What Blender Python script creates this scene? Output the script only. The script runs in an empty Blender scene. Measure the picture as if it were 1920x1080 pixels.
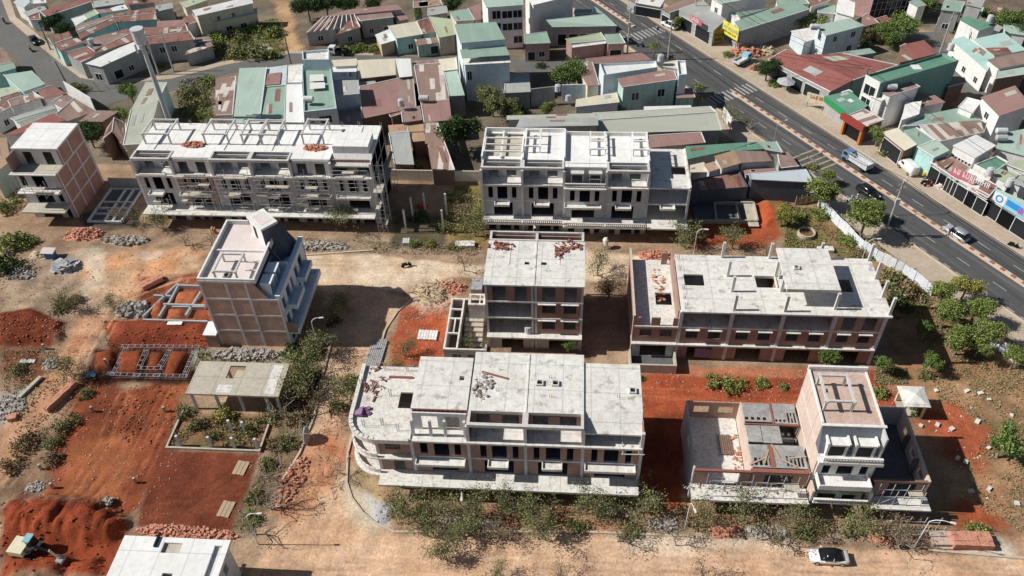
import bpy,math,random
import numpy as np
from mathutils import Vector,Matrix
R0=random.Random(7)
scene=bpy.context.scene
COL=scene.collection
# ------------------------------------------------------------------ camera model (fitted to the photograph's vanishing points)
F=1541.0;TH=math.radians(43.1);RO=math.radians(-2.05);YAW=math.radians(5.1);HC=92.0
def _basis():
 c,s=math.cos(TH),math.sin(TH);cr,sr=math.cos(RO),math.sin(RO)
 ca,sa=math.cos(YAW),math.sin(YAW)
 rot=lambda v:(v[0]*ca-v[1]*sa,v[0]*sa+v[1]*ca,v[2])
 return rot((cr,sr*s,sr*c)),rot((sr,-cr*s,-cr*c)),rot((0,c,-s))
BR,BD,BW=_basis()
def P(px,py,z=0.0):
 """where the sight line through a photo pixel meets height z: used to survey real positions"""
 a=(px-960)/F;b=(py-540)/F
 d=[BR[i]*a+BD[i]*b+BW[i]for i in range(3)]
 t=(z-HC)/d[2]
 return(d[0]*t,d[1]*t,z)
def V(ox,oy,s):
 return lambda x,y,z=0.0:P(ox+x/s,oy+y/s,z)
cam=bpy.data.cameras.new('camera');co=bpy.data.objects.new('camera',cam);COL.objects.link(co)
co.matrix_world=Matrix(((BR[0],-BD[0],-BW[0],0),(BR[1],-BD[1],-BW[1],0),(BR[2],-BD[2],-BW[2],HC),(0,0,0,1)))
cam.sensor_width=36;cam.lens=36*F/1920;cam.clip_start=1;cam.clip_end=20000
scene.camera=co
# ------------------------------------------------------------------ light
SUN_EL=math.radians(41);SH=Vector((1,0.04,0)).normalized()
w=bpy.data.worlds.new('World');scene.world=w;w.use_nodes=True
nt=w.node_tree;sky=nt.nodes.new('ShaderNodeTexSky');sky.sky_type='NISHITA';sky.sun_disc=False
sky.sun_elevation=SUN_EL;sky.sun_rotation=math.atan2(-SH.x,-SH.y)
sky.air_density=1.0;sky.dust_density=1.2
nt.links.new(sky.outputs[0],nt.nodes['Background'].inputs[0]);nt.nodes['Background'].inputs[1].default_value=0.047
sl=bpy.data.lights.new('sun','SUN');sl.energy=5.1;sl.angle=math.radians(0.53);sl.color=(1,0.955,0.88)
so=bpy.data.objects.new('sun',sl);COL.objects.link(so)
sdir=Vector((SH.x*math.cos(SUN_EL),SH.y*math.cos(SUN_EL),-math.sin(SUN_EL)))
so.rotation_euler=sdir.to_track_quat('-Z','Y').to_euler();so.location=(-60,60,120)
scene.view_settings.view_transform='Standard';scene.view_settings.look='None';scene.view_settings.exposure=0
scene.cycles.max_bounces=6;scene.cycles.use_denoising=True
# ------------------------------------------------------------------ materials
MATS={}
def _m(name):
 m=bpy.data.materials.new(name);m.use_nodes=True;MATS[name]=m
 n=m.node_tree.nodes;b=n['Principled BSDF']
 b.inputs['Specular IOR Level'].default_value=0.25
 return m,n,m.node_tree.links,b
def c4(c):return(c[0],c[1],c[2],1)
def rgb(r,g,b):
 f=lambda v:((v/255+0.055)/1.055)**2.4 if v/255>0.04045 else v/255/12.92
 return(f(r),f(g),f(b))
def node_noise(n,l,vec,scale,detail=4,rough=0.6):
 t=n.new('ShaderNodeTexNoise');t.inputs['Scale'].default_value=scale
 t.inputs['Detail'].default_value=detail;t.inputs['Roughness'].default_value=rough
 l.new(vec,t.inputs['Vector']);return t.outputs['Fac']
def node_ramp(n,l,fac,lo,hi,v0=0.0,v1=1.0):
 t=n.new('ShaderNodeMapRange');t.inputs[1].default_value=lo;t.inputs[2].default_value=hi
 t.inputs[3].default_value=v0;t.inputs[4].default_value=v1;l.new(fac,t.inputs[0]);return t.outputs[0]
def node_mix(n,l,fac,a,b,mode='MIX'):
 t=n.new('ShaderNodeMix');t.data_type='RGBA';t.blend_type=mode
 if isinstance(fac,float):t.inputs[0].default_value=fac
 else:l.new(fac,t.inputs[0])
 for k,v in((6,a),(7,b)):
  if isinstance(v,tuple):t.inputs[k].default_value=c4(v)
  else:l.new(v,t.inputs[k])
 return t.outputs[2]
def node_pos(n,l,sc=None):
 g=n.new('ShaderNodeNewGeometry')
 if sc is None:return g.outputs['Position']
 m=n.new('ShaderNodeVectorMath');m.operation='MULTIPLY';l.new(g.outputs['Position'],m.inputs[0]);m.inputs[1].default_value=sc
 return m.outputs[0]
def surf(name,c,dark=None,light=None,big=0.25,streak=0.0,speck=0.12,rough=0.85,amount=0.6,row=0.0,fine=9.0,metal=0.0,bump=0.0,stain=None,stain_lo=0.6,joint=0.0,along=None):
 """weathered surface: large dirty areas, medium mottling, vertical streaks, fine grain"""
 m,n,l,b=_m(name)
 dark=dark or tuple(v*0.55 for v in c);light=light or tuple(min(1,v*1.18)for v in c)
 p=node_pos(n,l)
 f1=node_ramp(n,l,node_noise(n,l,p,big,6,0.65),0.35,0.7)
 out=node_mix(n,l,f1,light,c)
 f2=node_ramp(n,l,node_noise(n,l,p,big*5+0.2,5,0.7),0.45,0.75,0,amount)
 out=node_mix(n,l,f2,out,dark)
 if stain:
  f5=node_ramp(n,l,node_noise(n,l,p,big*2.3+0.1,6,0.7),stain_lo,stain_lo+0.12)
  out=node_mix(n,l,f5,out,stain)
 if streak:
  ps=node_pos(n,l,(1.3,1.3,0.12))
  f3=node_ramp(n,l,node_noise(n,l,ps,1.2,4,0.7),0.5,0.8,0,streak)
  out=node_mix(n,l,f3,out,tuple(v*0.35 for v in c))
 if joint:
  sx=n.new('ShaderNodeSeparateXYZ');l.new(p,sx.inputs[0])
  for k,per in((0,3.5),(1,4.1)):
   a=n.new('ShaderNodeMath');a.operation='PINGPONG';a.inputs[1].default_value=per/2;l.new(sx.outputs[k],a.inputs[0])
   out=node_mix(n,l,node_ramp(n,l,a.outputs[0],0.03,0.12,joint,0.0),out,tuple(v*0.5 for v in c))
 if along:
  cb_=n.new('ShaderNodeCombineXYZ')
  for k,(vx,vy,sc_)in enumerate(((along[0],along[1],.035),(-along[1],along[0],.9))):
   d_=n.new('ShaderNodeVectorMath');d_.operation='DOT_PRODUCT';d_.inputs[1].default_value=(vx*sc_,vy*sc_,0);l.new(p,d_.inputs[0]);l.new(d_.outputs['Value'],cb_.inputs[k])
  f6=node_noise(n,l,cb_.outputs[0],1.0,4,0.65)
  out=node_mix(n,l,node_ramp(n,l,f6,0.5,0.72,0,0.75),out,tuple(v*0.5 for v in c));out=node_mix(n,l,node_ramp(n,l,f6,0.46,0.3,0,0.7),out,(0.2,0.185,0.165))
 if row:
  pr=node_pos(n,l,(0.9,0.9,5.5))
  f4=node_ramp(n,l,node_noise(n,l,pr,1.6,3,0.6),0.35,0.7,0,row)
  out=node_mix(n,l,f4,out,light)
 if speck:
  fs=node_ramp(n,l,node_noise(n,l,p,fine,3,0.8),0.3,0.7,1-speck,1+speck)
  mm=n.new('ShaderNodeMix');mm.data_type='RGBA';mm.blend_type='MULTIPLY';mm.inputs[0].default_value=1
  l.new(out,mm.inputs[6]);l.new(fs,mm.inputs[7]);out=mm.outputs[2]
 l.new(out,b.inputs['Base Color']);b.inputs['Roughness'].default_value=rough;b.inputs['Metallic'].default_value=metal
 if bump:
  bn=n.new('ShaderNodeBump');bn.inputs['Strength'].default_value=bump;bn.inputs['Distance'].default_value=0.1
  l.new(node_noise(n,l,p,4.0,5,0.7),bn.inputs['Height']);l.new(bn.outputs[0],b.inputs['Normal'])
 return m
def plain(name,c,rough=0.6,metal=0.0,coat=0.0):
 m,n,l,b=_m(name)
 p=node_pos(n,l)
 out=node_mix(n,l,node_ramp(n,l,node_noise(n,l,p,1.7,4,0.7),0.35,0.75),c,tuple(v*0.8 for v in c))
 l.new(out,b.inputs['Base Color']);b.inputs['Roughness'].default_value=rough;b.inputs['Metallic'].default_value=metal
 b.inputs['Coat Weight'].default_value=coat
 return m
def sheet(name,c,rust=rgb(110,66,50),amt=0.25,tint=0.18,pale=None,pale_amt=0.0):
 """corrugated sheet roof: uv.x across the sheets in metres, uv.y down the slope; single sheets differ, rust runs down"""
 m,n,l,b=_m(name)
 uv=n.new('ShaderNodeUVMap');oi=n.new('ShaderNodeObjectInfo')
 sx=n.new('ShaderNodeSeparateXYZ');l.new(uv.outputs[0],sx.inputs[0])
 def math_(op,a,bb=None):
  t=n.new('ShaderNodeMath');t.operation=op
  for i,v in enumerate((a,bb)):
   if v is None:continue
   if isinstance(v,(int,float)):t.inputs[i].default_value=v
   else:l.new(v,t.inputs[i])
  return t.outputs[0]
 rnd=math_('MULTIPLY',oi.outputs['Random'],57.0)
 u=math_('ADD',sx.outputs[0],rnd);v=sx.outputs[1]
 cu=math_('FLOOR',math_('DIVIDE',u,1.05));cv=math_('FLOOR',math_('ADD',math_('DIVIDE',v,4.2),math_('MULTIPLY',cu,0.37)))
 cc=n.new('ShaderNodeCombineXYZ');l.new(cu,cc.inputs[0]);l.new(cv,cc.inputs[1])
 wn=n.new('ShaderNodeTexWhiteNoise');l.new(cc.outputs[0],wn.inputs['Vector'])
 cv2=n.new('ShaderNodeCombineXYZ');l.new(u,cv2.inputs[0]);l.new(math_('MULTIPLY',v,0.22),cv2.inputs[1]);l.new(rnd,cv2.inputs[2])
 f=node_noise(n,l,cv2.outputs[0],1.5,5,0.7)
 cv3=n.new('ShaderNodeCombineXYZ');l.new(u,cv3.inputs[0]);l.new(v,cv3.inputs[1]);l.new(rnd,cv3.inputs[2])
 f2=node_noise(n,l,cv3.outputs[0],0.22,5,0.65)
 out=node_mix(n,l,node_ramp(n,l,wn.outputs['Value'],0,1,0,tint*2),c,tuple(x*0.6 for x in c))
 if pale:
  out=node_mix(n,l,node_ramp(n,l,wn.outputs['Value'],1-pale_amt-0.01,1-pale_amt),out,pale)
 k=0.72-amt*0.55
 out=node_mix(n,l,node_ramp(n,l,math_('ADD',math_('MULTIPLY',f,0.6),math_('MULTIPLY',f2,0.45)),k,k+0.1),out,rust)
 out=node_mix(n,l,node_ramp(n,l,f2,0.5,0.75,0,0.35),out,tuple(x*0.5 for x in c))
 seam=node_ramp(n,l,math_('FRACT',math_('DIVIDE',u,1.05)),0.0,0.09,0.3,0.0)
 out=node_mix(n,l,seam,out,tuple(x*0.35 for x in c))
 l.new(out,b.inputs['Base Color']);b.inputs['Roughness'].default_value=0.5;b.inputs['Metallic'].default_value=0.0
 wv=n.new('ShaderNodeTexWave');wv.inputs['Scale'].default_value=1.6;l.new(cv3.outputs[0],wv.inputs['Vector'])
 bn=n.new('ShaderNodeBump');bn.inputs['Strength'].default_value=0.25;bn.inputs['Distance'].default_value=0.03
 l.new(wv.outputs['Fac'],bn.inputs['Height']);l.new(bn.outputs[0],b.inputs['Normal'])
 return m
surf('slab',(0.661,0.644,0.605),dark=(0.407,0.39,0.356),light=(0.791,0.78,0.746),big=0.22,amount=0.6,speck=0.16,stain=(0.373,0.345,0.311),stain_lo=0.55,streak=0.25,joint=0.4)
surf('slab_white',(0.73,0.725,0.71),dark=(0.45,0.44,0.42),light=(0.85,0.85,0.84),big=0.2,amount=0.35,speck=0.07,stain=(0.42,0.41,0.39),stain_lo=0.66,joint=0.4)
surf('slab_tan',(0.46,0.42,0.345),dark=(0.26,0.235,0.19),light=(0.53,0.49,0.41),big=0.3,amount=0.6,stain=(0.2,0.19,0.16),stain_lo=0.62,joint=0.4)
surf('slab_dirty',(0.66,0.632,0.583),dark=(0.297,0.264,0.231),light=(0.77,0.759,0.726),big=0.45,amount=0.75,speck=0.2,stain=(0.33,0.22,0.165),stain_lo=0.58)
surf('concrete',(0.575,0.581,0.595),dark=(0.368,0.366,0.376),light=(0.690,0.698,0.715),big=0.5,streak=0.5)
surf('concrete_light',(0.55,0.545,0.53),dark=(0.36,0.35,0.335),light=(0.64,0.635,0.62),big=0.5,streak=0.4)
surf('concrete_dark_or_shade',(0.120,0.120,0.124),dark=(0.060,0.060,0.062),big=0.4,streak=0.4)  # dark concrete, also painted on bay interiors as shade
surf('brick',(0.282,0.168,0.136),dark=(0.173,0.102,0.082),light=(0.419,0.283,0.237),big=0.5,row=0.55,amount=0.5,speck=0.18,stain=(0.309,0.274,0.255),stain_lo=0.66)
surf('brick_lit',(0.403,0.247,0.195),dark=(0.247,0.15,0.117),light=(0.598,0.416,0.338),big=0.5,row=0.55,amount=0.5,speck=0.18,stain=(0.442,0.403,0.364),stain_lo=0.66)  # same brick made lighter: grazing sun on the end wall put into colour
surf('brick_red',(0.346,0.163,0.123),dark=(0.192,0.091,0.074),light=(0.461,0.269,0.216),big=0.5,row=0.5,amount=0.5,speck=0.18,stain=(0.346,0.298,0.276),stain_lo=0.62)
surf('block',(0.426,0.426,0.432),dark=(0.274,0.270,0.273),light=(0.548,0.551,0.557),big=0.5,row=0.4,amount=0.5,speck=0.15)
surf('pink_render',(0.58,0.45,0.38),dark=(0.42,0.31,0.25),light=(0.68,0.57,0.50),big=0.35,streak=0.35,row=0.25)
surf('paver_red',(0.50,0.34,0.28),dark=(0.34,0.25,0.19),light=(0.62,0.49,0.43),big=0.45,amount=0.7,speck=0.2,stain=(0.36,0.34,0.27),stain_lo=0.58)
surf('paver_pale',(0.64,0.555,0.53),dark=(0.5,0.41,0.39),light=(0.75,0.69,0.67),big=0.4,amount=0.4,speck=0.12)
surf('plaster',(0.74,0.735,0.72),dark=(0.5,0.49,0.47),light=(0.8,0.8,0.79),big=0.3,streak=0.35)
surf('plaster_blue',(0.724,0.844,0.950),dark=(0.574,0.688,0.816),light=(0.799,0.900,0.950),big=0.3,streak=0.25,speck=0.05)
surf('plaster_navy',(0.085,0.10,0.135),dark=(0.06,0.07,0.09),light=(0.11,0.125,0.16),big=0.4,speck=0.08)
surf('plaster_green',(0.42,0.58,0.52),dark=(0.14,0.22,0.2),light=(0.5,0.65,0.6),big=0.4,streak=0.8)
surf('tile_dark',(0.099,0.113,0.14),dark=(0.054,0.063,0.081),light=(0.18,0.198,0.234),row=0.6,big=0.5)
surf('teal_wall',(0.17,0.33,0.295),dark=(0.12,0.25,0.22),light=(0.22,0.38,0.34),big=0.4,streak=0.2)
surf('pale_teal',(0.40,0.62,0.60),dark=(0.25,0.4,0.39),big=0.4,streak=0.4)
surf('pale_blue',(0.58,0.66,0.71),dark=(0.36,0.46,0.55),big=0.4,streak=0.35)
surf('cream_wall',(0.66,0.60,0.48),dark=(0.42,0.37,0.28),big=0.4,streak=0.45)
surf('gray_wall',(0.36,0.365,0.36),dark=(0.2,0.205,0.21),big=0.4,streak=0.5)
surf('pink_wall',(0.60,0.38,0.36),big=0.4,streak=0.3)
surf('mudbrick',(0.2,0.13,0.1),dark=(0.1,0.07,0.06),big=0.6,row=0.4)
surf('pile_brick',(0.50,0.20,0.125),dark=(0.28,0.11,0.075),light=(0.62,0.33,0.235),big=1.2,amount=0.8,speck=0.35,fine=7)
surf('rubble',(0.34,0.315,0.285),dark=(0.16,0.14,0.125),light=(0.5,0.485,0.46),big=1.6,amount=0.8,speck=0.35,stain=(0.27,0.19,0.135),stain_lo=0.5)
surf('sand',(0.50,0.40,0.28),dark=(0.36,0.28,0.19),big=0.8,bump=0.4)
surf('earth',(0.23,0.062,0.024),dark=(0.11,0.03,0.014),light=(0.30,0.095,0.04),big=0.8,amount=0.8,speck=0.3,fine=5,bump=0.6)
surf('asphalt',(0.096,0.099,0.105),dark=(0.056,0.057,0.059),light=(0.096,0.096,0.097),big=0.12,amount=0.5,speck=0.12,rough=0.9,along=(0.539,-0.842))
surf('asphalt_old',(0.128,0.128,0.126),dark=(0.093,0.092,0.089),light=(0.162,0.157,0.149),big=0.15,amount=0.5)
surf('verge',(0.42,0.335,0.25),dark=(0.29,0.225,0.165),light=(0.52,0.44,0.35),big=0.25,amount=0.6,speck=0.15,stain=(0.45,0.42,0.38),stain_lo=0.6)
surf('pavement',(0.44,0.395,0.34),dark=(0.31,0.265,0.215),light=(0.52,0.48,0.43),big=0.3,amount=0.6,stain=(0.36,0.25,0.18),stain_lo=0.62)
surf('kerb_stone',(0.50,0.42,0.34),dark=(0.33,0.25,0.19),big=0.8)
surf('paint_line',(0.38,0.375,0.355),dark=(0.2,0.2,0.19),big=0.8,amount=0.9)
surf('paint_yellow',(0.36,0.29,0.19),dark=(0.2,0.17,0.12),big=0.6,amount=0.7)
surf('median_pale',(0.554,0.447,0.360),dark=(0.420,0.310,0.225),big=0.6)
surf('median_red',(0.315,0.120,0.083),big=0.8)
surf('wood',(0.40,0.31,0.21),dark=(0.24,0.18,0.12),big=1.0,row=0.3)
surf('formply',(0.25,0.25,0.255),dark=(0.12,0.12,0.125),light=(0.42,0.41,0.4),big=0.5,amount=0.7,speck=0.2)
surf('formred',(0.264,0.108,0.081),dark=(0.160,0.072,0.057),big=0.8)
surf('steel',(0.36,0.36,0.37),dark=(0.2,0.17,0.15),big=1.2,rough=0.5)
surf('galv',(0.52,0.54,0.56),dark=(0.38,0.39,0.4),big=0.7,rough=0.45)
surf('fence_white',(0.68,0.74,0.8),dark=(0.34,0.39,0.46),light=(0.76,0.81,0.86),big=0.7,streak=0.5,rough=0.5)
surf('tarp_gray',(0.40,0.40,0.42),dark=(0.2,0.2,0.21),big=1.2)
surf('stone_gray',(0.34,0.35,0.37),dark=(0.2,0.2,0.22),big=1.0)
surf('pole_concrete',(0.40,0.38,0.35),dark=(0.25,0.23,0.2),big=1.0)
plain('opening_shade',(0.012,0.012,0.014));plain('window_dark',(0.02,0.024,0.03),0.15)  # openings get a near-black fill, inner shade put into colour
plain('white_paint',(0.78,0.78,0.78),0.5);plain('black_paint',(0.015,0.015,0.016),0.35);plain('tyre',(0.018,0.018,0.018),0.8)
plain('chrome',(0.6,0.6,0.62),0.25,1.0);plain('car_white',(0.82,0.83,0.84),0.25,0,0.6);plain('car_black',(0.015,0.016,0.019),0.2,0,0.8)
plain('car_silver',(0.55,0.58,0.62),0.3,0.4,0.6);plain('car_glass',(0.012,0.015,0.018),0.08,0,0.5);plain('lamp_red',(0.4,0.02,0.015),0.3)
plain('lamp_clear',(0.8,0.8,0.76),0.2);plain('truck_blue',(0.16,0.25,0.4),0.35);plain('exc_blue',(0.26,0.5,0.58),0.4);plain('exc_cream',(0.72,0.68,0.5),0.5)
plain('sign_yellow',(0.78,0.72,0.12),0.5);plain('sign_ochre',(0.34,0.25,0.02),0.6);plain('sign_pink',(0.62,0.17,0.22),0.5);plain('sign_blue',(0.04,0.28,0.66),0.5)
plain('sign_cyan',(0.3,0.6,0.78),0.5);plain('sign_red',(0.33,0.06,0.05),0.5);plain('orange_paint',(0.56,0.20,0.045),0.6);plain('green_paint',(0.03,0.30,0.10),0.5)
plain('yellow_paint',(0.75,0.52,0.05),0.5);plain('cloth_pink',(0.5,0.16,0.26),0.9);plain('cloth_purple',(0.3,0.18,0.3),0.9);plain('cloth_white',(0.74,0.72,0.7),0.9)
plain('cloth_blue',(0.12,0.2,0.4),0.9);plain('skin',(0.42,0.26,0.18),0.6);plain('plastic_blue',(0.08,0.2,0.42),0.5);plain('plastic_red',(0.5,0.06,0.04),0.6)
plain('cloth_dark',(0.05,0.05,0.07),0.9);plain('sign_magenta',(0.62,0.12,0.5),0.5);plain('mud_water',(0.2,0.12,0.05),0.3)
sheet('r_green',(0.30,0.42,0.35),amt=0.05,tint=0.12);sheet('r_green_pale',(0.42,0.54,0.47),amt=0.04,tint=0.1);sheet('r_green_deep',(0.14,0.29,0.215),amt=0.05,tint=0.12)
sheet('r_lime',(0.46,0.53,0.36),amt=0.06,tint=0.12);sheet('r_cream',(0.66,0.61,0.49),amt=0.08,tint=0.1);sheet('r_white',(0.74,0.75,0.74),amt=0.04,tint=0.08)
sheet('r_gray',(0.42,0.435,0.42),amt=0.08,tint=0.12);sheet('r_graygreen',(0.47,0.49,0.42),amt=0.06,tint=0.08);sheet('r_brown',(0.33,0.235,0.205),rust=(0.24,0.15,0.12),amt=0.3,tint=0.2)
sheet('r_rust',(0.30,0.16,0.13),rust=(0.15,0.07,0.055),amt=0.35,tint=0.2,pale=(0.5,0.45,0.4),pale_amt=0.06)
sheet('r_rustpale',(0.31,0.215,0.18),rust=(0.2,0.115,0.09),amt=0.3,tint=0.22,pale=(0.62,0.57,0.52),pale_amt=0.22)
sheet('r_red',(0.32,0.125,0.11),rust=(0.24,0.08,0.07),amt=0.25,tint=0.15);sheet('r_maroon',(0.35,0.215,0.195),rust=(0.27,0.15,0.13),amt=0.25,tint=0.12)
sheet('r_teal',(0.42,0.62,0.58),amt=0.03,tint=0.08);sheet('r_tan',(0.45,0.31,0.21),rust=(0.36,0.22,0.14),amt=0.3,tint=0.15);sheet('r_bluegray',(0.55,0.62,0.66),amt=0.03,tint=0.08)
# ------------------------------------------------------------------ mesh builder
class MB:
 def __init__(s):s.v=[];s.f=[];s.uv=[];s.k={};s.mi=[];s.cur=0
 def p(s,q):
  k=(round(q[0],3),round(q[1],3),round(q[2],3))
  i=s.k.get(k)
  if i is None:i=len(s.v);s.k[k]=i;s.v.append(tuple(q))
  return i
 def q(s,pts,uv=None):
  ids=[s.p(a)for a in pts]
  if len(set(ids))<len(ids):
   ids2=[];uv2=[]
   for j,i in enumerate(ids):
    if i not in ids2:ids2.append(i);uv2.append(uv[j]if uv else(0,0))
   ids,uv=ids2,(uv2 if uv else None)
   if len(ids)<3:return s
  s.f.append(ids);s.uv.append(uv or[(0,0)]*len(ids));s.mi.append(s.cur);return s
 def box(s,x0,x1,y0,y1,z0,z1):
  a=[(x0,y0,z0),(x1,y0,z0),(x1,y1,z0),(x0,y1,z0),(x0,y0,z1),(x1,y0,z1),(x1,y1,z1),(x0,y1,z1)]
  for f in((0,3,2,1),(4,5,6,7),(0,1,5,4),(1,2,6,5),(2,3,7,6),(3,0,4,7)):s.q([a[i]for i in f])
  return s
 def hexa(s,b,t):
  """b, t: bottom and top rings (same count, counter-clockwise from above)"""
  n=len(b);s.q(list(reversed(b)));s.q(list(t))
  for i in range(n):j=(i+1)%n;s.q([b[i],b[j],t[j],t[i]])
  return s
 def obox(s,c,sx,sy,sz,rot=0.0,tilt=0.0):
  M=Matrix.Rotation(rot,3,'Z')@Matrix.Rotation(tilt,3,'Y')
  g=lambda x,y,z:tuple(Vector(c)+M@Vector((x*sx/2,y*sy/2,z*sz/2)))
  return s.hexa([g(-1,-1,-1),g(1,-1,-1),g(1,1,-1),g(-1,1,-1)],[g(-1,-1,1),g(1,-1,1),g(1,1,1),g(-1,1,1)])
 def tube(s,a,b,r,r2=None,n=6):
  a,b=Vector(a),Vector(b);r2=r if r2 is None else r2
  d=(b-a).normalized();u=d.orthogonal().normalized();w_=d.cross(u)
  ra=[tuple(a+(u*math.cos(t)+w_*math.sin(t))*r)for t in[2*math.pi*i/n for i in range(n)]]
  rb=[tuple(b+(u*math.cos(t)+w_*math.sin(t))*r2)for t in[2*math.pi*i/n for i in range(n)]]
  return s.hexa(ra,rb)
 def path(s,pts,r,n=5):
  for a,b in zip(pts,pts[1:]):s.tube(a,b,r,r,n)
  return s
 def cyl(s,c,r,z0,z1,n=14,r2=None):
  r2=r if r2 is None else r2
  ring=lambda rr,z:[(c[0]+rr*math.cos(2*math.pi*i/n),c[1]+rr*math.sin(2*math.pi*i/n),z)for i in range(n)]
  return s.hexa(ring(r,z0),ring(r2,z1))
 def wall(s,ax,u0,u1,z0,z1,d0,d1,holes=()):
  """upright wall along axis ax with real openings"""
  us=sorted(set([u0,u1]+[min(max(h[i],u0),u1)for h in holes for i in(0,1)]))
  zs=sorted(set([z0,z1]+[min(max(h[i],z0),z1)for h in holes for i in(2,3)]))
  nu,nz=len(us)-1,len(zs)-1
  full=lambda i,k:0<=i<nu and 0<=k<nz and not any(h[0]<(us[i]+us[i+1])/2<h[1]and h[2]<(zs[k]+zs[k+1])/2<h[3]for h in holes)
  g=(lambda u,d,z:(u,d,z))if ax=='x' else(lambda u,d,z:(d,u,z))
  for i in range(nu):
   for k in range(nz):
    if not full(i,k):continue
    a,b_,c,e=us[i],us[i+1],zs[k],zs[k+1]
    s.q([g(a,d0,c),g(b_,d0,c),g(b_,d0,e),g(a,d0,e)]);s.q([g(b_,d1,c),g(a,d1,c),g(a,d1,e),g(b_,d1,e)])
    if not full(i-1,k):s.q([g(a,d1,c),g(a,d0,c),g(a,d0,e),g(a,d1,e)])
    if not full(i+1,k):s.q([g(b_,d0,c),g(b_,d1,c),g(b_,d1,e),g(b_,d0,e)])
    if not full(i,k-1):s.q([g(a,d1,c),g(b_,d1,c),g(b_,d0,c),g(a,d0,c)])
    if not full(i,k+1):s.q([g(a,d0,e),g(b_,d0,e),g(b_,d1,e),g(a,d1,e)])
  return s
 def slab(s,x0,x1,y0,y1,z0,z1,holes=()):
  """flat slab with rectangular openings (x0,x1,y0,y1)"""
  us=sorted(set([x0,x1]+[h[i]for h in holes for i in(0,1)]));vs=sorted(set([y0,y1]+[h[i]for h in holes for i in(2,3)]))
  nu,nv=len(us)-1,len(vs)-1
  full=lambda i,k:0<=i<nu and 0<=k<nv and not any(h[0]<(us[i]+us[i+1])/2<h[1]and h[2]<(vs[k]+vs[k+1])/2<h[3]for h in holes)
  for i in range(nu):
   for k in range(nv):
    if not full(i,k):continue
    a,b,c,e=us[i],us[i+1],vs[k],vs[k+1]
    s.q([(a,c,z1),(b,c,z1),(b,e,z1),(a,e,z1)]);s.q([(a,e,z0),(b,e,z0),(b,c,z0),(a,c,z0)])
    if not full(i-1,k):s.q([(a,e,z0),(a,c,z0),(a,c,z1),(a,e,z1)])
    if not full(i+1,k):s.q([(b,c,z0),(b,e,z0),(b,e,z1),(b,c,z1)])
    if not full(i,k-1):s.q([(a,c,z0),(b,c,z0),(b,c,z1),(a,c,z1)])
    if not full(i,k+1):s.q([(b,e,z0),(a,e,z0),(a,e,z1),(b,e,z1)])
  return s
 def build(s,name,mat,parent=None,smooth=False):
  off=LOC.get(parent.name,(0,0,0))if parent else(0,0,0)
  me=bpy.data.meshes.new(name)
  me.from_pydata([(a[0]-off[0],a[1]-off[1],a[2]-off[2])for a in s.v],[],s.f)
  ul=me.uv_layers.new(name='UVMap')
  flat=[c for f in s.uv for t in f for c in t]
  ul.data.foreach_set('uv',flat)
  for mm in(mat if isinstance(mat,(list,tuple))else[mat]):me.materials.append(MATS[mm])
  if any(s.mi):me.polygons.foreach_set('material_index',s.mi)
  if smooth:me.polygons.foreach_set('use_smooth',[True]*len(me.polygons))
  me.update()
  o=bpy.data.objects.new(name,me);COL.objects.link(o)
  if parent:o.parent=parent;LOC[o.name]=off
  return o
LOC={}
def thing(name,label,cat,loc=(0,0,0),group=None):
 o=bpy.data.objects.new(name,None);COL.objects.link(o);o.location=loc;o.empty_display_size=0.5
 o['label']=label;o['category']=cat
 if group:o['group']=group
 LOC[o.name]=tuple(loc);return o
def tag(o,label,cat,group=None):
 o['label']=label;o['category']=cat
 if group:o['group']=group
 return o
def structure(o):o['kind']='structure';return o
def stuff(o,label,cat):o['kind']='stuff';o['label']=label;o['category']=cat;return o
def dup(root,loc,rz=0.0,sc=1.0,label=None,group=None):
 r=root.copy();COL.objects.link(r);r.location=loc;r.rotation_euler=(0,0,rz)
 r.scale=(sc,sc,sc)if not isinstance(sc,tuple)else sc
 if label:r['label']=label
 if group:r['group']=group
 LOC[r.name]=tuple(loc)
 for ch in list(root.children):
  c=ch.copy();COL.objects.link(c);c.parent=r
  for gch in list(ch.children):
   d=gch.copy();COL.objects.link(d);d.parent=c
 return r
def lettering(parent,text,origin,ux,uz,size,mat,name='lettering',width=None):
 """raised letters on a board: origin = lower left corner, ux along the text, uz up the board"""
 cu=bpy.data.curves.new(name,'FONT');cu.body=text;cu.size=size;cu.extrude=0.01;cu.materials.append(MATS[mat])
 o=bpy.data.objects.new(name,cu);COL.objects.link(o)
 ux=Vector(ux).normalized();uz=Vector(uz).normalized();n=ux.cross(uz)
 off=LOC.get(parent.name,(0,0,0));q=Vector(origin)-Vector(off)
 o.matrix_basis=Matrix(((ux.x,uz.x,n.x,q.x),(ux.y,uz.y,n.y,q.y),(ux.z,uz.z,n.z,q.z),(0,0,0,1)))
 o.parent=parent
 bpy.context.view_layer.update()
 me=bpy.data.meshes.new_from_object(o.evaluated_get(bpy.context.evaluated_depsgraph_get()))
 if width:
  xs=[v.co.x for v in me.vertices];k=width/max(max(xs)-min(xs),.01)
  for v in me.vertices:v.co.x=(v.co.x-min(xs))*k
 m2=bpy.data.objects.new(name,me);COL.objects.link(m2);m2.parent=parent;m2.matrix_basis=o.matrix_basis.copy()
 bpy.data.objects.remove(o)
 if not me.materials:me.materials.append(MATS[mat])
 return m2
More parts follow.
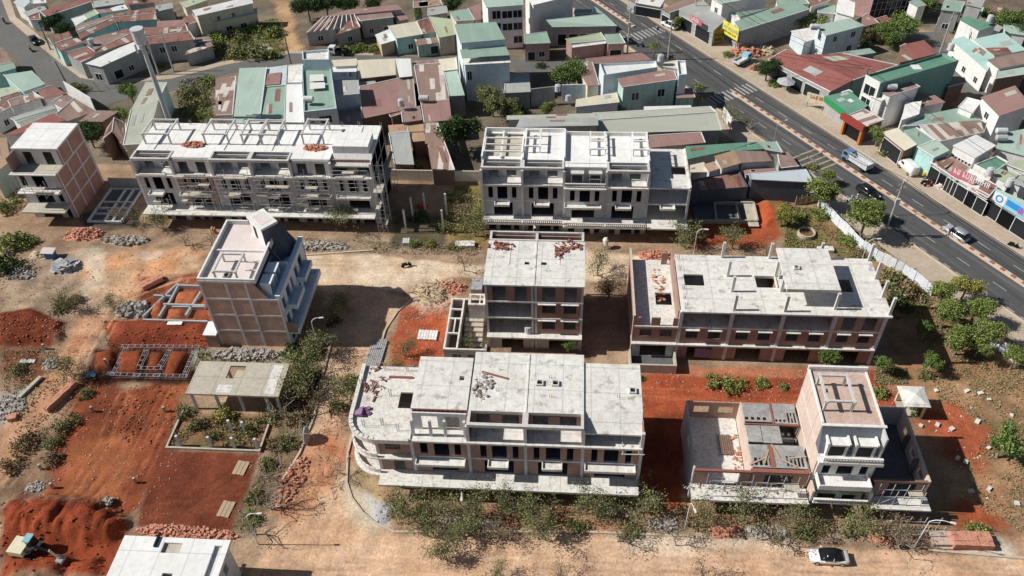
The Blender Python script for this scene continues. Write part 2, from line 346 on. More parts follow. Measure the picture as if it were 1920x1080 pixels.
def glyph_row(parent,origin,ux,width,h,mat,seed=1):
 """a line of lettering too far away to read: separate upright strokes"""
 r=random.Random(seed);ux=Vector(ux).normalized();n=ux.cross(Vector((0,0,1)));o=MB();u=0.0;q=Vector(origin)
 while u<width-h*.3:
  w_=h*r.uniform(.35,.6)
  for a,b,z0,z1 in((0,.16*h,0,h),(w_-.16*h,w_,0,h*r.choice((1,.5,1))),(.16*h,w_-.16*h,h*r.choice((0,.42,.84)),0)):
   z1=z1 if z1>z0 else z0+.16*h
   A,B=q+ux*(u+a),q+ux*(u+b);bt=[A+n*.02,B+n*.02,B,A];o.hexa([(v.x,v.y,q.z+z0)for v in bt],[(v.x,v.y,q.z+z1)for v in bt])
  u+=w_+h*r.choice((.16,.16,.16,.5))
 return o.build('lettering',mat,parent)
# ================================================================== TERRAIN
RS=np.random.RandomState(3)
TBL=RS.rand(256,256)
def vnoise(x,y):
 xi=np.floor(x).astype(int);yi=np.floor(y).astype(int);fx=x-xi;fy=y-yi
 fx=fx*fx*(3-2*fx);fy=fy*fy*(3-2*fy)
 g=lambda a,b:TBL[a&255,b&255]
 return(g(xi,yi)*(1-fx)+g(xi+1,yi)*fx)*(1-fy)+(g(xi,yi+1)*(1-fx)+g(xi+1,yi+1)*fx)*fy
def fbm(x,y,s,o=5,seed=0.0):
 t=0;a=0.5;n=0
 for i in range(o):
  t=t+a*vnoise(x/s+seed*17.3+i*31.7,y/s+seed*9.1+i*11.9);n+=a;a*=0.55;s*=0.5
 return t/n
def sdist(X,Y,poly):
 d=np.full(X.shape,1e9);ins=np.zeros(X.shape,bool);n=len(poly)
 for i in range(n):
  ax,ay=poly[i];bx,by=poly[(i+1)%n]
  ex,ey=bx-ax,by-ay;t=np.clip(((X-ax)*ex+(Y-ay)*ey)/(ex*ex+ey*ey+1e-9),0,1)
  d=np.minimum(d,(X-ax-ex*t)**2+(Y-ay-ey*t)**2)
  c=(ay>Y)!=(by>Y)
  ins^=c&(X<(bx-ax)*(Y-ay)/(by-ay+1e-12)+ax)
 return np.where(ins,1,-1)*np.sqrt(d)
def alb(r,g,b,k=1.0):return np.array(rgb(r,g,b))/k
class Terrain:
 def __init__(s,x0,x1,y0,y1,st,base,b2,b3):
  s.nx=int((x1-x0)/st)+1;s.ny=int((y1-y0)/st)+1
  s.X,s.Y=np.meshgrid(np.linspace(x0,x1,s.nx),np.linspace(y0,y1,s.ny))
  n1=fbm(s.X,s.Y,14,6,1);n2=fbm(s.X,s.Y,4,5,2)
  w1=np.clip((n1-0.42)*4,0,1)[...,None];w2=np.clip((n2-0.5)*4,0,1)[...,None]
  s.C=alb(*base)*(1-w1)+alb(*b2)*w1;s.C=s.C*(1-w2*0.7)+alb(*b3)*w2*0.7
  s.Z=np.zeros(s.X.shape);s.seed=5
 def mask(s,px,feather,edge,world=False):
  poly=px if world else[P(*q)[:2]for q in px]
  s.seed+=1
  n=fbm(s.X,s.Y,3.5,5,s.seed)-0.5
  return np.clip((sdist(s.X,s.Y,poly)+n*edge*2)/feather+0.5,0,1)
 def paint(s,px,c,feather=1.2,edge=1.6,k=1.0,var=0.26,c2=None,world=False):
  m=s.mask(px,feather,edge,world)*k
  n=fbm(s.X,s.Y,2.6,5,s.seed+40);v=(1+(n-0.5)*2*var)[...,None]
  cc=alb(*c)*v
  if c2 is not None:
   t=np.clip((fbm(s.X,s.Y,5,5,s.seed+80)-0.45)*5,0,1)[...,None];cc=cc*(1-t)+alb(*c2)*v*t
  s.C=s.C*(1-m[...,None])+cc*m[...,None]
 def track(s,px,c,k=.5,gap=.85,w_=.3):
  pts=[P(*q)[:2]for q in px];d=np.full(s.X.shape,1e9);s.seed+=1;n=fbm(s.X,s.Y,6,3,s.seed)-.5
  for(ax,ay),(bx_,by_)in zip(pts,pts[1:]):
   ex,ey=bx_-ax,by_-ay;t=np.clip(((s.X-ax)*ex+(s.Y-ay)*ey)/(ex*ex+ey*ey),0,1);d=np.minimum(d,np.hypot(s.X-ax-ex*t,s.Y-ay-ey*t))
  m=np.clip(1-np.abs(np.abs(d+n*1.2)-gap)/w_,0,1)*k*np.clip(.3+n*4+.5,0,1);s.C=s.C*(1-m[...,None])+alb(*c)*m[...,None];s.Z=s.Z-m*.12
 def mound(s,px,h,feather=1.5,rough=0.3,edge=0.6,ridged=0.0,world=False):
  m=s.mask(px,feather,edge,world)
  m=m*m*(3-2*m)
  n=fbm(s.X,s.Y,1.6,5,s.seed+3)-0.5
  z=h+n*2*rough
  if ridged:z=z-ridged*np.abs(fbm(s.X,s.Y*0.35,1.3,3,s.seed+7)-0.5)*4
  s.Z=s.Z+m*z
 def build(s,name,matname):
  lum=(s.C*np.array([.3,.6,.1])).sum(-1,keepdims=True);red=(s.C[...,:1]-s.C[...,1:2])/(s.C[...,:1]+.01)
  k=np.clip((red-.55)/.25,0,1);s.C=(s.C*.86+lum*.14)*(1-k)+(s.C*.9+lum*.1)*k*.95;s.C[...,2]*=.99
  f=(.66+.68*fbm(s.X,s.Y,1.6,4,55))*(.86+.28*fbm(s.X,s.Y,5,5,56));s.C=s.C*f[...,None]
  me=bpy.data.meshes.new(name);n=s.nx*s.ny
  co_=np.stack([s.X,s.Y,s.Z],-1).reshape(-1,3).astype(np.float32)
  i=np.arange(n).reshape(s.ny,s.nx)
  q=np.stack([i[:-1,:-1],i[:-1,1:],i[1:,1:],i[1:,:-1]],-1).reshape(-1,4)
  me.vertices.add(n);me.vertices.foreach_set('co',co_.ravel())
  me.loops.add(q.size);me.loops.foreach_set('vertex_index',q.ravel().astype(np.int32))
  me.polygons.add(len(q));me.polygons.foreach_set('loop_start',np.arange(0,q.size,4,dtype=np.int32))
  me.polygons.foreach_set('use_smooth',np.ones(len(q),bool))
  a=me.color_attributes.new('ground_color','FLOAT_COLOR','POINT')
  a.data.foreach_set('color',np.concatenate([np.clip(s.C.reshape(-1,3),0.004,0.9),np.ones((n,1))],1).astype(np.float32).ravel())
  me.update(calc_edges=True);me.materials.append(MATS[matname])
  o=bpy.data.objects.new(name,me);COL.objects.link(o);return structure(o)
def ground_mat(name):
 m,n,l,b=_m(name)
 at=n.new('ShaderNodeAttribute');at.attribute_name='ground_color';p=node_pos(n,l)
 f=node_ramp(n,l,node_noise(n,l,p,2.6,8,0.82),0.3,0.7,0.55,1.38)
 g=node_ramp(n,l,node_noise(n,l,node_pos(n,l,(.12,1.1,1)),1.0,5,0.7),0.3,0.7,0.88,1.1)
 mm=n.new('ShaderNodeMath');mm.operation='MULTIPLY';l.new(f,mm.inputs[0]);l.new(g,mm.inputs[1])
 o=node_mix(n,l,1.0,at.outputs['Color'],mm.outputs[0],'MULTIPLY')
 peb=node_ramp(n,l,node_noise(n,l,p,5.0,3,0.7),0.64,0.7,0,0.45)
 o=node_mix(n,l,peb,o,(0.5,0.44,0.38))
 pit=node_ramp(n,l,node_noise(n,l,p,3.1,4,0.8),0.33,0.27,0,0.55)
 o=node_mix(n,l,pit,o,(0.06,0.04,0.025))
 l.new(o,b.inputs['Base Color']);b.inputs['Roughness'].default_value=0.95;b.inputs['Specular IOR Level'].default_value=0.1
 bn=n.new('ShaderNodeBump');bn.inputs['Strength'].default_value=0.8;bn.inputs['Distance'].default_value=0.25
 l.new(node_noise(n,l,p,1.3,9,0.8),bn.inputs['Height']);l.new(bn.outputs[0],b.inputs['Normal'])
ground_mat('ground_paint')
T=Terrain(-112,76,36,131,0.36,(160,130,104),(182,152,122),(132,106,84))
pt,md=T.paint,T.mound
pt([(0,490),(150,468),(180,560),(120,600),(0,590)],(178,152,126),c2=(150,128,106))
pt([(150,480),(380,468),(372,520),(300,555),(250,562),(180,548),(150,520)],(208,148,100),1.5,2,c2=(206,168,128))
pt([(150,472),(192,466),(200,540),(165,552)],(212,194,170),1.5,2,k=0.8);pt([(265,475),(310,472),(300,490),(268,488)],(216,198,176),1.5,1.5,k=0.7)
pt([(380,455),(570,462),(590,490),(540,510),(390,510)],(190,150,112),1.5,1.5)
pt([(400,440),(720,445),(905,458),(905,480),(560,475),(400,470)],(168,146,120),1,1.5,c2=(140,118,96))
pt([(560,478),(700,478),(908,500),(908,522),(850,520),(770,548),(690,540),(600,532)],(228,206,178),0.6,0.5,var=0.05,c2=(216,186,152))
pt([(1095,470),(1180,478),(1290,480),(1500,492),(1500,507),(1180,522),(1095,525)],(222,196,164),0.8,0.8)
pt([(600,528),(690,535),(772,560),(735,600),(708,690),(664,705),(645,780),(600,900),(575,965),(520,965),(560,870),(592,760),(622,650)],(208,168,134),0.8,0.7,var=0.1,c2=(212,176,142))
pt([(470,1090),(512,1000),(560,905),(640,880),(652,930),(695,990),(760,1003),(1000,1003),(1300,1012),(1600,1032),(1940,1048),(1940,1100)],(226,184,148),0.8,0.6,var=0.08,c2=(212,168,130))
pt([(500,960),(550,850),(625,800),(655,850),(630,905),(560,965)],(202,124,78),2.5,2.5,c2=(206,146,104))
pt([(650,900),(700,930),(745,985),(700,1005),(645,965)],(214,196,168),1.5,1.2);pt([(688,925),(738,945),(738,988),(700,978)],(226,222,214),1.0,1.2)
pt([(660,870),(720,905),(735,950),(690,930),(655,905)],(192,166,126),0.8,0.8)
pt([(1150,1003),(1240,992),(1400,1002),(1490,1024),(1300,1042),(1180,1032)],(222,202,178),2,2,k=0.85);pt([(1560,980),(1660,985),(1640,1015),(1540,1010)],(190,170,150),1.2,1.5)
pt([(720,925),(1300,948),(1760,990),(1760,1010),(1300,1003),(740,992)],(158,132,104),0.8,1.2,c2=(184,130,92))
pt([(1740,990),(1925,1005),(1925,1045),(1740,1030)],(200,160,128),0.8,1.0,c2=(212,196,176))
pt([(150,718),(345,725),(356,742),(332,840),(310,900),(240,960),(60,938),(30,900),(112,800)],(152,78,44),1.5,2,c2=(128,64,38))
pt([(125,830),(250,815),(235,940),(110,935)],(178,104,60),1.5,2,k=0.8);pt([(0,830),(120,800),(90,920),(0,960)],(150,120,94),2,2.5,c2=(118,96,78))
pt([(300,845),(490,850),(440,1000),(258,985),(280,900)],(130,66,42),0.6,0.6,var=0.12,c2=(118,58,38))
pt([(0,960),(40,935),(130,945),(200,950),(245,985),(225,1085),(0,1085)],(152,68,34),1.2,1.5,c2=(118,50,28))
md([(20,948),(90,940),(195,952),(228,985),(210,1015),(15,1010)],2.4,3.0,0.3,0.8,0.7);md([(20,1050),(60,1045),(70,1090),(20,1090)],1.2,1.5,0.3);md([(75,1050),(125,1045),(115,1090),(70,1090)],1.2,1.5,0.3);md([(135,1055),(185,1050),(180,1090),(130,1090)],1.0,1.5,0.3)
pt([(190,600),(392,598),(388,655),(205,660),(200,640)],(140,64,36),0.8,1.2,c2=(118,52,30));md([(215,605),(385,605),(385,640),(215,640)],0.6,1.2,0.3)
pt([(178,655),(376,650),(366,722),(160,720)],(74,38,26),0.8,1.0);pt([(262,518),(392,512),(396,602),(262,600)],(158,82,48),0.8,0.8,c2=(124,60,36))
for a in([(180,665),(215,660),(212,695),(182,698)],[(228,662),(272,660),(262,705),(226,705)],[(285,665),(310,663),(300,695),(277,695)],[(325,662),(358,664),(330,708),(308,705)]):
 md(a,0.9,1.0,0.2,0.3);pt(a,(150,72,38),0.8,0.5)
for a in([(335,550),(372,548),(368,575),(330,575)],[(290,570),(308,568),(300,590),(283,592)],[(320,583),(342,582),(340,598),(318,598)]):
 md(a,0.6,0.9,0.15,0.3);pt(a,(176,96,54),0.6,0.5)
pt([(0,590),(60,580),(122,605),(116,640),(90,652),(0,648)],(124,56,32),0.8,1.2);md([(0,592),(55,585),(112,605),(110,640),(0,645)],0.9,1.6,0.3)
pt([(0,655),(80,650),(104,690),(60,722),(0,700)],(124,78,54),1.2,2)
pt([(150,590),(205,590),(152,680),(112,760),(50,862),(0,920),(0,800),(60,740),(112,650)],(196,146,110),1.2,1.6,c2=(186,124,84))
pt([(0,740),(45,730),(20,780),(0,800)],(176,176,172),1,1.6)
pt([(755,580),(845,560),(840,672),(738,692),(736,640)],(190,92,52),0.8,1.2,c2=(166,84,50));pt([(758,540),(855,525),(855,580),(790,588)],(200,160,132),0.8,1.2,c2=(206,138,104))
pt([(1290,380),(1330,374),(1482,378),(1492,430),(1430,462),(1300,462)],(168,82,46),0.8,1.0);pt([(1428,378),(1482,380),(1480,426),(1432,426)],(180,80,38),0.6,0.6);md([(1430,382),(1476,382),(1474,422),(1436,422)],1.3,1.8,0.2)
pt([(1200,700),(1520,690),(1690,692),(1690,765),(1290,760),(1282,955),(1203,955)],(174,82,46),0.8,1.0,c2=(150,74,44))
pt([(1270,690),(1515,690),(1515,708),(1270,704)],(190,118,82),0.5,0.5)
pt([(1640,700),(1925,690),(1925,1010),(1740,988),(1762,900),(1692,770)],(178,136,98),1.5,2.5,c2=(150,120,82))
pt([(1690,715),(1740,760),(1790,760),(1860,830),(1835,885),(1780,860),(1720,790)],(178,90,54),2.5,3);pt([(1815,925),(1890,985),(1790,1005),(1780,940)],(176,88,50),1.5,2)
pt([(1640,480),(1700,500),(1760,560),(1900,680),(1925,700),(1680,710)],(152,116,78),1.2,2,c2=(168,122,84))
pt([(1440,385),(1560,400),(1665,470),(1640,492),(1480,472)],(120,112,62),1.2,1.8,c2=(150,118,80))
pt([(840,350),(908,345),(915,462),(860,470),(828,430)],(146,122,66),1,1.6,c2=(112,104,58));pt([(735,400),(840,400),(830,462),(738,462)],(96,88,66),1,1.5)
pt([(540,640),(612,640),(602,720),(562,862),(470,1005),(428,995),(500,860),(540,760)],(132,112,84),0.8,1.0,c2=(112,96,70))
pt([(330,778),(522,778),(492,846),(316,842)],(124,110,68),0.8,0.8,c2=(150,104,76));pt([(360,655),(552,655),(545,682),(365,692)],(158,152,132),0.8,1.0)
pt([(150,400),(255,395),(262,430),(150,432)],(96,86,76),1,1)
for a,c,k in(([(480,1050),(800,1030),(1100,1035),(1500,1062),(1920,1075)],(236,200,168),.5),([(500,1075),(900,1050),(1300,1060),(1920,1070)],(168,122,90),.5),([(560,1060),(620,960),(620,860),(660,760),(690,640),(740,540)],(226,184,146),.6),([(600,1070),(640,960),(590,900),(630,800),(650,700)],(160,108,72),.5),([(0,900),(100,780),(170,640),(230,560),(330,520)],(224,178,140),.6),([(20,920),(120,790),(190,660),(260,500)],(150,98,64),.5),([(120,940),(190,840),(230,740)],(198,120,72),.7),([(150,945),(230,850),(290,730)],(104,52,30),.7),([(210,950),(270,850),(330,730)],(186,108,64),.6),([(300,980),(420,900),(470,860)],(92,46,30),.5),([(270,960),(480,930)],(150,84,54),.5),([(580,490),(740,500),(900,508)],(196,160,124),.5),([(200,500),(350,520)],(226,186,150),.5),([(1205,735),(1400,745),(1690,725)],(204,116,72),.6),([(1205,755),(1280,745),(1500,735)],(120,58,34),.5),([(1700,720),(1800,790),(1840,900),(1890,990)],(196,112,70),.6)):
 T.track(a,c,k);T.track([(x_+14,y_+7)for x_,y_ in a],c,k*.7,.7,.25)
T.Z+=(fbm(T.X,T.Y,2.2,5,77)-0.5)*0.22
edge=np.minimum(np.minimum(T.X+112,76-T.X),np.minimum(131-T.Y,T.Y-36));T.Z*=np.clip(edge/3,0,1)
T.Z*=np.clip((104-(T.X*0.842+T.Y*0.539))/4,0,1);T.Z=np.where(T.X*0.842+T.Y*0.539>103.5,-0.02,T.Z)
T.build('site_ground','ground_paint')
def ground_z(x,y):
 j=int(round((x+112)/188*(T.nx-1)));i=int(round((y-36)/95*(T.ny-1)))
 return float(T.Z[i,j])if 0<=i<T.ny and 0<=j<T.nx else 0.0
G2=Terrain(-220,190,131,330,1.0,(120,108,92),(146,130,110),(92,84,70))  # base darkened: shade between the houses is put into the ground colour
G2.paint([(510,0),(545,0),(552,60),(575,100),(535,108)],(196,156,112),1,1.5);G2.paint([(400,60),(520,35),(540,100),(420,118)],(112,116,66),1.5,2,c2=(140,126,84));G2.paint([(462,90),(505,82),(510,100),(460,108)],(206,200,188),1.5,2)
G2.paint([(1690,30),(1740,60),(1780,120),(1760,90),(1720,90)],(176,150,120),1.5,1);G2.paint([(1690,140),(1760,150),(1850,230),(1700,180)],(150,128,96),1.5,1.5)
G2.build('town_ground','ground_paint')
surf('far_ground',(0.26,0.215,0.165),dark=(0.1,0.12,0.06),light=(0.36,0.3,0.24),big=0.02,amount=0.8)
gb=MB();gb.slab(-6000,6000,-6000,9000,-0.9,-0.6,holes=[(-110,74,38,131.5),(-218,188,131.5,328)]);structure(gb.build('ground','far_ground'))
gb=MB()
gb.q([(-220,36,-0.02),(-112,36,-0.02),(-112,131,-0.02),(-220,131,-0.02)]);gb.q([(76,36,-0.02),(190,36,-0.02),(190,131,-0.02),(76,131,-0.02)])
structure(gb.build('ground_strip','far_ground'))
# ------------------------------------------------------------------ roads
RD=Vector((0.539,-0.842,0)).normalized();RN=Vector((0.842,0.539,0)).normalized()
def RP(s,n,z=0.0):
 v=RD*s+RN*n;return(v.x,v.y,z)
def rstrip(mb,s0,s1,n0,n1,z,zt=None):
 mb.q([RP(s0,n0,z),RP(s1,n0,z),RP(s1,n1,z),RP(s0,n1,z)])
mb=MB()
for a in range(-330,60,15):rstrip(mb,a,a+15,109.6,122.6,0.03)
structure(mb.build('main_road','asphalt'))
mb=MB()
for a in range(-330,60,15):rstrip(mb,a,a+15,122.6,131.0,0.05)
structure(mb.build('far_pavement','verge'))
mb=MB()
rstrip(mb,-172,-5,104.5,109.6,0.012);structure(mb.build('near_pavement','verge'))
mb=MB()
for a in range(-330,60,15):
 for n0 in(122.6,109.35):b0=[RP(a,n0,0.0),RP(a+15,n0,0.0),RP(a+15,n0+0.25,0.0),RP(a,n0+0.25,0.0)];mb.hexa(b0,[(q[0],q[1],0.16)for q in b0])
structure(mb.build('kerb','kerb_stone'))
mb=MB()
for a in np.arange(-330,60,7.0):
 rstrip(mb,a,a+2.6,119.3,119.45,0.036);rstrip(mb,a+1,a+3.6,113.0,113.15,0.036)
for a in np.arange(-92,20,2.4):rstrip(mb,a,a+1.3,109.9,110.1,0.036)
structure(mb.build('lane_markings','paint_line'))
mb=MB()
rstrip(mb,-330,60,122.2,122.34,0.036);rstrip(mb,-330,-92,109.9,110.05,0.036)
for k in(-92,-90.6,-89.2,-87.8,-86.4):rstrip(mb,k,k+0.4,110.2,116.0,0.036)
structure(mb.build('yellow_markings','paint_yellow'))
mb=MB()
for s0,ln in((-151.5,0),(-118.5,0)):
 for k in range(11):n0=110.2+k*1.1;rstrip(mb,s0,s0+3.6,n0,n0+0.5,0.036)
structure(mb.build('crossing_markings','paint_line'))
md_=thing('road_divider','low raised divider with red and pale blocks down the middle of the asphalt road','divider',RP(-80,116.5))
mb=MB()
def rbox(mb,s0,s1,n0,n1,z0,z1):b0=[RP(s0,n0,z0),RP(s1,n0,z0),RP(s1,n1,z0),RP(s0,n1,z0)];mb.hexa(b0,[(q[0],q[1],z1)for q in b0])
for s0,s1 in((-330,-154),(-117,60)):rbox(mb,s0,s1,116.15,117.05,0.03,0.32)
mb.cur=1
for s0,s1 in((-330,-154),(-117,60)):
 for a in np.arange(s0+0.6,s1-1,2.0):rbox(mb,a,a+0.75,116.32,116.88,0.3,0.4)
mb.build('kerb_block',['median_pale','median_red'],md_)
def ribbon(name,matname,left,right,z):
 mb=MB();l=[P(*q)for q in left];r=[P(*q)for q in right]
 for a in range(len(l)-1):mb.q([(*l[a][:2],z),(*r[a][:2],z),(*r[a+1][:2],z),(*l[a+1][:2],z)])
 return structure(mb.build(name,matname))
ribbon('side_street','asphalt_old',[(-90,-60),(0,45),(0,85),(60,140),(125,180),(200,196),(235,186),(330,170),(420,140),(545,118),(700,118),(860,120),(1000,135),(1085,138)],[(-20,-60),(18,38),(60,75),(118,122),(150,146),(210,157),(235,158),(320,148),(420,122),(545,100),(700,104),(860,108),(1000,110),(1120,112)],0.02)
ribbon('side_path','verge',[(-20,-60),(18,38),(60,75),(118,122),(150,146),(210,157),(320,148),(420,122),(545,100),(700,104)],[(0,-60),(30,32),(75,68),(130,112),(160,136),(212,152),(320,140),(420,115),(545,95),(700,100)],0.03)
ribbon('side_lane','asphalt_old',[(1660,40),(1700,75),(1730,90),(1760,130),(1800,165),(1860,230)],[(1690,25),(1720,60),(1765,60),(1785,105),(1830,155),(1890,215)],0.02)
def kerb(px,label):
 o=MB();w_=[P(*q)for q in px]
 for a,b in zip(w_,w_[1:]):
  d=Vector((b[0]-a[0],b[1]-a[1],0));n_=Vector((-d.y,d.x,0)).normalized()*0.14;d=d.normalized()*0.01
  a_,b_=Vector(a),Vector(b)
  bt=[tuple(a_-n_-d),tuple(b_-n_+d),tuple(b_+n_+d),tuple(a_+n_-d)]
  o.hexa([(q[0],q[1],-0.3)for q in bt],[(q[0],q[1],0.2)for q in bt])
 return structure(o.build('site_kerb','kerb_stone'))
kerb([(700,470),(560,480)],'');kerb([(622,640),(602,715),(590,780),(562,850),(530,900)],'')
kerb([(668,790),(652,850),(650,905),(660,935),(680,962),(705,982),(740,998),(900,998),(1100,998),(1300,1006)],'')
kerb([(1740,1032),(1925,1048)],'');kerb([(702,690),(722,620),(745,585),(790,545),(850,525)],'')
# ================================================================== BUILDINGS UNDER CONSTRUCTION
Z1,Z2,Z3,Z4=3.3,6.6,9.9,13.2
def bx(root,name,m,*a):o=MB();o.box(*a);return o.build(name,m,root)
def wl(root,name,m,ax,u0,u1,z0,z1,d0,d1,holes=()):o=MB();o.wall(ax,u0,u1,z0,z1,d0,d1,holes);return o.build(name,m,root)
def sb(root,name,m,x0,x1,y0,y1,z0,z1,holes=()):o=MB();o.slab(x0,x1,y0,y1,z0,z1,holes);return o.build(name,m,root)
def gridwall(root,ax,u0,u1,z0,z1,d,out,m,cols,rows,mc='concrete',w_=0.3,mast=None,th=0.2):
 """end wall: infill panels between a proud concrete frame; d = outer plane, out = +1/-1 outward direction"""
 lo,hi=sorted((d-out*th,d));wl(root,'end_wall',m,ax,u0,u1,z0,z1,lo,hi)
 lo,hi=sorted((d-out*0.05,d+out*0.035));lo2,hi2=sorted((d-out*0.05,d+out*0.05))
 for c in cols:
  o=MB()
  o.box(*((c-w_/2,c+w_/2,lo2,hi2,z0,z1)if ax=='x' else(lo2,hi2,c-w_/2,c+w_/2,z0,z1)));o.build('column',mc,root)
 for r in rows:
  o=MB()
  o.box(*((u0,u1,lo,hi,r-w_/2,r+w_/2)if ax=='x' else(lo,hi,u0,u1,r-w_/2,r+w_/2)));o.build('beam',mc,root)
def frame_top(root,x0,x1,y0,y1,z0,z1,m='concrete_light',mid=True,t=0.22):
 """open beam frame standing on a roof deck"""
 o=MB()
 for x in(x0,x1):
  for y in(y0,y1):o.box(x-t/2,x+t/2,y-t/2,y+t/2,z0,z1)
 for y in([y0,y1]+([(y0+y1)/2]if mid else[])):o.box(x0-t,x1+t,y-t/2-.01,y+t/2+.01,z1,z1+0.25)
 for x in(x0,x1):o.box(x-t/2-.01,x+t/2+.01,y0-.3,y1+.3,z1+.01,z1+0.26)
 return o.build('roof_frame',m,root)
def vent(root,x,y,z,s=0.9,h=0.3,m='concrete_light'):
 o=MB();o.wall('x',x-s/2,x+s/2,z,z+h,y-s/2,y-s/2+.15);o.wall('x',x-s/2,x+s/2,z,z+h,y+s/2-.15,y+s/2);o.wall('y',y-s/2+.15,y+s/2-.15,z,z+h,x-s/2,x-s/2+.15);o.wall('y',y-s/2+.15,y+s/2-.15,z,z+h,x+s/2-.15,x+s/2)
 v=o.build('roof_vent',m,root);bx(v,'shaft_shade','opening_shade',x-s/2+.15,x+s/2-.15,y-s/2+.15,y+s/2-.15,z+.005,z+.03);return v  # dark plate in the vent, depth shade put into colour
def canopy(root,x0,x1,yf,z,depth=1.25,m='slab',h=0.42):
 """shallow concrete tray above a door"""
 o=MB();o.box(x0,x1,yf-depth,yf,z-h,z-h+0.15);t=0.12
 o.box(x0,x1,yf-depth,yf-depth+t,z-h+0.15,z);o.box(x0,x0+t,yf-depth+t,yf,z-h+0.15,z);o.box(x1-t,x1,yf-depth+t,yf,z-h+0.15,z)
 return o.build('canopy',m,root)
def balustrade(root,x0,x1,y,z,h=0.85,m='plaster'):
 o=MB();o.box(x0,x1,y,y+.25,z,z+.14);o.box(x0,x1,y-.02,y+.27,z+h-.16,z+h)
 n=max(3,int((x1-x0)/0.34))
 for k in range(n+1):
  x=x0+0.1+(x1-x0-0.2)*k/n
  o.box(x-.075,x+.075,y+.05,y+.2,z+.14,z+h-.16)
 return o.build('balustrade',m,root)
def fr(x0,x1,lst,z0,z1):return[(x0+(x1-x0)*a,x0+(x1-x0)*b,zl if zl is not None else z0,zh if zh is not None else z1)for a,b,zl,zh in lst]
def rods(root,pts,z,h=1.0):
 """rusty starter bars left standing out of the concrete"""
 for x,y in pts:
  o=MB()
  for dx,dy in((-.1,-.1),(.1,-.1),(.1,.1),(-.1,.1)):o.tube((x+dx,y+dy,z),(x+dx*1.6,y+dy*1.2,z+h),0.028,n=4)
  o.build('starter_bar','steel',root)
def unit(root,x0,x1,yf,yr,o):
 """one terrace-house bay with its front facing the camera; yf = front wall plane"""
 mw,ms=o.get('wall','brick'),o.get('slab','slab');mc=o.get('conc','concrete')
 by=o.get('balc',yf-2.1);a,b=x0+.2,x1-.2
 top=o.get('top',Z4)
 sb(root,'balcony',ms,x0,x1,by,yf-.05,Z1-.28,Z1-.02)
 for z in(Z1,Z2,Z3):
  if z<top-1:sb(root,'floor_slab',mc if z!=Z3 else ms,a,b,yf-.04,yr-.22,z-.28,z)
 wl(root,'rear_wall',mw,'x',x0+.05,x1-.05,0,top-.26,yr-.2,yr)
 for z in(0,Z1,Z2):sb(root,'floor_shade','concrete_dark_or_shade',a,b,yf+.25,yr-.25,z+.005,z+.03);bx(root,'ceiling_shade','concrete_dark_or_shade',a,b,yf+.25,yr-.25,z+Z1-.31,z+Z1-.285)  # dark sheets added so openings read black: inner shade put into colour
 wl(root,'inner_wall_or_shade','concrete_dark_or_shade','x',a,b,.04,min(top,Z3)-.3,yf+4.5,yf+4.6)  # dark wall added behind the front, room shade put into its colour
 for z0,z1,key,d in((0,Z1,'s1',0.0),(Z1,Z2,'s2',0.0),(Z2,Z3,'s3',0.0)):
  if o.get(key)is None:continue
  wl(root,'front_wall',mw if key!='s1' else o.get('wall1',mw),'x',a,b,z0,z1-.28,yf,yf+.2,fr(a,b,o[key],z0,z1-.28))
 if o.get('s4')is not None:
  ys=yf+o.get('set',2.3)
  wl(root,'front_wall',o.get('wall4',mw),'x',a,b,Z3,top-.26,ys,ys+.2,fr(a,b,o['s4'],Z3,top-.26))
 for c in o.get('can',[]):canopy(root,x0+(x1-x0)*c[0],x0+(x1-x0)*c[1],yf-.05,Z2-.1+(c[2]if len(c)>2 else 0),m=o.get('canm','slab'))
 if o.get('rail'):balustrade(root,x0+.15,x1-.15,by+.02,Z1-.02,m=o.get('railm','concrete_light'))
 if o.get('rail3'):balustrade(root,x0+.15,x1-.15,yf-.32,Z3,m=o.get('railm','concrete_light'));bx(root,'terrace_edge',ms,x0,x1,yf-.6,yf-.045,Z3-.3,Z3-.005)
 else:bx(root,'terrace_edge',ms,x0+.01,x1-.01,yf-.34,yf-.045,Z3-.2,Z3+.1)
 ry=yf+o.get('roofy',2.1)
 if o.get('roof',True):sb(root,'roof_slab',o.get('roofm',ms),x0+.005,x1-.005,ry,yr+.02,top-.25,top+o.get('dz',0),o.get('rholes',[]))
 if o.get('perg'):
  sb(root,'pergola_beam',o.get('pm','concrete_light'),x0+.0,x1-.0,yf-.1,ry-.02,top-.35,top+.12,[(x0+.35,x1-.35,yf+.32,ry-.03)])
 if o.get('mansard'):
  y1,y2=ry,yf+.35
  q=MB();q.hexa([(x0+.05,y2,top-1.35),(x1-.05,y2,top-1.35),(x1-.05,y1-.01,top-.26),(x0+.05,y1-.01,top-.26)],[(x0+.05,y2,top-1.1),(x1-.05,y2,top-1.1),(x1-.05,y1-.01,top-.005),(x0+.05,y1-.01,top-.005)])
  q.build('sloped_slab',o['mansard'],root)
def party(root,xs,yf,yr,tops,m='brick',mc='concrete',set4=2.3,colh=None):
 for i,x in enumerate(xs):
  t=tops[i]
  wl(root,'party_wall','concrete_dark_or_shade' if 0<i<len(xs)-1 else m,'y',yf+.28,yr-.19,0,min(t,Z3)-.27,x-.1,x+.1)  # walls between bays take the dark tone: room shade painted on
  if t>Z3+1:wl(root,'party_wall',m,'y',yf+.28,yr-.2,Z3-.27,t-.4,x-.1,x+.1)
  bx(root,'column',mc,x-.2,x+.2,yf-.1,yf+.3,0,(colh[i]if colh else t)-.34)
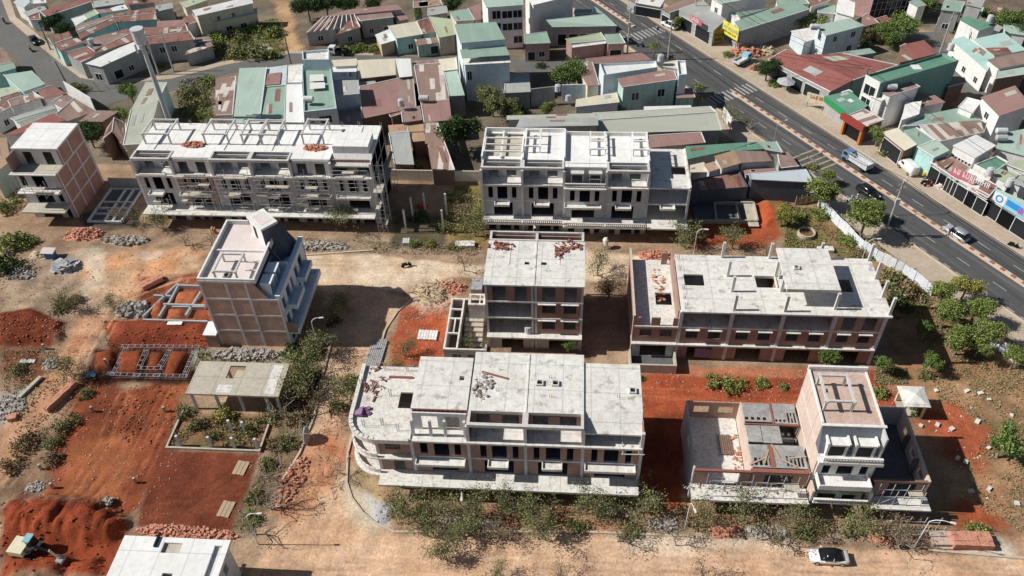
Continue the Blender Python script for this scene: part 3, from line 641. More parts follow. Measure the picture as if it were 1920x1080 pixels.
# ---------------------------------------------------------------- front row
E=thing('unfinished_terrace','long unfinished brick terrace with four pale flat roofs beside the front dirt road','building',(-8,65,0))
yf,yr=59.85,71.6
PIER=[(.12,.24,None,None),(.36,.64,None,None),(.76,.88,None,None)]
base=dict(s1=[(.08,.46,0,2.6),(.54,.9,0,2.6)],s2=[(.24,.78,Z1,Z2-.45)],s4=[(.1,.4,Z3,12.4),(.55,.9,Z3,12.4)],balc=57.6)
unit(E,-11.4,-4.4,yf,yr,dict(base,s3=[(.18,.30,Z2,Z3-.3),(.40,.68,Z2,Z3-.3),(.79,.90,Z2,Z3-.3)],can=[(.33,.70)],perg=True,s2=[(.24,.80,Z1,Z2-.5)]))
unit(E,-4.4,2.6,yf,yr,dict(base,s3=[(.12,.23,Z2,Z3-.3),(.35,.62,Z2,Z3-.3),(.74,.86,Z2,Z3-.3)],can=[(.29,.65)],perg=True,s2=[(.2,.76,Z1,Z2-.5)],dz=.012))
unit(E,2.6,9.7,yf,70.4,dict(base,s3=[(.13,.24,Z2,Z3-.3),(.36,.62,Z2,Z3-.3),(.75,.86,Z2,Z3-.3)],can=[(.04,.92)],top=13.0,s4=None,mansard='slab',roofy=2.9,s2=[(.2,.78,Z1,Z2-.5)]))
unit(E,-18.5,-11.4,yf,70.4,dict(base,s3=[(.12,.26,Z2+.5,Z3-.6),(.38,.66,Z2+.1,Z3-.4),(.76,.88,Z2+.4,Z3-.6)],can=[(.05,.93)],s2=[(.3,.8,Z1,Z2-.6)],s4=[(.16,.46,Z3,12.5),(.6,.86,Z3,12.5)],wall4='concrete',set=1.6,roofy=2.1,top=13.35,roofm='slab',roof=False))
sb(E,'roof_slab','slab',-18.45,-11.55,61.95,70.4,13.05,13.35,[(-13.0,-12.4,66.6,67.3)])
o=MB();o.box(-18.3,-11.6,61.86,61.95,12.8,13.28)
for k in range(12):x=-18.2+k*0.58;o.box(x,x+.1,61.74,61.86,12.7,13.32)
o.build('formwork_edge','formred',E)
for x in(-18.2,-16.0,-14.2,-11.8):bx(E,'column','concrete',x-.16,x+.16,60.35,60.7,Z3,12.9)
party(E,(-18.5,-11.4,-4.4,2.6,9.65),yf,70.5,(Z3,13.2,13.2,13.2,13.0),set4=2.2)
wl(E,'party_wall','brick','y',62.2,70.2,Z3-.3,12.7,2.72,2.85)
for x in(-8.1,-1.0):bx(E,'pier','brick',x-.7,x+.7,62.0,62.14,Z3,12.6)
def arc(cx,cy,r,a0,a1,n):return[(cx+r*math.cos(math.radians(a0+(a1-a0)*k/n)),cy+r*math.sin(math.radians(a0+(a1-a0)*k/n)))for k in range(n+1)]
CC=arc(-23.0,63.0,3.75,180,270,8)
def corner_slab(mb,z0,z1,out=0.0,hole=True):
 x0,x1,y1=-26.75-out,-18.6,71.5
 mb.slab(x0,-21.2,63.0,y1,z0,z1);mb.slab(-21.2,x1,63.0,y1,z0,z1,[(-20.9,-18.9,64.6,67.2)]if hole else[])
 mb.slab(-23.0,x1,59.25-out,63.0,z0,z1)
 c2=[(-23.0+(q[0]+23.0)*(1+out/3.75),63.0+(q[1]-63.0)*(1+out/3.75))for q in CC]
 for a,b in zip(c2,c2[1:]):mb.hexa([(a[0],a[1],z0),(b[0],b[1],z0),(-23.0,63.0,z0)],[(a[0],a[1],z1),(b[0],b[1],z1),(-23.0,63.0,z1)])
o=MB();corner_slab(o,Z3-.3,Z3);o.build('terrace_deck','slab_dirty',E)
for z in(Z1,Z2):o=MB();corner_slab(o,z-.28,z-.01,0.35 if z==Z1 else 0.1,z==Z2);o.build('floor_slab','slab_dirty',E)
def curb(mb,pts,z0,z1,t):
 for a,b in zip(pts,pts[1:]):
  d=Vector((b[0]-a[0],b[1]-a[1],0)).normalized();n_=Vector((-d.y,d.x,0))*t
  A,B=Vector((a[0],a[1],0))-d*0.02,Vector((b[0],b[1],0))+d*0.02
  bt=[A,B,B+n_,A+n_];mb.hexa([(q.x,q.y,z0)for q in bt],[(q.x,q.y,z1)for q in bt])
o=MB();curb(o,[(-26.75,71.5),(-26.75,63.0)]+CC[1:]+[(-18.7,59.25)],Z3+.003,Z3+.42,0.5);o.build('parapet','slab_dirty',E)
for z in(Z1,Z2):o=MB();curb(o,CC,z,z+.75,0.22);o.build('curved_parapet','slab',E)
o=MB();c3=arc(-23.0,63.0,2.0,180,270,6)
for z0,z1 in((0,Z1-.3),(Z1,Z2-.3),(Z2,Z3-.32)):curb(o,c3,z0,z1,0.2)
o.build('curved_wall','brick',E)
for z0,z1,h in((0,Z1,[(-21.5,-19.5,0,2.5)]),(Z1,Z2,[(-21.2,-19.8,Z1+.1,Z2-.7)]),(Z2,Z3,[(-21.9,-20.0,Z2+1.0,Z3-.8)])):
 wl(E,'front_wall','brick','x',-23.0,-18.75,z0,z1-.32,59.9,60.1,h)
wl(E,'side_wall','brick','y',63.0,71.4,0,Z3-.32,-26.3,-26.1,[(64.5,66.5,1,2.4),(67.5,69,Z1+1,Z2-.7)])
wl(E,'rear_wall','brick','x',-26.1,-18.7,0,Z3-.32,71.2,71.4)
bx(E,'column','concrete',-23.1,-22.75,59.8,60.15,0,Z3-.32)
sb(E,'balcony','slab_dirty',-23.0,-18.5,57.6,59.8,Z1-.3,Z1-.02)
for x,y in((-2.3,66.6),(0.0-.35,66.6)):vent(E,x-1.5+.9,y,Z4+.01)
vent(E,8.6,66.0,13.0);rods(E,[(-26.2,68),(-22.1,66.5),(-22.3,61.8),(-20.2,61.0),(-24.6,61.5),(-20.6,70.8),(-23.6,70.9)],Z3,1.5);rods(E,[(-8,68.6),(-8.1,65.2),(-1.6,67.5),(-1.5,64.5),(6.8,64.8)],Z4,0.5)
bx(E,'upstand','slab',-4.5,-4.3,62.0,71.5,Z4,Z4+.09)
bx(E,'balcony_rim','slab',-23,9.6,57.45,57.6,Z1-.3,Z1+.05)
# ---------------------------------------------------------------- middle pair seen from its back
D=thing('unfinished_pair','unfinished two-bay block with flat roof and red scraps, behind the front terrace','building',(-4.5,90,0))
a0,a1,am,y0,y1=-11.5,2.6,-4.45,84.6,96.4
sb(D,'roof_slab','slab',a0-.15,a1+.1,84.45,94.2,Z4-.25,Z4,[(-6.0,-5.3,88.9,89.5),(-3.6,-2.8,88.9,89.5)])
sb(D,'pergola_beam','concrete_light',a0-.05,a1,94.25,96.4,Z4-.3,Z4+.1,[(a0+.3,am-.2,94.5,96.1),(am+.2,a1-.35,94.5,96.1)])
for z in(Z1,Z2,Z3):sb(D,'floor_slab','slab',a0,a1,y0-.05-(0.9 if z==Z1 else 0),y1-.3,z-.28,z)
for x in(a0+.18,am-.25,am+.25,a1-.18):bx(D,'column','concrete',x-.17,x+.17,y0-.02,y0+.3,0,Z4-.26)
for x in(a0+.1,am,a1-.1):
 for z0,z1 in((0,Z1),(Z1,Z2),(Z2,Z3),(Z3,Z4)):wl(D,'party_wall','brick' if x!=am else 'block','y',y0+.3,y1-.4,z0+.002,z1-.29,x-.1,x+.1)
W2=[(.14,.44,None,None),(.66,.92,None,None)]
L,Rr=(a0+.36,am-.42),(am+.42,a1-.36)
for z0,z1 in((Z3,Z4),(Z2,Z3),(Z1,Z2),(0,Z1)):
 for(u0,u1),right in((L,0),(Rr,1)):
  if not right and z0 in(Z2,Z1):continue
  h=fr(u0,u1,[(.12,.42,z0+.05 if z0==Z3 else z0+1.0,z1-.45),(.62,.9,z0+.05 if z0==Z3 else z0+1.0,z1-.45)],z0,z1)if z0 else fr(u0,u1,[(.28,.8,0,2.5)],0,Z1)
  wl(D,'back_wall','brick' if z0 else 'block','x',u0,u1,z0+.002,z1-.29,y0+.05,y0+.24,h)
for z in(Z1,Z2,Z3):wl(D,'inner_wall_or_shade','brick','x',a0+.25,am-.12,z+.002,z+2.9,90.3,90.5,[(-9.5,-8.2,z+.002,z+2.3)])
for x0_ in(-3.9,-.6):bx(D,'lintel','slab',x0_,x0_+2.6,y0-.3,y0-.02,Z2-.42,Z2-.3);bx(D,'lintel','slab',x0_,x0_+2.6,y0-.3,y0-.02,Z3-.42,Z3-.3)
o=MB();o.cyl((-5.4,84.9),0.55,Z1,Z1+1.3,12);o.build('water_drum','galv',D)
wl(D,'front_wall','brick','x',a0+.25,a1-.25,0,Z4-.3,y1-.7,y1-.5)
for x,y in((-6.1,89.2),(-3.2,89.2)):bx(D,'shaft_shade','opening_shade',x-.4,x+.4,y-.3,y+.35,Z4-.2,Z4-.12)  # dark plates below the roof holes, shade put into colour
rods(D,[(-11,96),(-4.5,96),(2,96)],Z4,.5)
for x in(-8.3,-1.0):bx(D,'upstand','slab',x,x+.12,88.8,93.0,Z4,Z4+.06)
bx(D,'upstand','slab',am-.12,am+.12,84.6,94.2,Z4,Z4+.08)
A2=thing('roofless_annex','low roofless annex with white beam frames on the left side of the two-bay block','building',(-14.5,86,0))
ax0,ax1=-17.7,-11.65
wl(A2,'side_wall','block','y',81.0,91.8,0,3.0,ax0,ax0+.2);wl(A2,'front_wall','block','x',ax0+.2,ax1,0,3.0,81.0,81.2,[(-16.5,-15.2,0,2.2),(-14.2,-12.5,1,2.2)]);wl(A2,'rear_wall','brick','x',ax0+.2,ax1,0,3.0,91.6,91.8)
sb(A2,'roof_beam','slab',ax0-.03,-15.6,81.0-.03,91.83,3.0,3.28,[(ax0+.25,-15.85,81.3,84.2),(ax0+.25,-16.7,84.45,87.3),(-16.5,-15.85,84.45,87.3),(ax0+.25,-15.85,87.55,89.3),(ax0+.25,-15.85,89.55,91.55)])
bx(A2,'roof_beam','slab',-15.59,ax1+.1,81.0,81.25,3.0,3.27);bx(A2,'roof_beam','slab',-15.59,ax1+.1,91.57,91.82,3.0,3.27)
sb(A2,'floor_slab','slab_tan',-15.6,ax1,81.3,91.5,.2,.45)
for k in range(6):bx(A2,'step','slab_tan',-15.2,-12.4,84.0+k*.75,84.75+k*.75-.005,.45,.75+k*.33)
wl(A2,'tank_wall','block','x',-14.6,-12.1,.45,5.2,88.3,88.5,[]);wl(A2,'tank_wall','block','y',88.5,90.6,.45,5.2,-14.6,-14.4);wl(A2,'tank_wall','block','y',88.5,90.6,.45,5.2,-12.3,-12.1)
sb(A2,'roof_beam','slab',-14.65,-12.05,88.25,90.65,5.2,5.45,[(-14.3,-13.0,88.6,90.3),(-12.85,-12.4,88.6,89.4),(-12.85,-12.4,89.6,90.3)])
bx(A2,'partition','block',-15.8,-15.65,81.3,91.4,.2,2.99)
# ---------------------------------------------------------------- right row seen from its back
K=thing('unfinished_row','three storey unfinished row with column stubs and a raised roof slab','building',(30,89,0))
kx=[16.5,23.6,30.7,37.8,44.6];ky0,ky1=83.6,95.4;kz=10.0;kf=[3.35,6.7]
sb(K,'roof_slab','slab',16.4,45.3,83.3,95.6,kz-.28,kz,[(17.3,20.2,88.8,91.2),(27.6,30.4,88.7,91.0),(39.5,41.2,88.2,91.0)])
for z in kf:sb(K,'floor_slab','slab',16.5,44.6,ky0-.03-(.45 if z<4 else 0),ky1,z-.28,z)
for x in kx:
 bx(K,'column','concrete',x-.25,x+.25,ky0-.12,ky0+.35,0,kz-.29)
 for z0,z1 in((0,kf[0]),(kf[0],kf[1]),(kf[1],kz)):wl(K,'party_wall','brick','y',ky0+.36,ky1-.2,z0+.002,z1-.29,x-.1,x+.1)
for i in range(4):
 u0,u1=kx[i]+.26,kx[i+1]-.26
 wl(K,'back_wall','brick','x',u0,u1,kf[0]+.002,kf[1]-.29,ky0,ky0+.2,fr(u0,u1,[(.12,.38,kf[0]+1.0,kf[1]-.75),(.6,.86,kf[0]+1.0,kf[1]-.75)],0,0))
 wl(K,'back_wall','brick','x',u0,u1,0,kf[0]-.29,ky0,ky0+.2,fr(u0,u1,[(.2,.74,0,2.5)],0,0))
 for f0 in((.1,.4),(.58,.88)):bx(K,'lintel','slab',u0+(u1-u0)*f0[0],u0+(u1-u0)*f0[1],ky0-.4,ky0-.02,kf[1]-.55,kf[1]-.4)
 wl(K,'front_wall','brick','x',u0,u1,0,kz-.3,ky1-.2,ky1,fr(u0,u1,[(.3,.7,.5,2.5),(.3,.7,4.3,6),(.3,.7,7.5,9.2)],0,0))
u0,u1=kx[3]+.26,kx[4]-.26
wl(K,'back_wall','brick','x',u0,u1,kf[1]+.002,kz-.29,ky0,ky0+.2,fr(u0,u1,[(.14,.42,kf[1]+.3,kz-.5),(.6,.88,kf[1]+.3,kz-.5)],0,0))
for i in range(3):wl(K,'inner_wall_or_shade','block','x',kx[i]+.26,kx[i+1]-.26,kf[1]+.002,kz-.3,88.0,88.2)
for x,y,h in((23.4,95.2,2.9),(30.4,95.2,2.9),(37.7,95.3,3.1),(44.9,95.2,3.2),(44.9,91.2,3.2),(44.9,87.4,3.0),(44.9,83.8,3.2),(23.7,91.0,2.9),(23.9,87.7,2.9),(23.7,83.9,2.9),(30.7,83.9,3.0),(37.7,84.6,3.05),(30.9,88.0,3.05),(30.6,91.2,3.05),(37.7,93.2,3.05)):
 bx(K,'column_stub','concrete_light',x-.19,x+.19,y-.19,y+.19,kz,kz+h)
sb(K,'upper_slab','slab',30.55,37.85,84.9,93.7,13.05,13.35);vent(K,32.6,89.3,13.35,.8)
bx(K,'upper_beam','slab',30.6,37.8,84.95,85.2,12.75,13.04)
o=MB();o.wall('x',27.45,30.55,kz,kz+.2,91.0,91.15);o.wall('y',88.7,91.0,kz,kz+.2,30.4,30.55);o.build('upstand','slab',K)
wl(K,'stair_wall','concrete_light','y',88.0,91.2,kz,13.03,30.95,31.1,[(88.5,90.6,kz,12.4)])
rods(K,[(17,84),(17,86),(17,88),(16.8,92),(16.8,94.5),(44.5,93)],kz,1.1)
K2=thing('roofless_bay','lower roofless brick bay attached to the left end of the three storey row','building',(13,90,0))
wl(K2,'side_wall','brick','y',83.6,98.4,0,8.6,9.85,10.05);wl(K2,'rear_wall','brick','x',10.05,16.2,0,6.3,97.4,97.6)
bx(K2,'wall_cap','pink_render',9.8,10.1,83.6,98.4,8.6,8.68)
sb(K2,'deck','slab_dirty',10.05,16.35,83.45,98.0,6.4,6.7,[(13.4,15.8,88.0,90.6)])
sb(K2,'floor_slab','slab',9.8,16.4,83.1,97.3,3.1,3.38)
wl(K2,'back_wall','brick','x',10.05,16.3,3.39,6.4,83.6,83.8,[(10.9,12.6,4.6,5.9),(13.8,15.5,4.6,5.9)]);wl(K2,'back_wall','block','x',10.05,16.3,0,3.1,83.6,83.8,[(11.2,15,.3,2.6)])
for x0_,x1_ in((10.1,10.9),(12.4,13.7),(15.5,16.3)):bx(K2,'pier','brick',x0_,x1_,83.6,83.8,6.71,8.3)
bx(K2,'pier','brick',14.7,15.6,97.0,97.2,6.71,9.0);bx(K2,'party_wall','brick',16.05,16.3,83.9,97.3,6.71,9.6)
bx(K2,'yard_wall','slab_tan',9.6,16.4,80.4,80.65,0,1.8);bx(K2,'yard_wall','slab_tan',9.6,9.85,80.66,83.5,0,1.8);bx(K2,'yard_wall','slab_tan',16.15,16.4,80.66,83.5,0,1.8)
sb(K2,'floor_slab','concrete_dark_or_shade',9.86,16.1,80.7,83.5,.1,.3)
# ---------------------------------------------------------------- far centre row
Cb=thing('unfinished_terrace','grey plastered unfinished terrace with white roof frames and balustrades, far side of the back road','building',(2,118,0))
cx=[-14.6,-7.7,-0.7,6.4,13.4,20.45]
cb=dict(wall='block',conc='concrete',s1=[(.1,.3,0,2.5),(.4,.7,0,2.5),(.78,.92,0,2.5)],rail=True,roofm='slab_white',canm='slab',set=2.0,roofy=2.4)
S3=[(.13,.25,Z2+.4,Z3-.6),(.37,.63,Z2+.2,Z3-.5),(.75,.87,Z2+.4,Z3-.6)]
unit(Cb,cx[0],cx[1],113.0,124,dict(cb,s2=[(.26,.76,Z1,Z2-.6)],s3=S3,s4=[(.13,.39,Z3,12.4),(.6,.86,Z3,12.4)],can=[(.3,.68)],perg=True,balc=110.6,rholes=[(cx[0]+.4,cx[1]-.3,116.4,123.5)]))
sb(Cb,'roof_slab','slab_tan',cx[0]+.3,cx[1]-.3,115.6,123.7,12.5,12.7)
unit(Cb,cx[1],cx[2],113.0,124,dict(cb,s2=[(.2,.78,Z1,Z2-.6)],s3=S3,s4=[(.13,.39,Z3,12.4),(.6,.86,Z3,12.4)],can=[(.28,.66)],perg=True,balc=110.6,dz=.015))
unit(Cb,cx[2],cx[3],112.5,123.2,dict(cb,s2=[(.18,.76,Z1,Z2-.6)],s3=S3,s4=[(.15,.42,Z3,12.1),(.58,.86,Z3,12.1)],can=[(.02,.9)],balc=110.0,rail3=True,set=1.2,roofy=2.2))
unit(Cb,cx[3],cx[4],112.5,123.2,dict(cb,s2=[(.14,.7,Z1,Z2-.6)],s3=S3,s4=[(.1,.36,Z3,12.4),(.56,.84,Z3,12.4)],can=[(.24,.62)],perg=True,balc=110.0,dz=.01))
party(Cb,cx[:5],112.75,123.4,(13.2,13.2,13.2,13.2,13.2),m='block',set4=2.0)
bx(Cb,'rear_parapet','slab_white',cx[0],cx[2],123.9,124.15,12.6,14.0);bx(Cb,'rear_parapet','slab_white',cx[2]+.01,cx[4],123.1,123.35,12.6,13.9)
for x,t in((cx[0],14),(cx[1],13.8),(cx[2],14),(cx[3],13.6),(cx[4],13.6)):bx(Cb,'roof_parapet','slab_white',x-.13,x+.13,115.2,123.88 if x<-0.5 else 123.09,13.0,t)
frame_top(Cb,cx[0]+.2,cx[1]-.2,117.0,121.0,12.7,13.7,'slab_white');bx(Cb,'roof_beam','slab_white',-11.6,-11.3,115.6,123.8,13.4,13.62)
frame_top(Cb,-7.4,-4.9,117.6,122.6,13.2,14.4,'slab_white');frame_top(Cb,3.6,6.1,117.0,122.0,13.2,14.4,'slab_white');frame_top(Cb,10.8,13.2,117.0,122.0,13.2,14.4,'slab_white')
bx(Cb,'front_beam','slab_white',cx[2]+.02,cx[3]-.02,113.6,114.6,13.0,13.2)
for x in(0.4,3.4):
 o=MB();o.box(x,x+2.2,112.7,114.3,12.2,12.5);o.box(x+.05,x+.25,112.9,114.2,Z3,12.2);o.box(x+1.95,x+2.15,112.9,114.2,Z3,12.2);o.build('dormer','concrete_light',Cb)
for x0_,x1_ in((1.3,2.9),(4.0,4.7),(8.3,9.2)):bx(Cb,'door_leaf','plaster',x0_,x1_,112.3,112.42,0,2.4)
bx(Cb,'door_leaf','formred',6.8,8.2,112.9,113,0,1.6)
x0,x1=cx[4]+.2,cx[5]
sb(Cb,'deck','slab',x0,x1,112.6,124.3,Z3-.28,Z3,[(17.6,20.0,116.6,119.0)]);sb(Cb,'floor_slab','concrete',x0,x1,112.6,124.3,Z2-.28,Z2);sb(Cb,'floor_slab','slab',x0,x1,110.0,124.3,Z1-.28,Z1)
for x in(x1-.2,):bx(Cb,'column','concrete',x-.19,x+.19,112.5,112.9,0,Z3-.29);bx(Cb,'column','concrete',x-.19,x+.19,118,118.4,Z3,Z3+.02)
wl(Cb,'end_wall','block','y',113,124,0,Z3-.3,x1-.15,x1-.02,[(115,118,Z2+.4,Z3-.6)]);wl(Cb,'rear_wall','block','x',x0,x1-.16,0,Z3-.3,124.0,124.2)
canopy(Cb,15.6,18.1,112.6,Z2-.1);bx(Cb,'deck_rim','slab',x1-.2,x1+.05,112.6,124.3,Z3,Z3+.25)
# ---------------------------------------------------------------- far left row with scaffolding
B=thing('unfinished_terrace','long grey unfinished terrace with cube frames on its white roof, wrapped in scaffolding','building',(-54,119,0))
bxs=[-75.5,-68.6,-61.6,-54.6,-47.6,-40.6,-33.6]
bb=dict(wall='block',conc='concrete',s1=[(.08,.26,0,2.5),(.38,.5,0,2.5),(.6,.92,0,2.5)],s3=S3,balc=111.3,roofm='slab_white',set=2.0,roofy=2.5)
doors4=[(.12,.38,Z3,12.4),(.6,.86,Z3,12.4)]
yb=114.0
unit(B,bxs[0],bxs[1],yb,125.5,dict(bb,s2=[(.25,.8,Z1,Z2-.6)],s4=doors4,can=[(.2,.6)],perg=True))
unit(B,bxs[1],bxs[2],yb,125.5,dict(bb,wall='brick',s2=[(.2,.74,Z1,Z2-.6)],s4=doors4,can=[(.02,.85)],set=.5,roofy=.6,wall4='concrete_light',dz=.01))
unit(B,bxs[2],bxs[3],yb,125.5,dict(bb,s2=[(.2,.8,Z1,Z2-.6)],s4=[(.08,.4,Z3,12.4),(.55,.92,Z3,12.4)],can=[(.2,.6)],perg=True))
unit(B,bxs[3],bxs[4],yb,125.5,dict(bb,s2=[(.2,.8,Z1,Z2-.6)],s4=doors4,can=[(.3,.6)],perg=True,dz=.01))
unit(B,bxs[4],bxs[5],yb,125.5,dict(bb,s2=[(.2,.74,Z1,Z2-.6)],s4=doors4,can=[(.04,.85)],set=.5,roofy=.6,wall4='concrete_light'))
unit(B,bxs[5],bxs[6],yb,125.5,dict(bb,s2=[(.3,.85,Z1,Z2-.6)],s4=[(.05,.36,Z3,11.7),(.64,.95,Z3,11.7)],wall4='brick',can=[(.05,.92)],mansard='concrete_light',roofy=2.6,set=1.0,dz=.01))
party(B,bxs,yb,125.5,[13.2]*7,m='block',set4=2.0)
gridwall(B,'y',114.4,125.5,0,12.9,-33.5,1,'block',(114.6,118.2,121.8,125.3),(Z1,Z2,Z3),'gray_wall')
for i,(x,wd,y)in enumerate(((-74.4,4.6,118.6),(-63.6,4.2,118.8),(-56.8,3.2,118.8),(-53.4,3.0,118.8),(-46.2,3.6,119.2))):frame_top(B,x,x+wd,y,y+4.6,13.2,15.2,'concrete_light',False,.24)
bx(B,'stair_roof','slab_white',-40.4,-34.2,116.6,121,13.2,14.6)
for x in(-72.5,-60.0,-51.5,-37.0):bx(B,'upstand','slab_white',x,x+.2,117,125,13.2,13.32)
for i,x in enumerate(bxs[:-1]):
 bx(B,'terrace_clutter','slab_dirty',x+.6,x+5.4,yb-.3,yb+.3,Z3+.12,Z3+.3)
rods(B,[(x,125)for x in bxs]+[(x+3,125.2)for x in bxs[:-1]],13.2,1.0)
# ---------------------------------------------------------------- left tower
At=thing('narrow_tower_house','narrow unfinished tower house with bare white roof and red brick side wall, far left','building',(-94,118,0))
x0,x1=-98.0,-89.9
sb(At,'roof_slab','slab_white',x0-.3,x1+.1,116.5,124.9,13.0,13.3)
unit(At,x0,x1,113.9,125.2,dict(wall='block',s1=[(.2,.66,0,2.7),(.8,.92,0,2.5)],s2=[(.24,.66,Z1,Z2-.5),(.78,.9,Z1+.3,Z2-.6)],s3=[(.06,.2,Z2+.5,Z3-.6),(.36,.66,Z2+.2,Z3-.5)],can=[(.05,.95)],balc=111.1,s4=[(.16,.38,Z3,12.6),(.64,.86,Z3,12.6)],wall4='concrete_light',set=2.6,roof=False,slab='slab_tan'))
gridwall(At,'y',113.9,124.9,0,Z3,x1,1,'brick_red',(114.1,117.6,121.2,124.7),(Z1,Z2,Z3-.1));gridwall(At,'y',116.6,124.8,Z3+.05,12.99,x1,1,'brick_red',(116.8,120.2,124.6),())
wl(At,'side_wall','brick','y',113.9,124.9,0,12.95,x0,x0+.2);bx(At,'terrace_slab','slab',x0-.4,x1,113.2,114.0,Z3-.15,Z3+.05);bx(At,'canopy','slab',x0+.2,x1-.3,112.2,113.8,Z2-.2,Z2+.05)
Ru=thing('house_foundation','grey half-built foundation with low beam grid between the narrow tower and the long terrace','foundation',(-84,117,0))
sb(Ru,'floor_slab','concrete_dark_or_shade',-87.3,-80.9,112.2,122.6,.05,.25)
for x in(-87.2,-84.2,-82.6,-81.0):bx(Ru,'beam','concrete',x-.13,x+.13,112.3,122.5,.25,.65)
for y in(112.4,114.6,116.3,118.2,122.4):bx(Ru,'beam','concrete',-87.05,-81.15,y-.13,y+.13,.25,.62)
wl(Ru,'rear_wall','gray_wall','x',-87.5,-77,0,2.4,123.0,123.2)
# ---------------------------------------------------------------- blue tower
Fb=thing('corner_tower_house','four storey tower house with blue front, brick end wall and pink tiled roof terrace','building',(-47,90,0))
fx0,fx1,fy0,fy1,fm=-52.7,-41.5,83.5,97.0,90.3
gridwall(Fb,'x',fx0,fx1,0,Z3+.1,fy0,-1,'brick_lit',(fx0+.15,-48.7,-45.8,fx1-.15),(Z1,Z2,Z3),'concrete',.32)
o=MB();o.wall('x',fx0,-45.0,Z3+.2,13.3,fy0+.02,fy0+.22);o.hexa([(-45.0,fy0+.02,Z3+.2),(-43.0,fy0+.02,Z3+.2),(-43.0,fy0+.22,Z3+.2),(-45.0,fy0+.22,Z3+.2)],[(-45.0,fy0+.02,13.3),(-44.9,fy0+.02,13.3),(-44.9,fy0+.22,13.3),(-45.0,fy0+.22,13.3)]);o.build('end_wall','brick_lit',Fb)
for x in(fx0+.15,-48.7,-45.8):bx(Fb,'column','concrete',x-.16,x+.16,fy0-.03,fy0+.03,Z3+.2,13.3)
bx(Fb,'beam','concrete',fx0,-44.9,fy0-.04,fy0+.02,13.15,13.5)
sb(Fb,'roof_terrace','paver_pale',fx0+.25,-44.5,fy0+.25,fy1-.3,12.95,13.2)
for z in(Z1,Z2,Z3):sb(Fb,'floor_slab','plaster_blue',fx0+.1,fx1-.25,fy0+.25,fy1-.2,z-.25,z)
o=MB();o.wall('x',fx0,-44.2,13.2,13.9,fy0+.0,fy0+.24);o.wall('x',fx0,-49.2,13.2,13.9,fy1-.25,fy1);o.wall('y',fy0+.24,fy1-.25,12.9,13.9,fx0,fx0+.28);o.build('parapet','plaster',Fb)
o=MB();o.wall('y',fy0+.2,93.4,12.9,13.95,-44.55,-44.25);o.build('parapet','plaster',Fb)
bx(Fb,'ridge_wall','plaster',fx0+.3,-44.6,fm-.12,fm+.12,13.2,13.55)
wl(Fb,'rear_wall','brick','x',fx0,fx1,0,Z3,fy1-.2,fy1);wl(Fb,'west_wall','plaster','y',fy0,fy1,0,12.9,fx0,fx0+.2)
wl(Fb,'party_wall','plaster_navy','y',fy0+.3,fy1-.3,Z3,12.94,-44.75,-44.6)
FH=lambda z:[(84.4,85.6,z+.3,z+2.5),(86.6,88.2,z+.05,z+2.6),(89.0,89.8,z+.3,z+2.5),(91.2,92.4,z+.3,z+2.5),(93.4,95,z+.05,z+2.6)]
for z in(0,Z1,Z2):wl(Fb,'front_wall','plaster_blue','y',fy0+.25,fy1-.25,z+.002,z+3.04,fx1-.22,fx1-.02,FH(z))
o=MB();o.wall('y',fy0-.03,fy1,Z3-.15,Z3+.75,fx1-.3,fx1+.12);o.build('front_parapet','plaster_blue',Fb);bx(Fb,'front_cornice','plaster_blue',fx1-.45,fx1+.3,fy0-.05,fy1+.02,Z3+.75,Z3+.95)
wl(Fb,'back_terrace_wall','plaster_navy','y',fy0+.3,fy1-.3,Z3+.01,12.6,-44.2,-44.05,[(84.6,85.8,Z3+.02,12.2),(87,88.2,Z3+.02,12.2)])
for y in(84.3,86.9):
 o=MB();o.box(-44.05,-42.6,y,y+.25,Z3+.02,12.3);o.box(-44.05,-42.6,y+1.6,y+1.85,Z3+.02,12.3);o.box(-44.1,-42.4,y-.1,y+1.95,12.3,12.55);o.build('dormer','plaster_blue',Fb)
wl(Fb,'terrace_partition','plaster_blue','x',-44.0,fx1-.3,Z3+.01,11.4,fm-.1,fm+.1)
o=MB();o.hexa([(-44.3,90.6,Z3+.02),(-42.2,90.6,Z3+.02),(-42.2,90.8,Z3+.02),(-44.3,90.8,Z3+.02)],[(-44.3,90.6,13.8),(-44.1,90.6,13.8),(-44.1,90.8,13.8),(-44.3,90.8,13.8)]);o.build('gable_wall','plaster_navy',Fb)
o=MB();o.hexa([(-44.2,91.2,Z3+.3),(-42.3,93.5,Z3+.3),(-42.3,96.7,Z3+.3),(-44.2,96.7,Z3+.3)],[(-44.6,91.2,13.9),(-44.4,93.5,13.9),(-44.4,96.7,13.9),(-44.6,96.7,13.9)]);o.build('sloped_roof','plaster_navy',Fb)
st=MB();ring=[(-47.9,94.6),(-45.1,91.8),(-43.4,93.7),(-46.1,96.4)]
st.hexa([(q[0],q[1],13.0)for q in ring],[(q[0],q[1],16.1)for q in ring]);tw=st.build('stair_tower','plaster_navy',Fb)
cc=(sum(q[0]for q in ring)/4,sum(q[1]for q in ring)/4);big=[(cc[0]+(q[0]-cc[0])*1.13,cc[1]+(q[1]-cc[1])*1.13)for q in ring];inn=[(cc[0]+(q[0]-cc[0])*.72,cc[1]+(q[1]-cc[1])*.72)for q in ring]
o=MB();o.hexa([(q[0],q[1],16.1)for q in big],[(q[0],q[1],16.5)for q in big]);o.build('tower_roof','plaster',tw)
o=MB();o.hexa([(q[0],q[1],16.5)for q in inn],[(q[0],q[1],16.53)for q in inn]);o.build('tower_paving','paver_pale',tw)
o=MB();a_,b_=Vector(ring[0]),Vector(ring[1]);d_=(b_-a_).normalized();n_=Vector((d_.y,-d_.x));pts=[a_+d_*1.0+n_*.04,a_+d_*1.9+n_*.04,a_+d_*1.9-n_*.05,a_+d_*1.0-n_*.05]
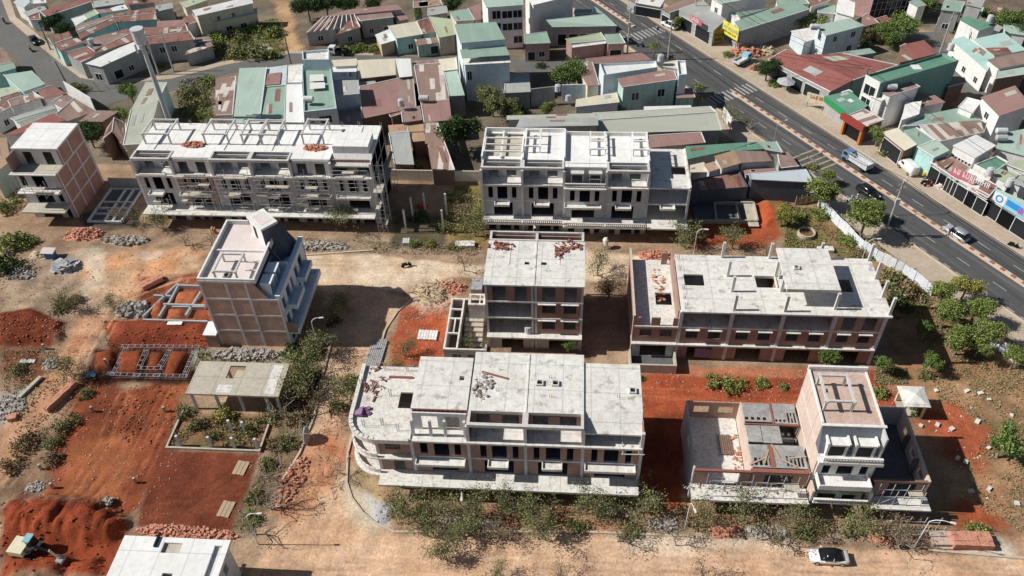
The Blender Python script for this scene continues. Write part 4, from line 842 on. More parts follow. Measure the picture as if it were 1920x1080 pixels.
o.hexa([(q.x,q.y,13.25)for q in pts],[(q.x,q.y,15.4)for q in pts]);o.build('tower_door','opening_shade',tw)
o=MB();a_,b_=Vector(ring[0]),Vector(ring[1]);pts=[a_+n_*.02,b_+n_*.02,b_-n_*.03,a_-n_*.03];o.hexa([(q.x,q.y,13.2)for q in pts],[(q.x,q.y,16.09)for q in pts]);o.build('tower_face','plaster',tw)
for y0_,y1_,x_ in((85.4,89.6,-39.9),(91.4,95.6,-40.2)):
 o=MB();o.box(fx1+.01,x_,y0_,y1_,Z2-.3,Z2-.1);o.box(x_-.14,x_,y0_,y1_,Z2-.1,Z2+.6);o.box(fx1,x_-.14,y0_,y0_+.14,Z2-.1,Z2+.6);o.box(fx1,x_-.14,y1_-.14,y1_,Z2-.1,Z2+.6);o.build('balcony','plaster_blue',Fb)
o=MB();o.box(fx1+.01,-39.8,fy0,fy1,Z1-.35,Z1-.1);o.box(-40.15,-39.75,fy0,fy1,Z1-.1,Z1+.75);o.box(fx1,-40.15,fy1-.2,fy1,Z1-.1,Z1+.75);o.build('balcony','plaster_blue',Fb)
wl(Fb,'balcony_end','brick','x',fx1+.02,-40.0,Z1-.1,Z1+1.9,fy0+.0,fy0+.2)
frame_top(Fb,-50.2,-47.0,84.2,88.0,13.2,14.6,'concrete_light',False);vent(Fb,-48.9,84.9,13.2,.9)
for y in(86.0,87.8):bx(Fb,'upstand','paver_pale',-46.5,-44.7,y,y+.15,13.2,13.45)
o=MB();o.box(-54.6,fx0,82.9,85.6,0,2.6);o.build('side_porch','brick',Fb);bx(Fb,'porch_roof','plaster',-54.8,fx0-.01,82.8,85.7,2.6,2.8)
for y in(87.5,91.5):bx(Fb,'side_canopy','plaster',-53.5,fx0,y,y+2.4,Z3-.6,Z3-.35)
# ---------------------------------------------------------------- open pavilion slab and its yard
Gp=thing('open_pavilion','flat tan concrete slab on square columns standing over weeds','pavilion',(-46,73,0))
sb(Gp,'roof_slab','slab_tan',-52.7,-39.4,70.6,76.7,3.55,3.85,[(-47.9,-46.7,73.6,76.0),(-47.9,-45.6,75.2,76.0)])
for x in(-52.2,-48.7,-45.3,-41.5,-39.9):
 for y in(71.0,76.2):bx(Gp,'column','concrete',x-.16,x+.16,y-.16,y+.16,0,3.54)
bx(Gp,'roof_patch','slab',-48.5,-46.4,71.0,72.4,3.85,3.87);bx(Gp,'roof_patch','slab',-41.6,-40.2,71.0,76.3,3.85,3.87)
Gy=thing('column_yard','low walled yard with a row of bare column stubs below the open pavilion','foundation',(-48,66,0))
bx(Gy,'kerb_wall','slab_tan',-54.2,-40.9,63.9,64.15,0,.35);bx(Gy,'kerb_wall','slab_tan',-54.2,-53.95,64.16,70.5,0,.35);bx(Gy,'kerb_wall','slab_tan',-41.15,-40.9,64.16,70.3,0,.35)
for x,y in((-52.3,64.5),(-47.9,64.5),(-44.6,64.5),(-40.2-1.2,64.5),(-46.0,67.4),(-44.0,67.2)):bx(Gy,'column_stub','concrete',x-.17,x+.17,y-.17,y+.17,0,2.3)
# ---------------------------------------------------------------- white house, bottom edge
Nb=thing('white_flat_roof_house','house with bright white flat roof and sunken light wells at the bottom edge','building',(-44,43,0))
sb(Nb,'roof_slab','slab_white',-50.4,-37.7,36.0,46.95,6.6,6.9,[(-44.2,-43.0,40.0,42.6),(-39.4,-38.5,40.4,46.2),(-45.4,-43.2,45.0,46.3)])
sb(Nb,'well_floor','slab_tan',-45.5,-43.1,44.9,46.4,6.2,6.55);sb(Nb,'well_floor','concrete',-39.5,-38.4,40.3,46.3,6.2,6.5);sb(Nb,'well_floor','concrete',-44.3,-42.9,39.9,42.7,5.9,6.2)
wl(Nb,'wall','plaster','x',-50.0,-38.1,0,6.6,46.3,46.5);wl(Nb,'wall','plaster','y',36,46.3,0,6.6,-38.3,-38.1,[(40,42,1,2.5),(44,45,4,5.5)]);wl(Nb,'wall','plaster','y',36,46.3,0,6.6,-50.0,-49.8)
bx(Nb,'gutter','black_paint',-46.4,-46.15,45.6,47.4,6.92,7.2);bx(Nb,'roof_rim','slab_white',-38.3,-37.7,36,46.9,6.9,7.05)
# ---------------------------------------------------------------- front right group
M=thing('balcony_house','tower house with white balustraded front, slate roof face and red tiled roof terrace','building',(34,65,0))
tx0,tx1,ty0,ty1=30.45,37.55,59.6,70.1
gridwall(M,'y',61.5,ty1,0,13.5,tx0,-1,'pink_render',(63.6,67.0,69.9),(Z1,Z2,Z3),'paver_pale',.16)
wl(M,'end_wall','pink_render','y',ty0,61.48,0,Z3,tx0,tx0+.2);wl(M,'end_wall','block','y',ty0,ty1,0,13.5,tx1-.2,tx1);wl(M,'rear_wall','pink_render','x',tx0+.2,tx1-.2,0,13.5,ty1-.2,ty1)
sb(M,'roof_terrace','paver_red',tx0+.2,tx1-.2,61.6,ty1-.22,13.2,13.5,[(31.6,32.3,66.4,67)])
o=MB();o.wall('x',tx0-.05,tx1+.05,13.45,14.3,ty1-.25,ty1+.05);o.build('rear_parapet','plaster',M);bx(M,'parapet_face','concrete',tx0+.1,tx1-.1,ty1-.29,ty1-.255,13.5,14.1)
wl(M,'side_parapet','plaster','y',61.6,ty1-.25,13.45,13.8,tx0-.02,tx0+.2);wl(M,'side_parapet','plaster','y',61.6,ty1-.25,13.45,13.65,tx1-.2,tx1+.02)
o=MB();o.hexa([(tx0+.02,60.0,Z3+.02),(tx1-.02,60.0,Z3+.02),(tx1-.02,61.58,Z3+.02),(tx0+.02,61.58,Z3+.02)],[(tx0+.02,61.3,13.5),(tx1-.02,61.3,13.5),(tx1-.02,61.58,13.5),(tx0+.02,61.58,13.5)]);o.build('slate_face','tile_dark',M)
bx(M,'ridge_cap','plaster',tx0-.05,tx1+.25,61.25,61.62,13.5,13.66)
for x in(31.15,34.35):
 o=MB()
 for xx in(x,x+2.1):o.box(xx,xx+.28,59.7,60.9,Z3+.02,11.9)
 o.box(x-.1,x+2.48,59.6,61.0,11.9,12.15);o.box(x-.15,x+.1,59.55,60.9,12.15,12.4);o.box(x+2.28,x+2.53,59.55,60.9,12.15,12.4);d=o.build('dormer','plaster',M)
 bx(d,'opening','opening_shade',x+.29,x+2.09,59.85,59.95,Z3+.05,11.85)  # near-black panel, shade painted where the dormer stands open
for z in(Z1,Z2,Z3):sb(M,'floor_slab','plaster',tx0+.2,tx1-.2,ty0+.01,ty1-.25,z-.26,z)
sb(M,'balcony','plaster',tx0-.1,tx1+.25,58.7,ty0,Z3-.5,Z3-.02);balustrade(M,tx0+.3,tx1,58.75,Z3-.02,m='plaster')
wl(M,'front_wall','plaster','x',tx0+.2,tx1-.2,Z2+.002,Z3-.28,ty0-.2,ty0,fr(tx0+.2,tx1-.2,[(.1,.24,Z2+.1,Z3-.6),(.36,.64,Z2+.1,Z3-.5),(.76,.9,Z2+.1,Z3-.6)],0,0))
canopy(M,tx0+.35,tx1-.6,ty0-.2,Z2+.35,1.9,'plaster',.9);wl(M,'front_wall','plaster','x',tx0+.2,tx1-.2,Z1+.002,Z2-.27,ty0-.2,ty0,[(tx0+1.2,tx1-1.3,Z1+.01,Z2-.7)])
for x in(tx0+.1,tx1-.1):bx(M,'balcony_wing','pink_render' if x<33 else 'plaster',x-.12,x+.12,57.7,ty0-.21,Z1,Z2-1.2)
balustrade(M,tx0+.3,tx1-.4,57.4,Z1,m='plaster');wl(M,'front_wall','plaster_green','x',tx0+.2,tx1-.2,0,Z1-.28,ty0-.2,ty0,[(32,34.2,0,2.5),(35,36.6,0.6,2.4)])
frame_top(M,31.0,34.2,63.6,67.6,13.5,15.2,'concrete_light',False,.26)
ml=thing('roofless_shell','roofless two storey shell with debris-strewn deck and form boards left of the white tower front','building',(23,65,0))
lx0,lx1,lm=16.25,30.2,23.2
sb(ml,'front_ledge','slab_dirty',lx0-.1,lx1+.1,57.3,59.5,Z1-.25,Z1);bx(ml,'ledge_rim','slab',lx0-.15,lx1+.1,57.18,57.3,Z1-.25,Z1+.1)
sb(ml,'deck','slab_dirty',lx0+.2,lm-.1,59.72,70.0,Z1-.25,Z1);sb(ml,'floor_slab','concrete_dark_or_shade',lm+.1,lx1,59.72,70.0,Z1-.25,Z1)
wl(ml,'side_wall','block','y',59.5,70.2,0,Z2-.1,lx0,lx0+.2,[(64,65.4,Z1+.8,Z1+2.2)]);wl(ml,'rear_wall','brick','x',lx0+.2,lm,0,Z2-.1,70.0,70.2,[(17.4,19.4,Z1+.9,Z1+2.4),(20.6,22.6,Z1+.9,Z1+2.4)])
wl(ml,'cross_wall','pink_render','y',59.9,70.2,0,Z2-.1,lm,lm+.2);wl(ml,'rear_wall','brick','x',lm+.2,lx1,0,Z2-.1,70.0,70.2)
wl(ml,'front_wall','brick','x',lx0+.2,lm,0,Z1-.26,59.5,59.7,[(18,21,0,2.4)]);wl(ml,'front_wall','brick','x',lm+.2,lx1,0,Z1-.26,59.5,59.7,[(24.5,28.5,0,2.5)])
wl(ml,'front_wall','brick','x',lm+.2,lx1,Z1+.002,Z2-.1,59.5,59.7,[(25.0,28.4,Z1+.01,Z2-.8)])
bx(ml,'front_beam','formred',lx0+.1,lm,59.3,59.62,Z2-.4,Z2-.1);bx(ml,'front_beam','formred',lm+.01,lx1,59.25,59.8,Z2-.08,Z2+.12)
wl(ml,'front_wall','brick','x',16.5,18.2,Z1+.002,Z2-.42,59.5,59.7);wl(ml,'front_wall','brick','x',21.9,lm-.01,Z1+.002,Z2-.42,59.5,59.7)
FBX=[(23.4,26.9,67.0,69.9),(27.1,30.1,66.8,70.0),(23.4,25.2,63.8,66.4),(25.3,27.6,63.7,66.4),(23.4,30.0,60.0,63.4)]
for k,(u0,u1,v0,v1)in enumerate(FBX):
 holes=[]
 if k==0:holes=[(u0+.1+j*.75,u0+.55+j*.75,67.3,67.75)for j in range(4)]
 if k==1:holes=[(28.9+j*.4,29.15+j*.4,67.0,68.6)for j in range(3)]+[(27.3+j*.5,27.6+j*.5,67.1,67.5)for j in range(3)]
 if k==4:holes=[(27.6+j*.45,27.9+j*.45,60.3,61.8)for j in range(5)]+[(23.7+j*.6,24.1+j*.6,60.3,61.4)for j in range(4)]
 sb(ml,'form_panel','formply',u0,u1,v0,v1,Z2-.12+k*.01,Z2+.02+k*.01,holes)
bx(ml,'form_strip','formred',25.6,26.2,60.1,63.3,Z2+.07,Z2+.11);bx(ml,'form_beam','formred',26.92,27.08,66.7,70,Z2-.2,Z2+.15);bx(ml,'form_beam','formred',23.3,30.1,66.5,66.68,Z2-.2,Z2+.1)
for k in range(5):o=MB();o.obox((24+k*1.25,60.8+(k%3)*.8,Z2+.14),2.2,.22,.05,0.5+k*.7);o.build('loose_board','wood',ml)
mr=thing('shaded_shell','low roofless shell in shadow right of the white tower front','building',(41,65,0))
wl(mr,'end_wall','pink_render','y',58.9,70.2,0,Z2,44.0,44.25,[(60.4,61.8,Z1+1,Z1+2.3),(63.6,64.9,Z1+1,Z1+2.2),(67,68.2,Z1+.9,Z1+2.3)]);wl(mr,'rear_wall','block','x',40.8,44.0,0,Z2,70.0,70.2)
sb(mr,'deck','concrete_dark_or_shade',tx1+.02,44.0,58.9,69.9,Z1-.3,Z1-.05);bx(mr,'front_beam','mudbrick',tx1+.1,43.98,58.8,59.15,Z2-.5,Z2-.1)
sb(mr,'front_ledge','slab',tx1+.1,44.7,57.0,58.85,Z1-.25,Z1-.01);wl(mr,'front_wall','brick','x',tx1+.1,43.98,0,Z1-.31,59.3,59.5,[(39,42.5,0,2.5)]);bx(mr,'wall_stub','brick',38.0,39.6,58.95,59.15,Z1-.04,Z2-.6);bx(mr,'wall_stub','brick',42.9,43.9,58.95,59.15,Z1-.04,Z2-.6)
for y in(62.4,66.0):bx(mr,'buttress','concrete_dark_or_shade',43.4,43.99,y-.15,y+.15,Z1-.04,Z2-.5)
for z,y_ in((Z1,1.6),(Z2,1.2)):bx(M,'inner_wall_or_shade','opening_shade',tx0+.25,tx1-.25,ty0+y_,ty0+y_+.1,z+.03,z+3.0);sb(M,'floor_shade','concrete_dark_or_shade',tx0+.25,tx1-.25,ty0+.03,ty0+y_,z+.01,z+.03)  # dark wall and floor sheet added: shade behind the openings put into colour
Gz=thing('garden_gazebo','small square shelter with pale pyramid roof on four posts in the field','gazebo',(48,75.3,0))
o=MB();ap=(48.05,75.3,3.35);c_=[(46.25,73.45,2.8),(49.75,73.45,2.8),(49.75,77.1,2.8),(46.25,77.1,2.8)]
for i in range(4):o.q([c_[i],c_[(i+1)%4],ap])
o.hexa([(q[0],q[1],2.65)for q in c_],c_);o.build('roof','slab',Gz)
for x,y in((46.7,73.9),(49.3,73.9),(49.3,76.7),(46.7,76.7)):bx(Gz,'post','cream_wall',x-.13,x+.13,y-.13,y+.13,0,2.64)
bx(Gz,'floor','slab_tan',46.6,49.4,73.8,76.8,0,.12)
F1=thing('house_foundation','ground beam frame filled with red earth beside the brick end wall of the blue tower','foundation',(-60,92,0))
for a in((-64.0,-60.2,95.7,96.0),(-66.8,-56.3,87.6,87.9),(-64.9,-58,91.2,91.5)):bx(F1,'beam','stone_gray',a[0],a[1],a[2],a[3],0,.75)
def beam2(root,a,b,h=.75,w_=.3,m='stone_gray'):
 o=MB();d=Vector((b[0]-a[0],b[1]-a[1])).normalized();n_=Vector((-d.y,d.x))*w_/2
 bt=[(a[0]-n_.x,a[1]-n_.y),(b[0]-n_.x,b[1]-n_.y),(b[0]+n_.x,b[1]+n_.y),(a[0]+n_.x,a[1]+n_.y)];o.hexa([(q[0],q[1],0)for q in bt],[(q[0],q[1],h)for q in bt]);return o.build('beam',m,root)
vf=V(0,470,4)
for a,b in(((1340,265),(1080,515)),((1350,270),(1270,420)),((1160,355),(1290,360)),((1250,430),(1200,515)),((1510,330),(1400,505)),((1300,440),(1540,440))):beam2(F1,vf(*a)[:2],vf(*b)[:2],.7)
F2=thing('house_foundation','freshly dug foundation with thin reinforcement cages around red earth mounds','foundation',(-62,79,0))
def cage(a,b):
 o=MB();a,b=Vector((a[0],a[1],0.35)),Vector((b[0],b[1],0.35));d=(b-a);L_=d.length;d.normalize();n_=Vector((-d.y,d.x,0))*.3
 for s_ in(-1,1):
  for z in(0,.4):o.tube(a+n_*s_+Vector((0,0,z)),b+n_*s_+Vector((0,0,z)),.03,n=4)
 k=0.4
 while k<L_:c=a+d*k;o.tube(c-n_+Vector((0,0,.46)),c+n_+Vector((0,0,.42)),.06,n=4);k+=1.0
 o.build('rebar_cage','steel',F2)
for a,b in(((910,740),(1530,745)),((960,745),(860,950)),((1110,760),(1050,900)),((1290,760),(1200,900)),((1470,770),(1390,960)),((850,950),(1420,965)),((1050,905),(1240,905))):cage(vf(*a),vf(*b))
for a in((830,935),(1180,950),(1030,950)):q=vf(*a);bx(F2,'footing','concrete_dark_or_shade',q[0]-.5,q[0]+.5,q[1]-.4,q[1]+.4,.0,.5)
vh=V(1200,220,5.333)
F3=thing('house_foundation','brown low-walled foundation plot under dark shade right of the far grey terrace','foundation',(26,116,0))
for a,b in(((500,875),(1130,880)),((1130,880),(1170,1060)),((490,1060),(1170,1062)),((740,880),(760,1060)),((950,880),(1000,1060))):beam2(F3,vh(*a)[:2],vh(*b)[:2],.8,.3,'slab_tan')
q0,q1=vh(500,875),vh(1140,1062);sb(F3,'floor_slab','concrete_dark_or_shade',q0[0]+.3,q1[0]-.5,q1[1]+.3,q0[1]-.3,.1,.3)
q=vh(1120,970);bx(F3,'pale_strip','slab_tan',q[0]-1.2,q[0]+.6,q[1]-4,q[1]+4,.31,.45)
# ================================================================== THE TOWN
A_=V(0,0,4);B_=V(480,0,4);C_=V(960,0,4);D_=V(1440,0,4);E_=V(1440,220,4);F_=V(0,220,4);G_=V(440,220,4);T_=V(1640,0,4.911);W_=V(1200,220,5.333);I_=V(0,0,1)
RW=random.Random(21)
def panel_pts(v,p,z):
 zz=z if isinstance(z,(tuple,list))else(z,z,z,z)
 return[Vector(v(p[i][0],p[i][1],zz[i]))for i in range(4)]
def inset(pts,d):
 c=sum(pts,Vector())/4;out=[]
 for q in pts:
  w_=Vector((c.x-q.x,c.y-q.y,0));L_=w_.length
  out.append(q+w_*(min(d*1.4,L_*.4)/max(L_,.01)))
 return out
def win(root,a,b,t,zlo,zhi,w_=1.1,frame='white_paint',kind='window',bars=True):
 """a window set on the wall between a and b (outward normal to the right of a->b)"""
 d=Vector((b.x-a.x,b.y-a.y,0));L_=d.length;d.normalize();n_=Vector((d.y,-d.x,0))
 c=Vector((a.x,a.y,0))+d*(L_*t)
 def slab_(o,u0,u1,z0,z1,e0,e1):
  bt=[c+d*u0+n_*e1,c+d*u1+n_*e1,c+d*u1+n_*e0,c+d*u0+n_*e0];o.hexa([(q.x,q.y,z0)for q in bt],[(q.x,q.y,z1)for q in bt])
 o=MB();h=w_/2
 for u0,u1,z0,z1 in((-h-.1,-h,zlo-.1,zhi+.1),(h,h+.1,zlo-.1,zhi+.1),(-h,h,zlo-.1,zlo),(-h,h,zhi,zhi+.1)):slab_(o,u0,u1,z0,z1,-.05,.07)
 if bars and kind=='window':slab_(o,-.04,.04,zlo,zhi,-.02,.05)
 f=o.build(kind,frame,root);p=MB();slab_(p,-h,h,zlo,zhi,-.04,.025);p.build('pane','window_dark',f)  # on open fronts this dark pane is painted shade for the inside
 return f
def house(name,label,v,panels,wall='plaster',cat='house',wins=(),auto=0,group=None,par=None,roofw=None):
 """panels: (4 photo points near-left, near-right, far-right, far-left, height(s), roof material[, wall material])"""
 first=panel_pts(v,panels[0][0],panels[0][1]);c=sum(first,Vector())/4
 root=thing(name,label,cat,(c.x,c.y,0),group)
 for k,pn in enumerate(panels):
  pts=panel_pts(v,pn[0],pn[1]);rm=pn[2];wm=pn[3]if len(pn)>3 else wall
  up=Vector((0,0,.09));o=MB()
  eu=(pts[1]-pts[0]);L0=eu.length;eu.normalize();Lv=(pts[3]-pts[0]).length
  tu=lambda q:((q-pts[0]).dot(eu),(q-pts[0]-eu*(q-pts[0]).dot(eu)).length)
  if par is None or k>=(par[2]if len(par)>2 else 99):
   tp=[q+up*.5 for q in pts];bt=[q-up*.5 for q in pts]
  else:
   ins=inset(pts,.2);tp=[q-Vector((0,0,par[0]))for q in ins];bt=[q-up for q in tp]
  o.q([tuple(q)for q in tp],[tu(q)for q in tp]);o.q([tuple(q)for q in reversed(bt)])
  for i in range(4):j=(i+1)%4;o.q([tuple(bt[i]),tuple(bt[j]),tuple(tp[j]),tuple(tp[i])],[(0,0),(.1,0),(.1,.1),(0,.1)])
  o.build('roof',rm,root)
  if par is None and RW.random()<.75 and rm not in('slab','slab_white'):
   for _ in range(RW.choice((1,1,2))):
    a,b=RW.uniform(.05,.7),RW.uniform(.05,.6);c_,e_=a+RW.uniform(.1,.25),b+RW.uniform(.2,.4)
    f=lambda u,w_:tuple((tp[0].lerp(tp[1],u)).lerp(tp[3].lerp(tp[2],u),w_)+up*.25)
    q=MB();q.q([f(a,b),f(c_,b),f(c_,e_),f(a,e_)],[(0,0),(1.5,0),(1.5,2),(0,2)]);q.build('roof_patch',RW.choice(('r_rustpale','r_gray','r_brown','r_rust','r_graygreen',rm)),root)
  if par is None and RW.random()<.55:
   o=MB()
   k0=RW.randrange(4)
   for i in(k0,(k0+1)%4):o.tube(tp[i]+up*.3,tp[(i+1)%4]+up*.3,.11,n=4)
   o.build('roof_trim',RW.choice(('r_white','plaster','galv')),root)
  if wm:
   wi=inset(pts,.22)if par is None or k>=(par[2]if len(par)>2 else 99)else pts
   o=MB()
   if par is None or k>=(par[2]if len(par)>2 else 99):
    for i in range(4):
     j=(i+1)%4;a,b=wi[i],wi[j]
     o.q([(a.x,a.y,-.3),(b.x,b.y,-.3),(b.x,b.y,b.z-.05),(a.x,a.y,a.z-.05)])
   else:
    inn=inset(pts,.2)
    for i in range(4):
     j=(i+1)%4;a,b,ai,bi=pts[i],pts[j],inn[i],inn[j]
     o.q([(a.x,a.y,-.3),(b.x,b.y,-.3),(b.x,b.y,b.z),(a.x,a.y,a.z)]);o.q([tuple(a),tuple(b),tuple(bi),tuple(ai)]);o.q([(ai.x,ai.y,ai.z),(bi.x,bi.y,bi.z),(bi.x,bi.y,bi.z-par[0]-.1),(ai.x,ai.y,ai.z-par[0]-.1)][::-1])
   o.build('wall',wm,root)
   for wn_ in[q for q in wins if q[0]==k]:
    _,e,t,z0,z1,ww,kd=wn_;win(root,wi[e],wi[(e+1)%4],t,z0,z1,ww,kind=kd)
   if auto and k<auto:
    for e in(0,1)if(wi[1].x<0)else(0,3):
     a,b=wi[e],wi[(e+1)%4];L_=math.hypot(b.x-a.x,b.y-a.y);zt=min(a.z,b.z);n_=int(L_/3.6)
     for q in range(n_):
      for zb in([1.0]+([4.3]if zt>6.2 else[])+([7.6]if zt>9.4 else[])):
       if RW.random()<.85 and zb+1.3<zt-.2:win(root,a,b,(q+.5)/n_+RW.uniform(-.03,.03),zb,zb+1.25,RW.uniform(.9,1.3),kind='window')
 return root
def tank(v,x,y,z,label,mat='galv',up=False):
 p=v(x,y,z);t=thing('water_tank',label,'tank',p);o=MB()
 if up:o.cyl(p,.6,p[2]+.25,p[2]+1.6,12);o.cyl(p,.3,p[2]+1.6,p[2]+1.75,10)
 else:
  ring=lambda x_,r:[(p[0]+x_,p[1]+r*math.cos(2*math.pi*i/12),p[2]+.85+r*math.sin(2*math.pi*i/12))for i in range(12)]
  o.hexa(ring(-.9,.58),ring(.9,.58));o.hexa(ring(.9,.58),ring(1.05,.3));o.hexa(ring(-1.05,.3),ring(-.9,.58))
 o.build('tank_body',mat,t);f=MB()
 for dx in(-.6,.6):
  for dy in(-.35,.35):f.box(p[0]+dx-.05,p[0]+dx+.05,p[1]+dy-.05,p[1]+dy+.05,p[2]-.02,p[2]+.35)
 f.box(p[0]-.65,p[0]+.65,p[1]-.4,p[1]+.4,p[2]+.2,p[2]+.26)
 f.build('stand_frame','steel',t);return t
H=house
TK=[(B_,1090,800,5,'silver water tank on the purple-brown roof'),(A_,690,340,5,'water tank on the parapet box of the corner house'),(T_,1050,205,7,'steel tank beside the solar heater on the white gabled house'),(C_,1110,465,8.3,'water tank between the mint house and the small tower'),(T_,690,470,10,'water tank at the rear end of the teal-walled tower'),(E_,1650,440,5,'white tank on the roof junction behind the pink signboard'),(E_,1800,520,5,'tank behind the blue signboard'),(C_,420,760,1,'small tank beside the steel-tanked garden wall')]
# ---- upper left quarter, around the bend of the side street
H('long_shed','long shed with bright red roof and stained concrete wall by the bend, top left',A_,[([(345,128),(690,12),(665,-16),(300,86)],4.5,'r_red')],'gray_wall','shed')
H('shed','small grey-roofed shed at the street side next to the red long shed',A_,[([(205,125),(350,70),(330,40),(172,92)],3.2,'r_gray')],'pale_blue','shed')
H('shed','little lean-to with dull red roof at the corner of the long red shed',A_,[([(222,152),(305,148),(292,98),(215,132)],3.0,'r_red')],'pale_blue','shed')
H('house','patchwork roof house with white, lime and brown sheets below the long red shed',A_,[([(572,192),(655,142),(630,112),(532,142)],(3.6,3.8,4,3.8),'r_white'),([(655,142),(742,104),(710,74),(630,112)],3.9,'r_lime'),([(742,104),(850,88),(828,64),(710,74)],3.9,'r_brown'),([(850,88),(960,70),(930,32),(828,62)],3.9,'r_white')],'pale_teal')
H('row_house','narrow brown roof row running beside the patchwork roof house',A_,[([(570,240),(852,130),(842,104),(566,200)],4.2,'r_brown'),([(852,130),(1172,98),(1160,52),(842,104)],4.2,'r_rust')],'pale_teal')
H('row_house','brown roofed row with teal gable wall in front of the narrow brown row',A_,[([(600,296),(872,168),(848,132),(582,250)],(4.6,4.6,5,5),'r_rust'),([(872,168),(1178,146),(1164,100),(848,132)],(4.6,4.6,5,5),'r_rust')],'pale_teal',auto=1)
H('house','street-end house with two flat brown roofs and turquoise front at the kerb',A_,[([(446,386),(638,318),(575,285),(400,330)],4,'r_rust'),([(392,332),(545,280),(515,236),(360,288)],3.8,'r_rust')],'pale_teal',auto=1)
H('corner_house','large corner house with white front roof and long grey wall by the bend',A_,[([(640,478),(758,502),(1070,360),(1020,300)],(4.6,4.6,5,5),'r_white'),([(492,396),(606,470),(742,408),(660,350)],4.2,'r_rust'),([(700,410),(1020,300),(985,252),(790,340)],5.2,'r_rust'),([(1084,338),(1460,298),(1420,236),(1072,282)],(4.8,4.8,5.2,5.2),'r_rust'),([(700,378),(960,262),(900,258),(690,296)],5.0,'r_brown')],'gray_wall',wins=[(0,0,.5,.8,2.4,1.8,'window'),(3,0,.3,2.4,3.8,1.2,'window'),(3,0,.55,2.4,3.8,1.2,'window'),(0,1,.3,0.4,2.4,2,'door'),(0,1,.62,1,2.3,1.2,'window')])
H('house','brown roofed house directly behind the grey wall of the large corner house',A_,[([(1086,270),(1400,232),(1388,196),(1080,206)],4.6,'r_rust')],'gray_wall')
H('shed','rusty porch shed at the right end of the large corner house',A_,[([(1386,414),(1600,345),(1580,310),(1400,384)],3.0,'r_rustpale'),([(1462,318),(1585,305),(1570,272),(1460,284)],3.2,'r_brown')],'gray_wall','shed')
H('house','pale house with white ridge roof and lower bluish wing, top left of the weedy lot',A_,[([(1470,122),(1900,24),(1885,-30),(1440,78)],(6.2,6.2,6.8,6.6),'r_white'),([(1600,172),(1930,104),(1925,60),(1592,136)],3.8,'r_bluegray')],'cream_wall',wins=[(0,0,.35,4,5,.7,'window'),(0,0,.62,4,5,.7,'window'),(1,0,.3,1,2.2,1.4,'window'),(1,0,.65,1,2.2,1.4,'window')])
H('house','lime green roof house at the very top left of the pale ridge house',A_,[([(1385,62),(1560,0),(1530,-40),(1350,20)],4.2,'r_lime')],'cream_wall')
H('shed','small rust roof shed with white edging touching the pale ridge house',A_,[([(1400,192),(1482,162),(1442,104),(1368,136)],3.6,'r_rust')],'plaster','shed')
H('house','dark brown roof house at the left frame edge above the green lean-to',A_,[([(-60,500),(90,470),(40,382),(-60,380)],4,'r_brown')],'gray_wall')
H('house','dark teal roofed building by the street at the left frame edge',A_,[([(-60,560),(122,512),(100,470),(-60,505)],4.2,'r_green')],'pale_teal')
H('house','wide pale green roof house at the inner corner of the street bend, left edge',A_,[([(172,690),(340,630),(240,530),(26,562)],(3.8,3.6,4.2,4.4),'r_green_pale')],'pale_teal')
H('shed','lime sheet roof shed at the left frame edge beneath the wide pale green roof',A_,[([(-40,750),(132,690),(100,650),(-40,670)],3.8,'r_lime')],'plaster','shed')
H('house','white walled house with striped brown roofs at the left frame edge',A_,[([(-60,880),(84,802),(60,756),(-60,790)],4.2,'r_rust'),([(84,802),(312,740),(285,690),(60,756)],4.2,'r_rustpale')],'plaster',auto=2)
H('house','brown roofed house with rusty striped extension ending at a long white wall',A_,[([(330,742),(505,702),(390,642),(248,690)],4.2,'r_rust'),([(505,912),(722,832),(560,738),(425,856)],(3.6,3.6,4,4),'r_rustpale'),([(470,812),(560,738),(500,700),(390,768)],4,'r_brown')],'plaster')
o=MB();a,b=Vector(A_(530,742)),Vector(A_(732,870));d=(b-a).normalized();n_=Vector((-d.y,d.x,0))*.15;bt=[a,b,b+n_,a+n_];o.hexa([(q.x,q.y,0)for q in bt],[(q.x,q.y,4.4)for q in bt]);tag(o.build('boundary_wall','plaster'),'tall white street wall at the end of the rusty striped roof','wall')
H('shed','narrow dark green roof lean-to between the brown houses at the left',A_,[([(130,922),(432,818),(392,786),(80,888)],3.8,'r_green')],'plaster','shed')
H('house','long dull red roof house behind the bare white roof of the narrow tower',A_,[([(120,1012),(490,905),(400,850),(30,1012)],4.2,'r_red')],'plaster')
H('house','flat brown sheet roof house next to the round dark tree behind the narrow tower',A_,[([(590,912),(765,915),(895,832),(700,828)],3.6,'r_brown')],'mudbrick')
H('old_house','old dark house with ribbed brown double roof beside the narrow tower',A_,[([(770,1045),(842,985),(856,884),(800,960)],(5.2,5.2,6,5.2),'r_maroon'),([(842,990),(945,1082),(944,930),(856,884)],(5.6,4.6,4.6,6),'r_brown')],'mudbrick',wins=[(1,0,.3,2.4,3.6,1,'window'),(1,0,.75,2.4,3.6,1,'window')])
H('warehouse','bent beige sheet roof warehouse with teal end wall below the tall steel mast',A_,[([(925,1090),(1100,1080),(1190,750),(984,822)],(6,6,6.6,6.6),'r_graygreen','cream_wall'),([(984,822),(1190,750),(1252,622),(1090,622)],(6.6,6.6,6,6),'r_graygreen','pale_teal')],'pale_teal','warehouse')
H('house','brown tiled house with pale teal side wall at the left frame edge',F_,[([(-60,440),(78,330),(50,150),(-60,165)],(5.4,5.4,5.8,6),'r_tan')],'pale_teal')
